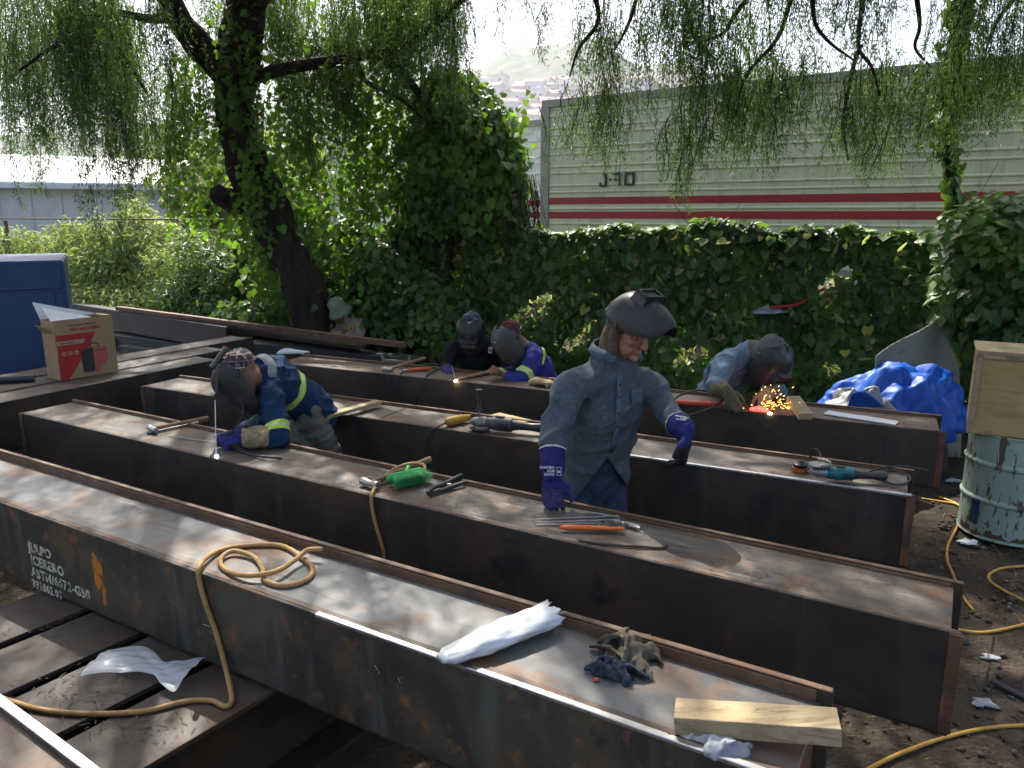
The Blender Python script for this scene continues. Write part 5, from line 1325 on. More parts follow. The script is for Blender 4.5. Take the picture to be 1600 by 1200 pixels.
# ------------------------------------------------------------------ 3. and 4. the pair at the rear beam
def man_dark():
    J = dict(pel=at(760, 612, 6.75), chest=at(748, 556, 6.48), nk=at(742, 528, 6.36), head=at(737, 516, 6.22),
             sr=at(707, 543, 6.40), sl=at(788, 545, 6.42), er=at(697, 575, 6.28), wr=at(703, 585, 6.06), el=at(800, 586, 6.26), wl=at(772, 588, 6.08),
             kl=V(.02, 6.45, .42), kr=V(-.55, 6.45, .42), al=V(.02, 6.8, .09), ar=V(-.5, 6.8, .09), toe=V(0, -1, 0),
             hf=V(-.12, -.80, -.58), hu=V(-.05, -.55, .8))
    F = Fig(J, J['sl'] - J['sr'], 11, 1.02)
    root = thing('person', V(-.2, 6.75, 0), 'welder in black jacket and helmet with painted blue sky sheen on top, facing us behind the rear beam', 'person', 'workers')
    F.body(root, 'skin_dark', .011)
    mesh_obj('cap', cap_mesh(F, .030, None, 1.03).mesh('cap', True), MAT['sky_sheen_navy'], root)  # navy dome; its colour stands in for sky reflected on the helmet top
    helmet(root, F, tilt=R(-6), s=1.02, win_mat='bare_steel')
    mb = MB(); F.torso(mb, 1.08, .08); F.arm(mb, 'l', 1.12, t1=.55); F.arm(mb, 'r', 1.10, t1=.4)
    jk = mesh_obj('jacket', organic(mb, .011, 5, (.012, .09, 51)), MAT['jacket_black'], root)
    p = at(766, 547, 6.22); b = MB(); b.box(p, (.034, .006, .05)); b.build('chest_patch', MAT['hem_white'], jk)
    b = MB(); b.box(p + V(.004, -.004, -.004), (.016, .004, .02)); b.build('patch_emblem', MAT['print_dark'], jk)
    mb = MB(); F.legs(mb, 1.1); mesh_obj('trousers', organic(mb, .013, 5, (.011, .07, 53)), MAT['jeans_dark'], root)
    mb = MB(); F.feet(mb, 1.1); mesh_obj('boots', organic(mb, .012, 2), MAT['black_plastic'], root)
    glove(root, 'glove_purple', F, 'r', J['wr'], V(.12, -.25, -.6), V(.2, -.2, -.9), V(1, 0, 0), J['er'] - J['wr'], .55, 1.05, 1.15, (.052, .058), .13)
    glove(root, 'glove_olive', F, 'l', J['wl'], V(-1, -.25, -.10), V(-.1, .2, -1), V(0, -1, .3), J['el'] - J['wl'], .45, 1.1, 1.15, (.052, .058), .12)
man_dark()
def man_stripes():
    J = dict(pel=at(860, 618, 6.45), chest=at(836, 572, 6.16), nk=at(822, 545, 6.08), head=at(800, 530, 6.02),
             sl=at(838, 556, 5.98), sr=at(822, 548, 6.28), el=at(812, 596, 5.80), wl=at(786, 586, 5.84), er=at(800, 585, 6.1), wr=at(782, 582, 6.0),
             kl=V(.22, 6.15, .42), kr=V(.30, 6.35, .42), al=V(.45, 6.35, .09), ar=V(.5, 6.5, .09), toe=V(-.8, -.6, 0).normalized(),
             hf=V(-.70, -.42, -.52), hu=V(-.42, -.24, .8))
    F = Fig(J, J['sr'] - J['sl'], 13, .98)
    root = thing('person', V(.35, 6.4, 0), 'worker in purplish blue jacket with striped sleeve leaning on the rear beam', 'person', 'workers')
    mb_hand = (J['wl'], V(-.55, -.3, .55), V(-.6, -.3, -.6), V(.2, .3, .9), .85, 1.0, 1.0)
    F.body(root, 'skin_dark', .009, False, [mb_hand])
    mesh_obj('cap', cap_mesh(F, .036, 0, 1.0).mesh('cap', True), MAT['cap_maroon'], root)
    helmet(root, F, 'grey_plastic', tilt=R(-10), s=1.06, window=False)
    gl = MB(); gl.tube([F.h(-.075, .12, .075), F.h(-.03, .15, .085), F.h(.03, .15, .085), F.h(.075, .12, .075)], .006, 6); gl.build('safety_glasses', MAT['bare_steel'], root)
    mb = MB(); F.torso(mb, 1.08, .08); F.arm(mb, 'l', 1.2, t1=.62); F.arm(mb, 'r', 1.05, t1=.8)
    me = organic(mb, .010, 5, (.012, .09, 61)); jk = mesh_obj('jacket', me.copy(), MAT['jacket_purple'], root)
    armax = (J['el'] - J['sl']).normalized(); L = (J['el'] - J['sl']).length
    for t in (.62,):
        for a0, w_, m in ((0, .018, 'hi_vis'), (.018, .014, 'reflective'), (.032, .018, 'hi_vis')):
            p = J['sl'] + armax * (t * L + a0); s2 = slice_mesh(me, [(p, armax), (p + armax * w_, -armax), (J['sl'] + V(.10, 0, 0), V(-1, -.3, 0))], .003); s2.materials.clear(); s2.materials.append(MAT[m]); mesh_obj('sleeve_stripe', s2, None, jk)
    ax = V(.85, .3, -.2).normalized(); c0 = J['sl'] + V(.03, 0, .02)
    s2 = slice_mesh(me, [(c0, ax), (c0 + ax * .05, -ax), (c0 - V(0, 0, .10), V(0, 0, 1))], .003); s2.materials.clear(); s2.materials.append(MAT['hi_vis']); mesh_obj('shoulder_stripe', s2, None, jk)
    mb = MB(); F.legs(mb, 1.1); mesh_obj('trousers', organic(mb, .013, 5, (.011, .07, 63)), MAT['jeans_dark'], root)
    mb = MB(); F.feet(mb, 1.1); mesh_obj('boots', organic(mb, .012, 2), MAT['black_plastic'], root)
man_stripes()

# ------------------------------------------------------------------ 5. denim welder at the right
def man_right():
    J = dict(pel=at(1112, 632, 5.55), chest=at(1148, 572, 5.34), nk=at(1176, 552, 5.24), head=at(1199, 562, 5.12),
             sr=at(1132, 566, 5.16), sl=at(1190, 580, 5.42), er=at(1118, 604, 5.02), wr=at(1136, 612, 4.84), el=at(1216, 612, 5.24), wl=at(1196, 612, 5.02),
             kl=V(1.62, 5.35, .42), kr=V(1.40, 5.22, .42), al=V(1.35, 5.7, .09), ar=V(1.2, 5.6, .09), toe=V(.5, -.86, 0).normalized(),
             hf=V(.36, -.72, -.62), hu=V(.42, -.42, .8))
    F = Fig(J, J['sl'] - J['sr'], 17, 1.02)
    root = thing('person', V(1.45, 5.5, 0), 'welder in light denim shirt bent low over sparks near the blue tarp', 'person', 'workers')
    F.body(root, 'skin_dark', .010)
    mesh_obj('cap', cap_mesh(F, .045, None, 1.1).mesh('cap', True), MAT['cap_grey'], root)
    mb = MB(); mb.ell(F.h(0, -.05, .02), (.088, .085, .09), F.r, F.u); mb.tube([F.h(0, -.05, 0), J['nk']], [.085, .10], 12, round_caps=True); mesh_obj('neck_hood', organic(mb, .011, 3, (.006, .05, 3)), MAT['cap_grey'], root)
    helmet(root, F, tilt=R(-6), s=1.06, win_mat='cap_maroon')
    mb = MB(); F.torso(mb, 1.1, .10); F.arm(mb, 'l', 1.2, t1=.6); F.arm(mb, 'r', 1.22, t1=.5)
    mesh_obj('shirt', organic(mb, .009, 5, (.017, .085, 71)), MAT['denim_light'], root)
    mb = MB(); F.legs(mb, 1.1); mesh_obj('trousers', organic(mb, .013, 5, (.011, .07, 73)), MAT['denim'], root)
    mb = MB(); F.feet(mb, 1.1); mesh_obj('boots', organic(mb, .012, 2), MAT['black_plastic'], root)
    glove(root, 'glove_olive', F, 'r', J['wr'], V(.35, -.2, -.62), V(.1, .5, -.6), V(.8, -.2, .2), J['er'] - J['wr'], .35, 1.15, 1.2, (.054, .062), .14)
    glove(root, 'glove_tan', F, 'l', J['wl'], V(-.18, -.55, -.72), V(0, .6, -.6), V(-1, 0, 0), J['el'] - J['wl'], .5, 1.1, 1.15, (.05, .056), .1)
man_right()

# ------------------------------------------------------------------ 6. hat wearer beyond the plate stack
def man_hat():
    J = dict(pel=at(556, 555, 9.0), chest=at(546, 510, 8.86), nk=at(540, 496, 8.78), head=at(530, 487, 8.70),
             sl=at(560, 504, 8.8), sr=at(528, 505, 8.92), el=at(563, 525, 8.62), wl=at(540, 526, 8.52), er=at(520, 520, 8.8), wr=at(533, 522, 8.56),
             kl=V(-1.95, 8.85, .47), kr=V(-2.15, 8.9, .47), al=V(-1.9, 9.1, .09), ar=V(-2.1, 9.15, .09), toe=V(-.5, -.86, 0).normalized(),
             hf=V(-.55, -.62, -.52), hu=V(-.30, -.42, .85))
    F = Fig(J, J['sl'] - J['sr'], 19, .95)
    root = thing('person', V(-1.95, 9.0, 0), 'worker in tan shirt and sage bucket hat bent behind the plate stack', 'person', 'workers')
    F.body(root, 'skin_dark', .011, False, [(J['wr'], V(-.1, -.4, -.8), V(.3, -.6, -.4), V(1, 0, 0), .5, 1.0, 1.0)])
    b = MB(); prof = [(.145, -.045), (.125, -.01), (.098, .022), (.095, .06), (.090, .10), (.070, .125), (.03, .132)]
    b.lathe(F.h(0, -.01, .03), prof, 24, F.u); b.f = b.f[:-2] + b.f[-1:]
    hat = b.build('bucket_hat', MAT['hat_sage'], root, smooth=True); sd = hat.modifiers.new('s', 'SOLIDIFY'); sd.thickness = .004
    mb = MB(); F.torso(mb, 1.06, .08); F.arm(mb, 'l', 1.12, t1=.9); F.arm(mb, 'r', 1.1, t1=.85)
    mesh_obj('shirt', organic(mb, .012, 5, (.012, .09, 81)), MAT['shirt_tan'], root)
    mb = MB(); F.legs(mb, 1.08); mesh_obj('trousers', organic(mb, .014, 5), MAT['pants_dark'], root)
    mb = MB(); F.feet(mb, 1.1); mesh_obj('boots', organic(mb, .012, 2), MAT['black_plastic'], root)
man_hat()
# ================================================================== SMALL THINGS
Z0 = T - .002
def top(px, py, dz=0.0): return onz(px, py, Z0 + dz)
def hbeam(key): return BEAM[key]
def cable(name, pts, r, mat, label, cat='cable', group=None, k=7, n=8):
    P = catmull(pts, k); b = MB(); b.tube(P, r, n)
    o = b.build(name, MAT[mat], smooth=True); tag(o, label, cat, group); return o

# ---- cardboard box -------------------------------------------------
def carton():
    z = T + .001
    A, B, Cc = onz(94, 595, z), onz(185, 580, z), onz(74, 589, z)
    ex = (B - A); W = ex.length; ex.normalize(); ey = V(-ex.y, ex.x, 0); D = .20; Hh = .455
    if ey.y < 0: ey = -ey
    root = thing('cardboard_box', A + ex * W / 2 + ey * D / 2, 'open brown cardboard carton with red print and welder picture', 'box')
    t = .006
    def wall(nm, p, q, h=Hh, th=t, off=0):
        d = (q - p).normalized(); n = V(-d.y, d.x, 0); b = MB(); b.box((p + q) / 2 + n * th / 2 + V(0, 0, h / 2), ((q - p).length, th, h), d, n); return b.build(nm, MAT['cardboard'], root)
    C_, D_ = A + ey * D, B + ey * D
    wall('front_panel', A, B); wall('side_panel', B - V(0, 0, 0) + ey * .0065, D_ - ey * .0065); wall('back_panel', D_, C_); wall('side_panel', C_ - ey * .0065, A + ey * .0065)
    b = MB(); b.box(A + ex * W / 2 + ey * D / 2 + V(0, 0, .005), (W - .02, D - .02, .006), ex, ey); b.build('bottom_panel', MAT['cardboard'], root)
    up = V(0, 0, Hh)
    def flap(nm, pts, mat='cardboard', n=None):
        n = n or (pts[1] - pts[0]).cross(pts[2] - pts[0]).normalized(); b = MB(); b.prism(pts, n * .004); return b.build(nm, MAT[mat], root)
    # flaps: pale inside of the raised rear flap, small side flaps
    flap('top_flap', [C_ + up + V(0, 0, .002), D_ + up + V(0, 0, .002), D_ + up - ex * .06 + ey * .05 + V(0, 0, .01), C_ + up - ex * .01 + ey * .07 + V(0, 0, .13)], 'paper_white')
    flap('polystyrene_sheet', [A + up - ex * .01 + ey * .012 + V(0, 0, .002), A + up + ex * W * .66 + ey * .02 + V(0, 0, .004), A + up + ex * W * .30 + ey * .12 + V(0, 0, .045), A + up + ex * .0 + ey * .15 + V(0, 0, .10)], 'paper_white')
    flap('top_flap', [B + up + ey * .01 + V(0, 0, .002), B + up + ey * .14 + V(0, 0, .002), B + up + ey * .13 - ex * .10 + V(0, 0, .022), B + up + ey * .02 - ex * .09 + V(0, 0, .012)])
    flap('top_flap', [A + up + ey * .02 - ex * .001 - V(0, 0, .10), A + up + ey * .17 - ex * .001 - V(0, 0, .10), A + up + ey * .16 - ex * .06 - V(0, 0, .035), A + up + ey * .03 - ex * .05 - V(0, 0, .04)])
    n = -ey
    def P(u, v, l=.0012): return A + ex * (u * W) + V(0, 0, v * Hh) + n * l
    def pr(nm, uv, mat, l=.0012): b = MB(); b.prism([P(u, v, l) for u, v in uv], n * .0008); return b.build(nm, MAT[mat], root)
    pr('red_print', [(.02, .76), (.68, .76), (.62, .66), (.02, .66)], 'print_red'); 
    pr('red_print', [(.02, .585), (.555, .585), (.50, .48), (.415, .34), (.15, .0), (.02, .0)], 'print_red')
    pr('red_print', [(.50, .66), (.62, .66), (.44, .34), (.41, .34), (.45, .585)], 'print_red', .0008)
    pr('label_strip', [(.03, .655), (.49, .655), (.45, .59), (.03, .59)], 'print_tan')
    for x in (.09, .19, .29):
        b = MB(); b.lathe(P(x + .03, .44, .002), [(.017, 0), (.017, .0008)], 16, n); b.build('round_icon', MAT['print_tan'], root)
        b = MB(); b.lathe(P(x + .03, .44, .003), [(.010, 0), (.010, .0008)], 16, n); b.build('round_icon', MAT['print_pink'], root)
    pr('product_picture', [(.39, .46), (.60, .50), (.60, .07), (.40, .08)], 'print_dark', .0022)
    pr('product_picture', [(.602, .50), (.84, .50), (.84, .24), (.64, .06), (.602, .07)], 'print_pink', .0022)
    b = MB(); b.tube([P(.55, .50, .003), P(.56, .56, .003), P(.62, .575, .003), P(.69, .55, .003), P(.70, .50, .003)], .004, 6); b.build('product_picture', MAT['print_dark'], root)
    flat_text('carton_lettering', 'SOLDADORA INVERSORA', .018, P(.24, .895), ex, (0, 0, 1), 'print_dark', root, .0004, .0008)
    flat_text('carton_lettering', 'MW-ARC200DC', .034, P(.26, .815), ex, (0, 0, 1), 'print_red', root, .0012, .0008)
    flat_text('carton_lettering', 'MW-ARC200DC', .016, P(.07, .608, .0026), ex, (0, 0, 1), 'print_dark', root, .0004, .0008)
    flat_text('carton_lettering', 'MW-ARC200', .015, P(.64, .42, .0036), ex, (0, 0, 1), 'print_dark', root, .0003, .0008)
    for v in (.60, .53, .46, .38, .33):
        b = MB(); b.box(C_ + (A - C_) * .45 - ex * .0012 + V(0, 0, v * Hh), (.0012, .10 if v > .5 else .07, .006), ex, ey); b.build('side_print', MAT['print_pink'], root)
carton()

# ---- hammers ---------------------------------------------------------
def hammer(label, head_p, tail_p, mat_h='wood_handle', hs=1.0, group='hammers on the beams'):
    d = (tail_p - head_p); L = d.length; d.normalize(); n = V(0, 0, 1).cross(d).normalized(); up = d.cross(n)
    root = thing('hammer', V(*((head_p + tail_p) / 2)) - V(0, 0, .018), label, 'hammer', group)
    b = MB(); b.tube([head_p, head_p.lerp(tail_p, .15), head_p.lerp(tail_p, .6), tail_p], [(.010, .013), (.010, .013), (.0125, .016), (.0135, .018)], 10, side=n); b.build('handle', MAT[mat_h], root, smooth=True, ang=50)
    b = MB(); b.tube([head_p - n * .055 * hs, head_p - n * .035 * hs, head_p - n * .02 * hs, head_p + n * .02 * hs, head_p + n * .038 * hs, head_p + n * .06 * hs], [.019 * hs, .021 * hs, .016 * hs, .017 * hs, .021 * hs, .019 * hs], 8); b.build('head', MAT['bare_steel'], root, bevel=.002)
hammer('long-handled hammer lying on the second beam left of the bent welder', top(238, 670, .025), top(325, 654, .02), hs=.9)
hammer('hammer under the tan hose loop beside the green brush', top(578, 755, .025), top(672, 718, .035), hs=.95)
hammer('hammer lying on the rear beam in front of the smoke', top(606, 577, .022), top(664, 560, .03), hs=.9)
b = MB(); a, c = top(230, 677, .01), top(310, 660, .012); b.tube([a, a.lerp(c, .12), a.lerp(c, .2), c], [(.012, .003), (.012, .006), .008, .008], 8); tag(b.build('cold_chisel', MAT['bare_steel'], smooth=True, ang=40), 'long steel chisel lying beside the hammer on the second beam', 'chisel')
def rod(px0, py0, px1, py1, label, r=.0028, dz=.006, mat='rod_grey', group='loose welding rods', dz2=None):
    a, c = top(px0, py0, dz), top(px1, py1, dz if dz2 is None else dz2); b = MB(); b.tube([a, c], r, 6); o = b.build('welding_rod', MAT[mat], smooth=True, ang=50); tag(o, label, 'welding rod', group); return o
rod(262, 681, 334, 691, 'single pale rod lying on the second beam behind the welding arc', .003)

# ---- electrode, holder and arc of the bent welder
def electrode():
    p0, p1 = top(338, 714, .004), at(336, 625, 3.99)
    root = thing('welding_electrode', p0, 'upright pale electrode burning at the edge of the second beam', 'electrode')
    b = MB(); b.tube([p0 + V(0, 0, .006), p1], .0026, 6); b.build('rod', MAT['paper_white'], root)
    b = MB(); b.ell(p0 + V(0, 0, .004), (.009, .009, .007), n=10, m=6); b.build('arc', emat('arc_light', (0.55, 0.68, 1.0), 30), root)
    b = MB(); q = at(342, 690, 4.0); b.tube([q, q + V(.06, .01, .0)], .011, 8); b.build('holder', MAT['black_plastic'], root)
    b = MB(); w_ = p0.lerp(p1, .27); b.tube([w_, q], .004, 6); b.build('jaw', MAT['bare_steel'], root)
electrode()
cable('welding_cable', [top(356, 690, .03), top(366, 700, .012), top(400, 712, .01), top(436, 716, .01), onz(455, 720, .70)], .006, 'black_rubber', 'black welding lead running from the bent welder over the beam', 'cable')

# ---- green brush head
def brush():
    c = top(640, 757, .0); ax = (top(660, 742) - top(617, 752)).normalized(); ay = (top(608, 775) - top(628, 748)).normalized(); ay = (ay - ax * ay.dot(ax)).normalized()
    root = thing('broom_head', c, 'bright green broom head lying on its side on the second beam', 'broom')
    o = c + V(0, 0, .035)
    b = MB(); L = .155
    b.tube([o - ax * L / 2 - ay * .035, o + ax * L / 2 - ay * .035], [(.026, .018)] * 2, 12, side=V(0, 0, 1), round_caps=True); b.build('block', MAT['green_plastic'], root, smooth=True, ang=60)
    b = MB(); b.tube([o + ax * .01 - ay * .05 + V(0, 0, .01), o + ax * .045 - ay * .085 + V(0, 0, .02)], [.014, .012], 10); b.build('handle_socket', MAT['green_plastic'], root, smooth=True, ang=40)
    Q = []
    for i in range(30):
        for j in range(9):
            u = (i / 29 - .5) * L; v = (j / 8 - .5) * .036
            for q in range(2):
                s = o + ax * (u + random.gauss(0, .002)) - ay * .022 + V(0, 0, v); e = s + ay * random.uniform(.062, .078) + ax * (u * .25 + random.gauss(0, .003)) + V(0, 0, v * .35 + random.gauss(0, .003)); wv = ax * .0012
                Q.append([list(s - wv), list(s + wv), list(e + wv), list(e - wv)])
    quads_obj('bristles', np.array(Q), MAT['green_bristle'], root)
brush()
# ---- electrode holder (black clamp)
def clamp():
    a, c = top(668, 770, .02), top(720, 744, .03); d = (c - a).normalized(); n = V(0, 0, 1).cross(d).normalized()
    root = thing('electrode_holder', a.lerp(c, .5) - V(0, 0, .02), 'black electrode holder clamp right of the green brush', 'clamp')
    b = MB(); b.tube([a.lerp(c, .42), c], [.013, .015], 10, round_caps=True); b.build('grip', MAT['black_rubber'], root, smooth=True)
    b = MB(); b.tube([a, a.lerp(c, .2) + V(0, 0, .012), a.lerp(c, .5)], [(.012, .007), (.013, .010), (.010, .010)], 8, side=n); b.build('upper_jaw', MAT['black_plastic'], root, smooth=True, ang=50)
    b = MB(); e = a.lerp(c, .85) - n * .05 + V(0, 0, -.008); b.tube([a - n * .004 - V(0, 0, .010), a.lerp(c, .4) - n * .022 - V(0, 0, .008), e], [(.012, .006), (.012, .008), (.012, .009)], 8, side=n); b.build('lower_jaw', MAT['black_plastic'], root, smooth=True, ang=50)
    b = MB(); b.tube([a.lerp(c, .5) + n * .002, a.lerp(c, .55) - n * .03], .006, 8); b.build('spring', MAT['bare_steel'], root)
clamp()
# ---- rods, wire brush, file in front of the standing man
for i, (x0, y0, x1, y1, lb) in enumerate(((832, 812, 966, 806, 'topmost of the loose rods beside the standing man, touching his fingers'), (835, 816, 968, 812, 'middle loose rod of the bundle beside the orange brush'), (838, 820, 962, 817, 'lowest loose rod of the bundle, nearest the beam edge'), (890, 795, 968, 808, 'slanting rod behind the loose bundle by the standing man'))):
    rod(x0, y0, x1, y1, lb, .0034, .006 + .004 * (i % 2))
def wire_brush():
    a, c = top(878, 824, .018), top(972, 826, .02); d = (c - a).normalized(); n = V(0, 0, 1).cross(d).normalized()
    root = thing('wire_brush', a.lerp(c, .5) - V(0, 0, .02), 'wire brush with orange handle in front of the standing man', 'brush')
    b = MB(); b.tube([a, a.lerp(c, .12), a.lerp(c, .3), a.lerp(c, .45), a.lerp(c, .58), a.lerp(c, .8), c], [(.008, .009), (.014, .012), (.012, .011), (.013, .011), (.010, .010), (.013, .009), (.012, .009)], 10, side=n, round_caps=True); b.build('handle', MAT['orange_plastic'], root, smooth=True)
    Q = []
    for i in range(22):
        for j in range(5):
            s = a.lerp(c, .60 + .38 * i / 21) + n * ((j / 4 - .5) * .018) + V(0, 0, .005); e = s + n * (.028 + random.gauss(0, .003)) + V(0, 0, .012 + random.gauss(0, .003)) + d * random.gauss(0, .003); wv = d * .0011
            Q.append([list(s - wv), list(s + wv), list(e + wv), list(e - wv)])
    quads_obj('bristles', np.array(Q), MAT['black_plastic'], root)
wire_brush()
def pliers():
    a, c = top(958, 816, .01), top(1000, 824, .01); n = V(.3, .95, 0); root = thing('pliers', a.lerp(c, .5) - V(0, 0, .01), 'pale steel pliers at the tip of the wire brush', 'pliers')
    for s in (-1, 1):
        b = MB(); b.tube([a + n * .008 * s, a.lerp(c, .5), c + n * .014 * s], [(.007, .005), (.012, .007), (.006, .004)], 8); b.build('arm', MAT['bare_steel'], root, smooth=True, ang=50)
    b = MB(); b.lathe(a.lerp(c, .5) - V(0, 0, .008), [(.011, 0), (.011, .018)], 12); b.build('rivet', MAT['bare_steel'], root)
pliers()
b = MB(); P = catmull([top(905, 845, .006), top(950, 851, .008), top(1000, 854, .008), top(1030, 856, .007), top(1043, 853, .01)], 14); b.tube(P, [(.005 + .0012 * (i % 2), .005 + .0012 * (i % 2)) for i in range(len(P))], 8); tag(b.build('twisted_bar', MAT['steel_plank'], smooth=True, ang=30), 'thin dark twisted bar with bent tip near the wire brush', 'bar')

# ---- tan hoses -------------------------------------------------------
zc = Z0 + .010
B1n, B1f = B1['n'], B1['fl']
def face1(px, py, off=.012): return onplane(px, py, B1f - B1n * off, B1n)
lo = lambda px, py: onz(px, py, .432 + .010)
cable('hose', [lo(-60, 1068), lo(0, 1090), lo(60, 1108), lo(130, 1115), lo(220, 1112), lo(290, 1096), lo(330, 1095), lo(352, 1104), lo(362, 1092), face1(354, 1050, .03), face1(338, 990), face1(322, 945), face1(312, 910), face1(311, 893, .006) + V(0, 0, .012),
               onz(322, 872, zc + .01), onz(350, 858, zc), onz(395, 852, zc), onz(440, 853, zc), onz(470, 870, zc), onz(488, 888, zc), onz(480, 905, zc), onz(445, 915, zc), onz(415, 907, zc), onz(410, 888, zc), onz(396, 870, zc + .004), onz(365, 861, zc + .008), onz(345, 873, zc + .004), onz(352, 890, zc), onz(385, 899, zc + .012), onz(430, 893, zc + .02), onz(462, 874, zc + .02), onz(480, 860, zc + .03), onz(503, 858, zc + .034)],
      .0095, 'tan_rubber', 'tan rubber hose coiled on the nearest beam and hanging down its face', 'hose', 'tan hoses', 8, 10)
B2 = BEAM['b2']
def face2(px, py, off=.012): return onplane(px, py, B2['fl'] - B2['n'] * off, B2['n'])
cable('hose', [onz(612, 905, .60), face2(606, 888), face2(596, 850), face2(586, 815), face2(581, 790, .008), top(582, 770, .012), top(595, 750, .02), top(618, 732, .045), top(645, 724, .055), top(663, 728, .045), top(661, 742, .02)],
      .0085, 'tan_rubber', 'tan hose looped over the hammer and hanging between the two front beams', 'hose', 'tan hoses', 8, 10)

# ---- electrode pack in plastic ---------------------------------------
pm('pack_plastic', (0.60, 0.62, 0.63), 0.28, 0.0, 0.5, [(9, 5, .45, .7, (0.50, 0.52, 0.53)), (40, 4, .6, .8, (0.72, 0.73, 0.74))], (30, 5, .5, .006))
def clear_film():
    m, nt, b = nmat('film')
    b.inputs['Base Color'].default_value = (.75, .79, .84, 1); b.inputs['Roughness'].default_value = .25; b.inputs['Alpha'].default_value = .48
    n = nt.nodes.new('ShaderNodeTexNoise'); n.inputs['Scale'].default_value = 25; bp = nt.nodes.new('ShaderNodeBump'); bp.inputs['Strength'].default_value = .6; bp.inputs['Distance'].default_value = .006
    nt.links.new(coords(nt, False), n.inputs['Vector']); nt.links.new(n.outputs['Fac'], bp.inputs['Height']); nt.links.new(bp.outputs[0], b.inputs['Normal'])
clear_film()
def pack():
    a, c = onz(688, 1030, Z0 + .03), onz(862, 958, Z0 + .045); d = (c - a).normalized(); n = V(0, 0, 1).cross(d).normalized(); L = (c - a).length; up = d.cross(n); up = up if up.z > 0 else -up
    root = thing('electrode_pack', a.lerp(c, .5) - V(0, 0, .035), 'white plastic-wrapped bundle of welding rods on the nearest beam', 'rod bundle')
    rows = []
    for i in range(30):
        t = i / 29; w_ = .036 + .020 * min(1, t * 2.2) - (.012 if t < .05 else 0); hh = (.010 + .019 * min(1, t * 3)); row = []
        for j in range(33):
            an = 2 * math.pi * j / 32; rr = 1 + .05 * math.sin(an * 5 + t * 9) + .035 * math.sin(an * 11 - t * 17) + .03 * math.sin(an * 3 + t * 31)
            row.append(a + d * (t * L + (.012 * math.sin(an * 7) + .006 * math.sin(an * 15)) * (t > .97)) + n * (w_ * rr * math.cos(an)) + up * (hh * rr * math.sin(an)))
        rows.append(row)
    b = MB(); b.grid(rows); b.f.append(tuple(range(31, -1, -1))); b.build('wrapper', MAT['pack_plastic'], root, smooth=True)
    rg = random.Random(2)
    for i in range(14):
        q = n * rg.uniform(-.04, .04) + up * rg.uniform(-.018, .018); b = MB(); s = c - d * .05 + q; e = c + d * rg.uniform(.004, .035) + q * 1.15; b.tube([s, e], .002, 6); b.build('rod_tip', MAT['rod_grey'], root)
pack()
# ---- crumpled cloths -------------------------------------------------
def rag(name, label, cx, cy, z, rx, ry, h, mat, seed, cat='rag', group=None, ax=None, n=44, wl=.07, parent=None):
    c = onz(cx, cy, z); rg = np.random.default_rng(seed); g_ = np.linspace(-1, 1, n); X_, Y_ = np.meshgrid(g_, g_)
    ang = np.arctan2(Y_, X_); rad = np.sqrt(X_ ** 2 + Y_ ** 2)
    k = 1 + .22 * np.sin(3 * ang + rg.uniform(0, 6)) + .13 * np.sin(5 * ang + rg.uniform(0, 6)) + .07 * np.sin(9 * ang + rg.uniform(0, 6))
    sq = np.maximum(np.abs(X_), np.abs(Y_)) / np.maximum(rad, 1e-6)
    px, py = X_ * sq * k, Y_ * sq * k
    hh = np.clip(1 - np.maximum(np.abs(X_), np.abs(Y_)) ** 2.2, 0, 1)
    P3 = np.stack([px * rx, py * ry, np.zeros_like(px)], -1); f = folds(P3.reshape(-1, 3) * np.array([1, 1, 1]), 1.0, wl, seed).reshape(n, n); f2 = folds(P3.reshape(-1, 3), 1.0, wl * .45, seed + 1).reshape(n, n)
    f = f / (np.abs(f).max() + 1e-6); f2 = f2 / (np.abs(f2).max() + 1e-6)
    zz = h * np.clip(hh, 0, 1) ** .6 * (.55 + .38 * f + .16 * f2)
    a = Vector(ax).normalized() if ax is not None else V(1, 0, 0); bb = V(-a.y, a.x, 0)
    dx = folds(P3.reshape(-1, 3), .018, wl, seed + 7).reshape(n, n)
    rows = [[c + a * float(px[i, j] * rx + dx[i, j]) + bb * float(py[i, j] * ry - dx[i, j] * .7) + V(0, 0, float(max(zz[i, j], 0)) + .003) for j in range(n)] for i in range(n)]
    b = MB(); b.grid(rows); me = b.mesh(name, True); o = mesh_obj(name, me, MAT[mat], parent)
    sd = o.modifiers.new('s', 'SOLIDIFY'); sd.thickness = .003
    if label: tag(o, label, cat, group)
    return o
cloth('rag_olive', (0.11, 0.095, 0.07), (0.16, 0.14, 0.105), (0.05, 0.045, 0.035)); cloth('rag_navy', (0.03, 0.04, 0.06), (0.055, 0.065, 0.09)); cloth('rag_white', (0.45, 0.46, 0.47), (0.35, 0.36, 0.38), (0.12, 0.14, 0.19), 20)
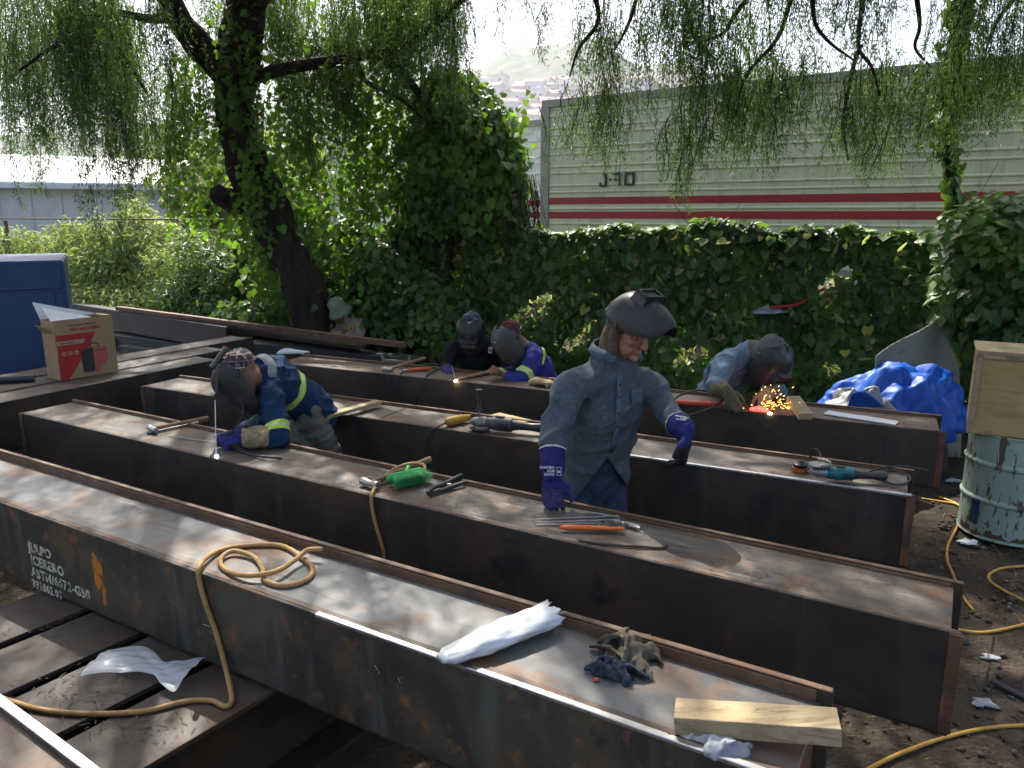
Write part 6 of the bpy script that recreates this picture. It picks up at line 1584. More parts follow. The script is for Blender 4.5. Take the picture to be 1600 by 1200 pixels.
def crumple(name, label, cx, cy, rx, ry, h, mat, seed, parent, k):
    """cloth thrown down: many overlapping flattened folds grown together"""
    c = onz(cx, cy, Z0); rg = random.Random(seed); a = B1['d']; bb = B1['n']; mb = MB()
    for i in range(k):
        an = rg.uniform(0, 6.28); p = c + a * (rg.uniform(-.62, .62) * rx) + bb * (rg.uniform(-.62, .62) * ry) + V(0, 0, rg.uniform(.006, h * .55))
        d = a * math.cos(an) + bb * math.sin(an); l = rg.uniform(.5, 1.0) * rx * .8; n = d.cross(V(0, 0, 1)); ben = rg.uniform(-.5, .5) * l
        pts = [p - d * l * .6 - V(0, 0, rg.uniform(0, .012)), p + n * ben * .4 + V(0, 0, rg.uniform(0, h * .45)), p + d * l * .5 + n * ben, p + d * l * .75 + n * ben * 1.4 - V(0, 0, rg.uniform(.0, .02))]
        for q in pts: q.z = max(q.z, Z0 + .008)
        P = catmull(pts, 3); tl = rg.uniform(-.9, .9); mb.tube(P, [(rg.uniform(.013, .024), rg.uniform(.0045, .007)) for _ in P], 8, side=V(0, 0, 1) * math.cos(tl) + n * math.sin(tl), round_caps=True)
    me = organic(mb, .0042, 1, (.004, .03, seed)); o = mesh_obj(name, me, MAT[mat], parent)
    if label: tag(o, label, 'rag')
    return o
rt = thing('work_rag', onz(970, 1035, Z0), 'crumpled olive and navy work cloth on the nearest beam', 'rag')
crumple('olive_cloth', None, 985, 1022, .115, .065, .055, 'rag_olive', 31, rt, 15)
crumple('navy_cloth', None, 957, 1053, .075, .055, .04, 'rag_navy', 33, rt, 11)
b = MB(); b.ell(onz(932, 1062, Z0 + .006), (.010, .007, .006), n=8, m=6); b.build('red_tag', MAT['red_orange'], rt, smooth=True)
crumple('white_rag', 'stained white and blue rag under the pale wood block', 1108, 1160, .075, .05, .028, 'rag_white', 35, None, 11)
# ---- wood pieces -----------------------------------------------------
def plank(name, label, p, q, w_, th, mat='wood_pale', cat='wood block', group='loose wood on the beams', tilt=None):
    d = (q - p); L = d.length; d.normalize(); n = V(0, 0, 1).cross(d).normalized(); up = d.cross(n)
    b = MB(); c = (p + q) / 2 + up * (th / 2); k = 7
    rows = []
    for i in range(k + 1):
        u = -L / 2 + L * i / k; jt = .0005 * math.sin(i * 2.3)
        rows.append([c + d * u + n * (-w_ / 2 + jt) + up * (-th / 2), c + d * u + n * (w_ / 2 + jt) + up * (-th / 2), c + d * u + n * (w_ / 2 + jt) + up * (th / 2 + jt), c + d * u + n * (-w_ / 2 + jt) + up * (th / 2 + jt)])
    for i in range(k): b.hexa_ring = None
    vs = [v for r in rows for v in r]; fs = []
    for i in range(k):
        for j in range(4): fs.append((i * 4 + j, i * 4 + (j + 1) % 4, (i + 1) * 4 + (j + 1) % 4, (i + 1) * 4 + j))
    fs += [(3, 2, 1, 0), (k * 4, k * 4 + 1, k * 4 + 2, k * 4 + 3)]
    b.add(vs, fs); o = b.build(name, MAT[mat]); bv = o.modifiers.new('b', 'BEVEL'); bv.width = .003; bv.segments = 2; bv.limit_method = 'ANGLE'
    tag(o, label, cat, group); return o
plank('wood_block', 'pale timber block lying across the near right end of the nearest beam', onz(1056, 1132, Z0 + .003), onz(1312, 1150, Z0 + .045), .085, .048)
plank('wood_batten', 'pale wooden batten leaning across the third beam behind the bent welder', onz(505, 655, Z0 + .026), onz(592, 630, Z0 + .026), .06, .022)
plank('wood_wedge', 'pale wooden wedge standing beside the sparks on the rear beam', onz(1258, 656, Z0 + .003), onz(1238, 628, Z0 + .06), .085, .045)
plank('wood_shim', 'flat brown wood strip under the hands of the black-jacketed welder', onz(712, 594, Z0 + .004), onz(784, 577, Z0 + .02), .05, .014, 'wood_handle')
plank('cardboard_scrap', 'torn brown cardboard scraps beside the big grinder', onz(770, 648, Z0 + .004), onz(822, 660, Z0 + .012), .12, .004, 'cardboard', 'cardboard')

# ---- big angle grinder and its yellow neighbour on the third beam
def grinder(name, label, c, d, s, bodymat, headmat, discmat='steel_plank', side_handle=None, disc_up=False, group='angle grinders'):
    d = Vector(d).normalized(); n = V(0, 0, 1).cross(d).normalized(); up = V(0, 0, 1)
    root = thing(name, c - up * .04 * s, label, 'grinder', group)
    b = MB(); b.tube([c + d * .0 * s, c + d * .05 * s, c + d * .06 * s, c + d * .16 * s], [.030 * s, .036 * s, .040 * s, .040 * s], 14, round_caps=False); b.build('motor_housing', MAT[bodymat], root, smooth=True, ang=35)
    b = MB()
    for k in range(7): b.tube([c + d * (.10 + .008 * k) * s - n * .0405 * s + up * .016 * s, c + d * (.10 + .008 * k) * s - n * .0405 * s - up * .016 * s], .0018 * s, 5)
    o = b.build('vents', MAT['black_rubber'], root); o['kind'] = 'stuff'
    b = MB(); b.tube([c + d * .155 * s, c + d * .20 * s, c + d * .27 * s, c + d * .33 * s], [.034 * s, .024 * s, .022 * s, .028 * s], 12, round_caps=True); b.build('rear_grip', MAT['black_plastic'], root, smooth=True)
    b = MB(); b.tube([c - d * .055 * s, c - d * .03 * s, c + d * .005 * s], [(.022 * s, .026 * s), (.034 * s, .032 * s), (.034 * s, .034 * s)], 12, side=n, round_caps=True); b.build('gear_head', MAT[headmat], root, smooth=True, ang=50)
    dz = .045 * s if disc_up else -.032 * s
    b = MB(); b.lathe(c - d * .03 * s + up * dz, [(.012 * s, -.002), (.058 * s, -.003), (.060 * s, .0), (.058 * s, .003), (.012 * s, .003)], 28); b.build('disc', MAT[discmat], root, smooth=True, ang=30)
    b = MB(); pr = [c - d * .03 * s + up * (dz + .008) + d * (.064 * s * math.cos(R(a))) + n * (.064 * s * math.sin(R(a))) for a in range(-95, 96, 12)]; b.tube(pr, [(.012 * s, .003)] * len(pr), 6, side=up); b.build('guard', MAT[headmat], root, smooth=True)
    b = MB(); b.box(c + d * .09 * s + up * .041 * s, (.05 * s, .02 * s, .008 * s), d, n); b.build('switch', MAT['black_plastic'], root)
    if side_handle:
        h = side_handle; q = c - d * .03 * s + up * .03 * s
        b = MB(); b.tube([q, q + up * .05 * h], .007, 8); hb = b.build('handle_stem', MAT['bare_steel'], root)
        b = MB(); b.tube([q + up * .04 * h, q + up * .055 * h, q + up * .15 * h, q + up * .152 * h, q + up * .158 * h], [.022, .012, .012, .022, .020], 12); b.build('side_handle', MAT['black_plastic'], root, smooth=True, ang=40)
    return root
gA, gB = top(757, 660, .055), top(838, 668, .045)
grinder('angle_grinder', 'large dark grey angle grinder with upright side handle on the third beam', gA, gB - gA, 1.05, 'grey_plastic', 'cast_alu', side_handle=1.05)
yA, yB = top(733, 652, .03), top(697, 660, .03)
def yellow_tool():
    root = thing('die_grinder', yA.lerp(yB, .5) - V(0, 0, .03), 'small yellow straight grinder left of the big grinder', 'grinder', 'angle grinders')
    b = MB(); b.tube([yA, yA.lerp(yB, .25), yA.lerp(yB, .3), yA.lerp(yB, .9), yB], [.020, .024, .030, .028, .018], 12); b.build('housing', MAT['yellow_plastic'], root, smooth=True, ang=40)
    b = MB(); d = (yA - yB).normalized(); b.tube([yA, yA + d * .03 + V(0, 0, .012)], [.014, .012], 10); b.build('spindle', MAT['black_plastic'], root)
yellow_tool()
B3 = BEAM['b3']
cable('power_cord', [yB, top(683, 668, .03), onplane(672, 680, B3['fl'] - B3['n'] * .02, B3['n']), onplane(662, 700, B3['fl'] - B3['n'] * .03, B3['n']), onplane(659, 725, B3['fl'] - B3['n'] * .03, B3['n']), onz(660, 750, .30)], .0045, 'black_rubber', 'thin black cord drooping from the yellow grinder down the third beam', 'cable', 'black cords on the beams')
# teal grinder
tA, tB = top(1287, 738, .045), top(1345, 742, .04)
grinder('angle_grinder', 'small teal and black angle grinder at the right end of the third beam', tA, tB - tA, .82, 'teal_plastic', 'cast_alu', 'cast_alu', disc_up=True)
def cup_brush():
    c = top(1250, 736, .0); root = thing('cup_brush', c, 'round cup brush with orange rim left of the teal grinder', 'brush')
    b = MB(); b.lathe(c + V(0, 0, .002), [(.036, 0), (.038, .018), (.030, .020)], 20); b.build('wire_cup', MAT['orange_plastic'], root, smooth=True, ang=40)
    b = MB(); b.lathe(c + V(0, 0, .022), [(.033, 0), (.036, .016), (.020, .024), (.012, .034)], 20); b.build('cap', MAT['black_plastic'], root, smooth=True, ang=40)
cup_brush()
gt = tA + (tB - tA).normalized() * .26
cable('power_cord', [gt, top(1385, 735, .012), top(1418, 742, .008), top(1420, 752, .008), top(1400, 757, .008), top(1375, 748, .008), top(1352, 740, .008), top(1400, 728, .02), onz(1450, 735, .70)], .0045, 'black_rubber', 'black cord curled behind the teal grinder', 'cable', 'black cords on the beams')
cable('power_cord', [top(1258, 735, .02), top(1276, 728, .03), top(1282, 712, .06), top(1276, 702, .08), top(1266, 704, .06), top(1268, 716, .02), top(1290, 722, .02)], .0045, 'black_rubber', 'loop of black cord rising beside the round cup brush', 'cable', 'black cords on the beams')

# ---- things on the rear beam
B4 = BEAM['b4']
def face4(px, py, off=.02): return onplane(px, py, B4['fl'] - B4['n'] * off, B4['n'])
cable('welding_cable', [top(700, 573, .01), top(672, 569, .012), top(645, 574, .015), top(628, 582, .012), face4(619, 598), face4(621, 615), face4(631, 628), face4(645, 632, .03), face4(652, 622, .03), face4(659, 600), top(668, 586, .012), top(684, 576, .01)], .007, 'black_rubber', 'black welding lead looping down the face of the rear beam', 'cable')
def torch_holder():
    a, c = top(641, 578, .018), top(672, 576, .018); root = thing('electrode_holder', a.lerp(c, .5) - V(0, 0, .018), 'orange-red electrode holder lying on the rear beam at the hammer', 'clamp')
    b = MB(); b.tube([a, a.lerp(c, .7), c], [.014, .016, .012], 10, round_caps=True); b.build('grip', MAT['red_orange'], root, smooth=True)
    b = MB(); d = (a - c).normalized(); b.tube([a, a + d * .06], [.009, .006], 8); b.build('jaw', MAT['bare_steel'], root)
torch_holder()
def cclamp():
    p = top(598, 562, .02); q = top(640, 566, .02); root = thing('bar_clamp', p.lerp(q, .5) - V(0, 0, .02), 'steel bar clamp on the rear beam in the smoke', 'clamp')
    b = MB(); b.box(p.lerp(q, .5), ((q - p).length, .012, .018), (q - p).normalized()); b.build('bar', MAT['bare_steel'], root)
    for t in (p, q): b = MB(); b.box(t + V(0, 0, .022), (.018, .02, .07)); b.build('jaw', MAT['bare_steel'], root)
    b = MB(); b.tube([p + V(0, 0, .05), p + V(-.05, 0, .05)], .006, 8); b.build('screw', MAT['bare_steel'], root)
cclamp()
mb = MB(); gp = top(835, 597, .022); hand_mb(mb, gp, V(.9, .2, -.02), V(0, 0, -1), V(0, 1, 0), .3, 1.1, 1.2); hand_mb(mb, gp + V(.02, -.03, .015), V(.7, -.5, -.02), V(0, 0, -1), V(0, 1, 0), .4, 1.1, 1.2)
o = mesh_obj('work_gloves', organic(mb, .007, 3, (.004, .04, 9)), MAT['glove_tan']); tag(o, 'pair of tan leather gloves dropped on the rear beam by the striped jacket', 'gloves')
# welding arc of the black-jacketed man
def arc_rear():
    p = top(712, 596, .004); root = thing('welding_electrode', p, 'electrode burning between the gloves of the black-jacketed welder', 'electrode')
    b = MB(); b.tube([p, at(706, 572, 6.02)], .003, 6); b.build('rod', MAT['rod_grey'], root)
    b = MB(); b.ell(p + V(0, 0, .004), (.012, .012, .008), n=10, m=6); b.build('arc', emat('arc_warm', (1.0, 0.72, 0.42), 40), root)
arc_rear()
# the right-hand welder: torch, hot metal, sparks
a, c = top(1048, 628, .02), top(1128, 632, .02)
def lead():
    root = thing('electrode_holder', a.lerp(c, .5) - V(0, 0, .02), 'long orange-red electrode holder left of the denim welder', 'clamp')
    b = MB(); b.tube([a, a.lerp(c, .75), c], [.016, .017, .012], 10, round_caps=True); b.build('grip', MAT['red_orange'], root, smooth=True)
    b = MB(); b.tube([c, c + (c - a).normalized() * .05], [.01, .007], 8); b.build('jaw', MAT['bare_steel'], root)
lead()
cable('welding_cable', [top(1040, 640, .01), top(1060, 650, .012), top(1090, 645, .01), top(1118, 634, .02), top(1130, 622, .06), top(1118, 612, .09), top(1090, 610, .09), top(1062, 618, .05), top(1045, 632, .012)], .007, 'black_rubber', 'black welding lead curling round the orange-red holder at right', 'cable')
def sparks():
    p = top(1188, 643, .002); root = thing('grinding_sparks', p, 'orange sparks and glowing red metal under the denim welder', 'sparks')
    hot = emat('hot_metal', (1.0, 0.05, 0.04), 2.2); sp = emat('spark', (1.0, 0.36, 0.06), 7); spw = emat('spark_white', (1.0, 0.8, 0.5), 40)
    b = MB(); q = top(1186, 640, .012); b.tube([q - V(.045, .0, -.004), q + V(.0, 0, .006), q + V(.045, -.01, -.002)], [(.012, .016), (.018, .02), (.014, .016)], 10, round_caps=True); b.build('hot_metal', hot, root, smooth=True)
    b = MB(); b.ell(top(1203, 646, .004), (.014, .012, .007), n=10, m=6); b.build('arc', spw, root)
    rg = random.Random(5); me = None
    for i in range(90):
        r_ = abs(rg.gauss(0, 1)); x = 1206 + rg.gauss(6, 16); y = 640 - abs(rg.gauss(0, 14)); c_ = at(x, y, p.y + rg.uniform(-.08, .05)); s = rg.uniform(.0010, .0026)
        if me is None:
            m2 = MB(); m2.ell((0, 0, 0), (1, 1, 1), n=6, m=4); me = m2.mesh('spark'); me.materials.append(sp)
        o = bpy.data.objects.new('spark', me); link(o); o.parent = root; o.location = c_ - ORG[root.name]; o.scale = (s * .7, s * .7, s * rg.uniform(1.5, 5)); o.rotation_euler = (c_ - p - V(0, 0, .03)).to_track_quat('Z', 'Y').to_euler()
sparks()
# flat bright strip
a, c = top(1290, 645, .004), top(1402, 662, .004); d = (c - a).normalized(); b = MB(); b.box(a.lerp(c, .5) + V(0, 0, .003), ((c - a).length, .10, .006), d); tag(b.build('steel_strip', MAT['white_sheet'], bevel=.001), 'pale flat steel strip lying on the rear beam near the tarp', 'steel strip')

# ---- tarp heap, canvas, crate, drum
def tarp():
    n = 150; c = V(3.16, 6.25, 0)
    g_ = np.linspace(-1, 1, n); X_, Y_ = np.meshgrid(g_, g_); rx, ry, h = .60, .48, .96
    a = np.arctan2(Y_, X_); rad = np.maximum(np.abs(X_), np.abs(Y_)); sq = rad / np.maximum(np.sqrt(X_ ** 2 + Y_ ** 2), 1e-6)
    k = 1 + .10 * np.sin(3 * a + 1) + .06 * np.sin(7 * a + 2) + .04 * np.sin(13 * a)
    px, py = X_ * sq * k, Y_ * sq * k; r2 = np.clip(rad, 0, 1)
    prof = np.clip(1 - r2 ** 2.6, 0, 1) ** .8
    skew = 1.0 + .22 * px - .12 * px ** 2
    P3 = np.stack([px * rx, py * ry, prof * .6], -1).reshape(-1, 3)
    f = folds(P3, 1, .34, 91).reshape(n, n); f2 = folds(P3, 1, .22, 92).reshape(n, n); f3 = folds(P3, 1, .06, 93).reshape(n, n)
    def tri(P, wl, seed, m=3):
        rg = np.random.default_rng(seed); o = np.zeros(len(P))
        for i in range(m):
            k = unit(rg.normal(size=(1, 3)))[0] / (wl * rg.uniform(.8, 1.5)); k2 = unit(rg.normal(size=(1, 3)))[0] / (wl * 2.2); ph = P @ k + .35 * np.abs(((P @ k2 + rg.uniform(0, 1)) % 1) * 2 - 1) + rg.uniform(0, 1)
            o += (np.abs((ph % 1) * 2 - 1) * 2 - 1) * np.clip(.6 + .8 * np.sin(P @ (k2 * 4) + rg.uniform(0, 6)), 0, 1)
        return o / m
    f, f2, f3 = [tri(P3, w_, sd_).reshape(n, n) for w_, sd_ in ((.42, 91), (.22, 97), (.10, 98))]
    zz = h * prof * skew * (.80 + .22 * f + .12 * f2 + .04 * f3); rr = 1 + .16 * f + .12 * f2 + .04 * f3
    rows = [[c + V(float(px[i, j] * rx * rr[i, j]), float(py[i, j] * ry * rr[i, j]), float(max(zz[i, j], 0) * .72 + .28)) for j in range(n)] for i in range(n)]
    b = MB(); b.grid(rows); root = thing('tarp_heap', c, 'bright blue plastic tarp heaped behind the rear beam', 'tarp')
    o = b.build('tarp', MAT['tarp_blue'], root, smooth=True); sd = o.modifiers.new('s', 'SOLIDIFY'); sd.thickness = .004
    b = MB(); b.lathe(c, [(.5, -.05), (.48, .15), (.36, .38), (.15, .45)], 18); b.build('covered_pile', MAT['soil'], root, smooth=True)
    rag('tarp_underside', None, 1335, 640, .55, .24, .18, .24, 'silver_tarp', 95, parent=root, wl=.16)
    q = at(1345, 612, 5.75); b = MB(); 
    rg = [[q + V(.30 * (u - .3), -.05 + .1 * v, .12 * math.sin(u * 5) * .3 - .22 * v - .25 * u * .3) for u in np.linspace(0, 1, 16)] for v in np.linspace(0, 1, 10)]
    b.grid(rg); o2 = b.build('tarp_corner', MAT['tarp_blue'], root, smooth=True); sd = o2.modifiers.new('s', 'SOLIDIFY'); sd.thickness = .004
tarp()
def canvas():
    A_, B_, C_ = at(1368, 556, 6.35), at(1472, 492, 6.65), at(1500, 575, 6.45); g_ = A_ - V(0, .15, .75); h_ = C_ - V(0, .15, .75)
    rows = []
    for i in range(12):
        t = i / 11; l = A_.lerp(g_, t); r_ = C_.lerp(h_, t); rows.append([])
        for j in range(20):
            u = j / 19; apex = max(0, 1 - abs(u - .72) / (.72 if u < .72 else .28)); p = l.lerp(r_, u) + (B_ - A_.lerp(C_, .72)) * apex * (1 - t) + V(0, .03 * math.sin(u * 9 + t * 3), .0); rows[-1].append(p)
    b = MB(); b.grid(rows); o = b.build('canvas_sheet', MAT['canvas_grey'], smooth=True); sd = o.modifiers.new('s', 'SOLIDIFY'); sd.thickness = .006; tag(o, 'grey canvas sheet peaking behind the blue tarp', 'canvas')
canvas()
def drum():
    c = V(3.27, 4.76, 0); r_ = .28; hh = .70
    root = thing('steel_drum', c, 'pale green steel drum with scraped paint under the plywood crate', 'drum')
    prof = [(r_ - .02, 0), (r_, .005), (r_ + .006, .012), (r_, .02)]
    for rz in (.26, .50): prof += [(r_, rz - .02), (r_ + .012, rz - .006), (r_ + .012, rz + .006), (r_, rz + .02)]
    prof += [(r_, hh - .02), (r_ + .006, hh - .012), (r_ + .006, hh), (r_ - .012, hh), (r_ - .014, hh - .012)]
    b = MB(); b.lathe(c, prof, 56); b.build('shell', MAT['drum_paint'], root, smooth=True, ang=35)
    b = MB(); pts = [c + V((r_ + .0015) * math.cos(R(a)), (r_ + .0015) * math.sin(R(a)), 0) for a in range(170, 331, 2)]
    rows = [[p + V(0, 0, .03) for p in pts], [p + V(0, 0, .055 + .016 * math.sin(i * .31) + .012 * math.sin(i * .83 + 1) + .007 * math.sin(i * 2.1)) for i, p in enumerate(pts)]]
    b.grid(rows); b.build('rust_patch', MAT['drum_rust'], root, smooth=True)
    p = c + V(r_ * math.cos(R(197)) - .012, r_ * math.sin(R(197)) - .006, .18); b = MB(); b.box(p, (.02, .06, .16)); b.build('blue_label', MAT['jacket_blue'] if 'jacket_blue' in MAT else MAT['blue_paint'], root, bevel=.003)
drum()
def crate():
    zb = .701; w_, h_, d_ = .72, .53, .42; A_ = V(2.89, 4.68, zb); ex = V(math.cos(R(-28)), math.sin(R(-28)), 0); ey = V(-ex.y, ex.x, 0)
    root = thing('plywood_crate', A_ + ex * w_ / 2 + ey * d_ / 2, 'plywood crate with pale edge battens standing on the green drum', 'crate')
    def bx(nm, x0, x1, y0, y1, z0, z1, mat): b = MB(); b.box(A_ + ex * ((x0 + x1) / 2) + ey * ((y0 + y1) / 2) + V(0, 0, (z0 + z1) / 2), (x1 - x0, y1 - y0, z1 - z0), ex, ey); b.build(nm, MAT[mat], root, bevel=.003)
    bx('front_panel', .005, w_, .0, .012, .0, h_ - .022, 'plywood'); bx('back_panel', .005, w_, d_ - .012, d_, 0, h_ - .022, 'plywood'); bx('left_panel', .0, .012, .0125, d_ - .0125, 0, h_ - .022, 'wood_pale'); bx('right_panel', w_ - .012, w_, .0125, d_ - .0125, 0, h_ - .022, 'plywood')
    bx('lid', -.012, w_ + .01, -.012, d_ + .01, h_ - .0215, h_, 'wood_pale'); bx('edge_batten', -.014, .020, -.016, -.0005, .0, h_ - .0225, 'wood_pale'); bx('edge_batten', -.014, -.0005, .0, .05, .0, h_ - .0225, 'wood_pale'); bx('base', .013, w_ - .013, .013, d_ - .013, 0, .02, 'plywood')
    bx('edge_batten', .021, w_, -.016, -.0005, h_ - .05, h_ - .0225, 'wood_pale')
crate()

# ---- bits on the ground at the right
g0 = lambda px, py, dz=.010: (lambda p: V(p.x, p.y, ground_z(p.x, p.y) + dz))(onz(px, py, 0))
cable('extension_cord', [g0(1338, 1205), g0(1400, 1180), g0(1470, 1155), g0(1540, 1140), g0(1620, 1130), g0(1690, 1128)], .008, 'yellow_rubber', 'yellow extension cord crossing the bottom right corner', 'cord', 'yellow cords on the ground', 8)
cable('extension_cord', [g0(1440, 777), g0(1468, 782), g0(1495, 790), g0(1505, 802), g0(1496, 822), g0(1482, 850), g0(1480, 880), g0(1488, 905), g0(1500, 935), g0(1520, 960)], .008, 'yellow_rubber', 'yellow cord running from the third beam past the green drum', 'cord', 'yellow cords on the ground', 8)
cable('extension_cord', [g0(1490, 985), g0(1530, 992), g0(1570, 992), g0(1620, 978), g0(1650, 950), g0(1620, 890), g0(1580, 884), g0(1550, 892), g0(1546, 908), g0(1570, 930), g0(1620, 955), g0(1660, 970)], .008, 'yellow_rubber', 'yellow cord lying in loops right of the second beam', 'cord', 'yellow cords on the ground', 8)
cable('extension_cord', [g0(1468, 775), g0(1490, 786), g0(1510, 797), g0(1535, 800)], .008, 'yellow_rubber', 'short stretch of yellow cord vanishing behind the green drum', 'cord', 'yellow cords on the ground', 6)
b = MB(); b.tube([g0(1548, 1066, .02), g0(1640, 1110, .02)], .014, 8); tag(b.build('steel_pipe', MAT['dark_paint_steel'], smooth=True, ang=40), 'dark pipe on the ground at the right picture edge', 'pipe')
b = MB(); p = at(-60, 603, 5.6); q = at(54, 588, 5.75); p.z = q.z = T + .028; b.tube([p, q], .028, 12); tag(b.build('steel_pipe', MAT['dark_paint_steel'], smooth=True, ang=40), 'short dark pipe left of the cardboard box', 'pipe')
def litter(nm, label, px, py, rx, ry, h, seed, mat='paper_white', z=None):
    c = g0(px, py); o = rag(nm, None, px, py, 0 if z is None else z, rx, ry, h, mat, seed, n=18, wl=.05); tag(o, label, 'litter', 'litter on the ground')
litter('paper_scrap', 'crumpled white scrap at the foot of the green drum', 1512, 848, .06, .035, .03, 3)
litter('paper_scrap', 'small white paper scrap on the gravel below the looped cord', 1545, 1028, .032, .02, .018, 5, 'rag_white')
litter('paper_scrap', 'pale flake of litter near the third beam end', 1490, 752, .06, .03, .03, 6, 'rag_white')
litter('paper_scrap', 'light stone-like scrap on the gravel near the pipe', 1534, 1100, .04, .03, .03, 7, 'rag_white')
o = rag('white_paper', None, 457, 551, .80, .14, .08, .07, 'paper_white', 8, n=16, wl=.3); tag(o, 'folded white paper lying behind the bent welder', 'paper')
# clear plastic sleeve on the support girders
def sleeve():
    a, c = onz(150, 1040, .45), onz(306, 1052, .45); d = (c - a).normalized(); n = V(-d.y, d.x, 0); L = (c - a).length; rows = []
    for i in range(34):
        t = i / 33; wd = .085 - .045 * math.exp(-((t - .62) / .18) ** 2) + .02 * math.exp(-((t - 1) / .12) ** 2); row = []
        for j in range(22):
            v = j / 21 * 2 - 1; z = .008 + .016 * (1 - v * v) * (.6 + .4 * math.sin(t * 7 + 1)) + .006 * abs(math.sin(v * 3.1 + t * 5.3)) + .005 * abs(math.sin(v * 5 - t * 9.7 + 2 * math.sin(t * 4))) + .02 * max(0, t - .9)
            row.append(a + d * (t * L) + n * (v * wd + .03 * math.sin(t * 5)) + V(0, 0, max(z, -.008)))
        rows.append(row)
    b = MB(); b.grid(rows); o = b.build('plastic_sleeve', MAT['film'], smooth=True); tag(o, 'empty clear plastic sleeve lying on the support girders', 'plastic bag')
sleeve()
# rubbish caught in the hedge
o = rag('white_bag', None, 1195, 478, 1.28, .20, .10, .10, 'rag_white', 12, n=24, wl=.1); o.location = at(1195, 488, 7.95); tag(o, 'dirty white bag caught in the hedge above the denim welder', 'bag')
pp = [at(1205, 480, 7.86), at(1245, 476, 7.82), at(1268, 462, 7.78), at(1288, 450, 7.76)]; b = MB(); b.tube(catmull(pp, 4), [(.018, .006)] * (3 * 4 + 1), 6); tag(b.build('red_strip', MAT['print_red'], smooth=True), 'dark red strip hanging in the hedge above the denim welder', 'strip')
p = at(549, 519, 8.45); 
def tape():
    root = thing('tape_measure', p, 'small yellow tape measure held on the thin bar by the hat wearer', 'tape measure')
    b = MB(); b.box(p + V(0, 0, .035), (.06, .035, .07)); b.build('case', MAT['yellow_plastic'], root, bevel=.01, seg=2)
    b = MB(); b.box(p + V(0, -.019, .04), (.02, .004, .03)); b.build('label', MAT['print_dark'], root)
tape()
# hanging black wire from the ivy-clad stem
cable('hanging_wire', [at(1478, 440, 6.9), at(1474, 480, 6.85), at(1476, 520, 6.8), at(1480, 556, 6.7)], .006, 'black_rubber', 'thin black wire hanging down to the grey canvas', 'wire')

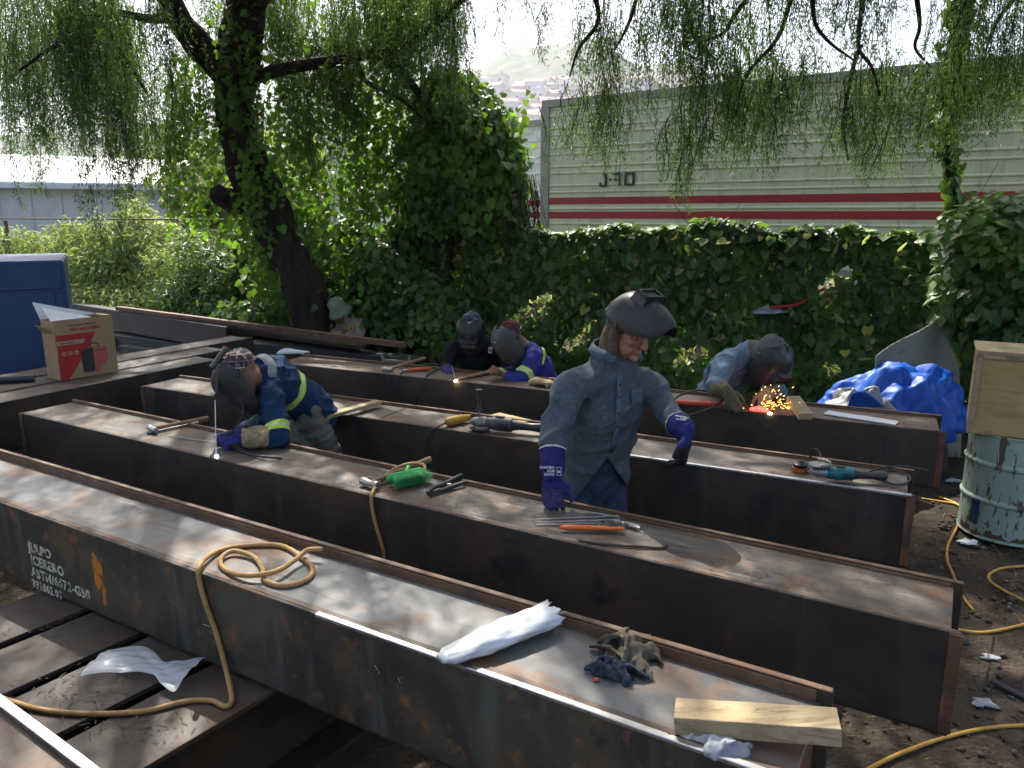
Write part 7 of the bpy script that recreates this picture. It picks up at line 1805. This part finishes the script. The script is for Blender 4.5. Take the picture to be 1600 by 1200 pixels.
# ---- loose straw, gravel and twigs
def scatter():
    n = 9000; P = np.stack([rnd(n, .2, 7.5), rnd(n, 1.2, 8.5)], -1)
    z = np.array([ground_z(x, y) for x, y in P]); s = rnd(n, .006, .022) * np.where(rnd(n, 0, 1) > .97, 2.0, 1)
    oc = np.array([(1, 0, 0), (-1, 0, 0), (0, 1, 0), (0, -1, 0), (0, 0, .7), (0, 0, -.7)], float); fc = np.array([0, 2, 4, 2, 1, 4, 1, 3, 4, 3, 0, 4, 2, 0, 5, 1, 2, 5, 3, 1, 5, 0, 3, 5])
    jit = RNG.uniform(.6, 1.3, size=(n, 6, 3)); th = rnd(n, 0, 6.28); ca, sa = np.cos(th), np.sin(th)
    o3 = oc[None] * jit * s[:, None, None]; x = o3[..., 0] * ca[:, None] - o3[..., 1] * sa[:, None]; y = o3[..., 0] * sa[:, None] + o3[..., 1] * ca[:, None]
    v = np.stack([x + P[:, 0:1], y + P[:, 1:2], o3[..., 2] + z[:, None] + .3 * s[:, None]], -1)
    me = np_mesh('gravel', v.reshape(-1, 3), np.full(8 * n, 3), (fc[None] + (np.arange(n) * 6)[:, None]).ravel())
    o = mesh_obj('gravel', me, MAT['pebble'], None, (3, 4, 0)); tag(o, 'dark gravel and soil crumbs on the yard floor', 'gravel', kind='stuff')
    def straw(nm, n, fx, zf, ln, mat, label, flat=.15):
        P = fx(n); th = rnd(n, 0, 6.28); l = rnd(n, *ln); d = np.stack([np.cos(th), np.sin(th), RNG.normal(size=n) * flat], -1) * l[:, None]; wv = np.stack([-np.sin(th), np.cos(th), np.zeros(n)], -1) * .0016
        Q = np.stack([P - wv, P + wv, P + d + wv, P + d - wv], 1)
        me = np_mesh(nm, Q.reshape(-1, 3), np.full(n, 4)); o = mesh_obj(nm, me, MAT[mat], None); tag(o, label, 'debris', kind='stuff')
    def gx(n):
        x, y = rnd(n, .3, 7), rnd(n, 1.3, 8); return np.stack([x, y, np.array([ground_z(a, b) for a, b in zip(x, y)]) + .012], -1)
    straw('ground_straw', 1500, gx, None, (.02, .09), 'dry_grass', 'dry straw and twigs scattered on the gravel')
    def pxs(cs, z):
        def f(n):
            out = []
            for i in range(n):
                cx, cy, sx, sy = cs[i % len(cs)]
                for _ in range(12):
                    p = onz(random.gauss(cx, sx), random.gauss(cy, sy), z)
                    if z < .5: break
                    v = (p - B2['fl']).dot(B2['n'])
                    if .03 < v < .32: break
                else: p = B2['fl'] + B2['d'] * 2 + B2['n'] * .2 + V(0, 0, z)
                out.append(list(p))
            return np.array(out)
        return f
    straw('girder_straw', 260, pxs([(100, 1075, 40, 12), (130, 1085, 30, 10), (20, 945, 25, 10), (60, 980, 40, 14), (255, 1130, 40, 10), (45, 1180, 18, 8), (190, 1140, 50, 18)], .437), None, (.010, .035), 'rag_olive', 'dry straw lying on the support girders')
    straw('beam_crumbs', 500, pxs([(1130, 905, 110, 30), (1330, 920, 60, 16), (760, 790, 60, 14), (520, 735, 60, 14), (300, 680, 70, 14), (860, 780, 40, 10), (620, 790, 30, 8)], Z0 + .004), None, (.004, .016), 'rag_olive', 'crumbs and weld slag on the second beam')
scatter()
# ================================================================== AIR
hz = MB(); hz.box((0, 650, 83), (3300, 2100, 170))
m = bpy.data.materials.new('haze_air'); m.use_nodes = True; nt = m.node_tree; nt.nodes.remove(nt.nodes['Principled BSDF'])
pv = nt.nodes.new('ShaderNodeVolumePrincipled'); pv.inputs['Color'].default_value = (.86, .92, 1.0, 1); pv.inputs['Density'].default_value = 0.00055; pv.inputs['Anisotropy'].default_value = .3
nt.links.new(pv.outputs[0], nt.nodes['Material Output'].inputs['Volume'])
ho = hz.build('haze', m, loc=(0, 0, 0)); tag(ho, kind='stuff')
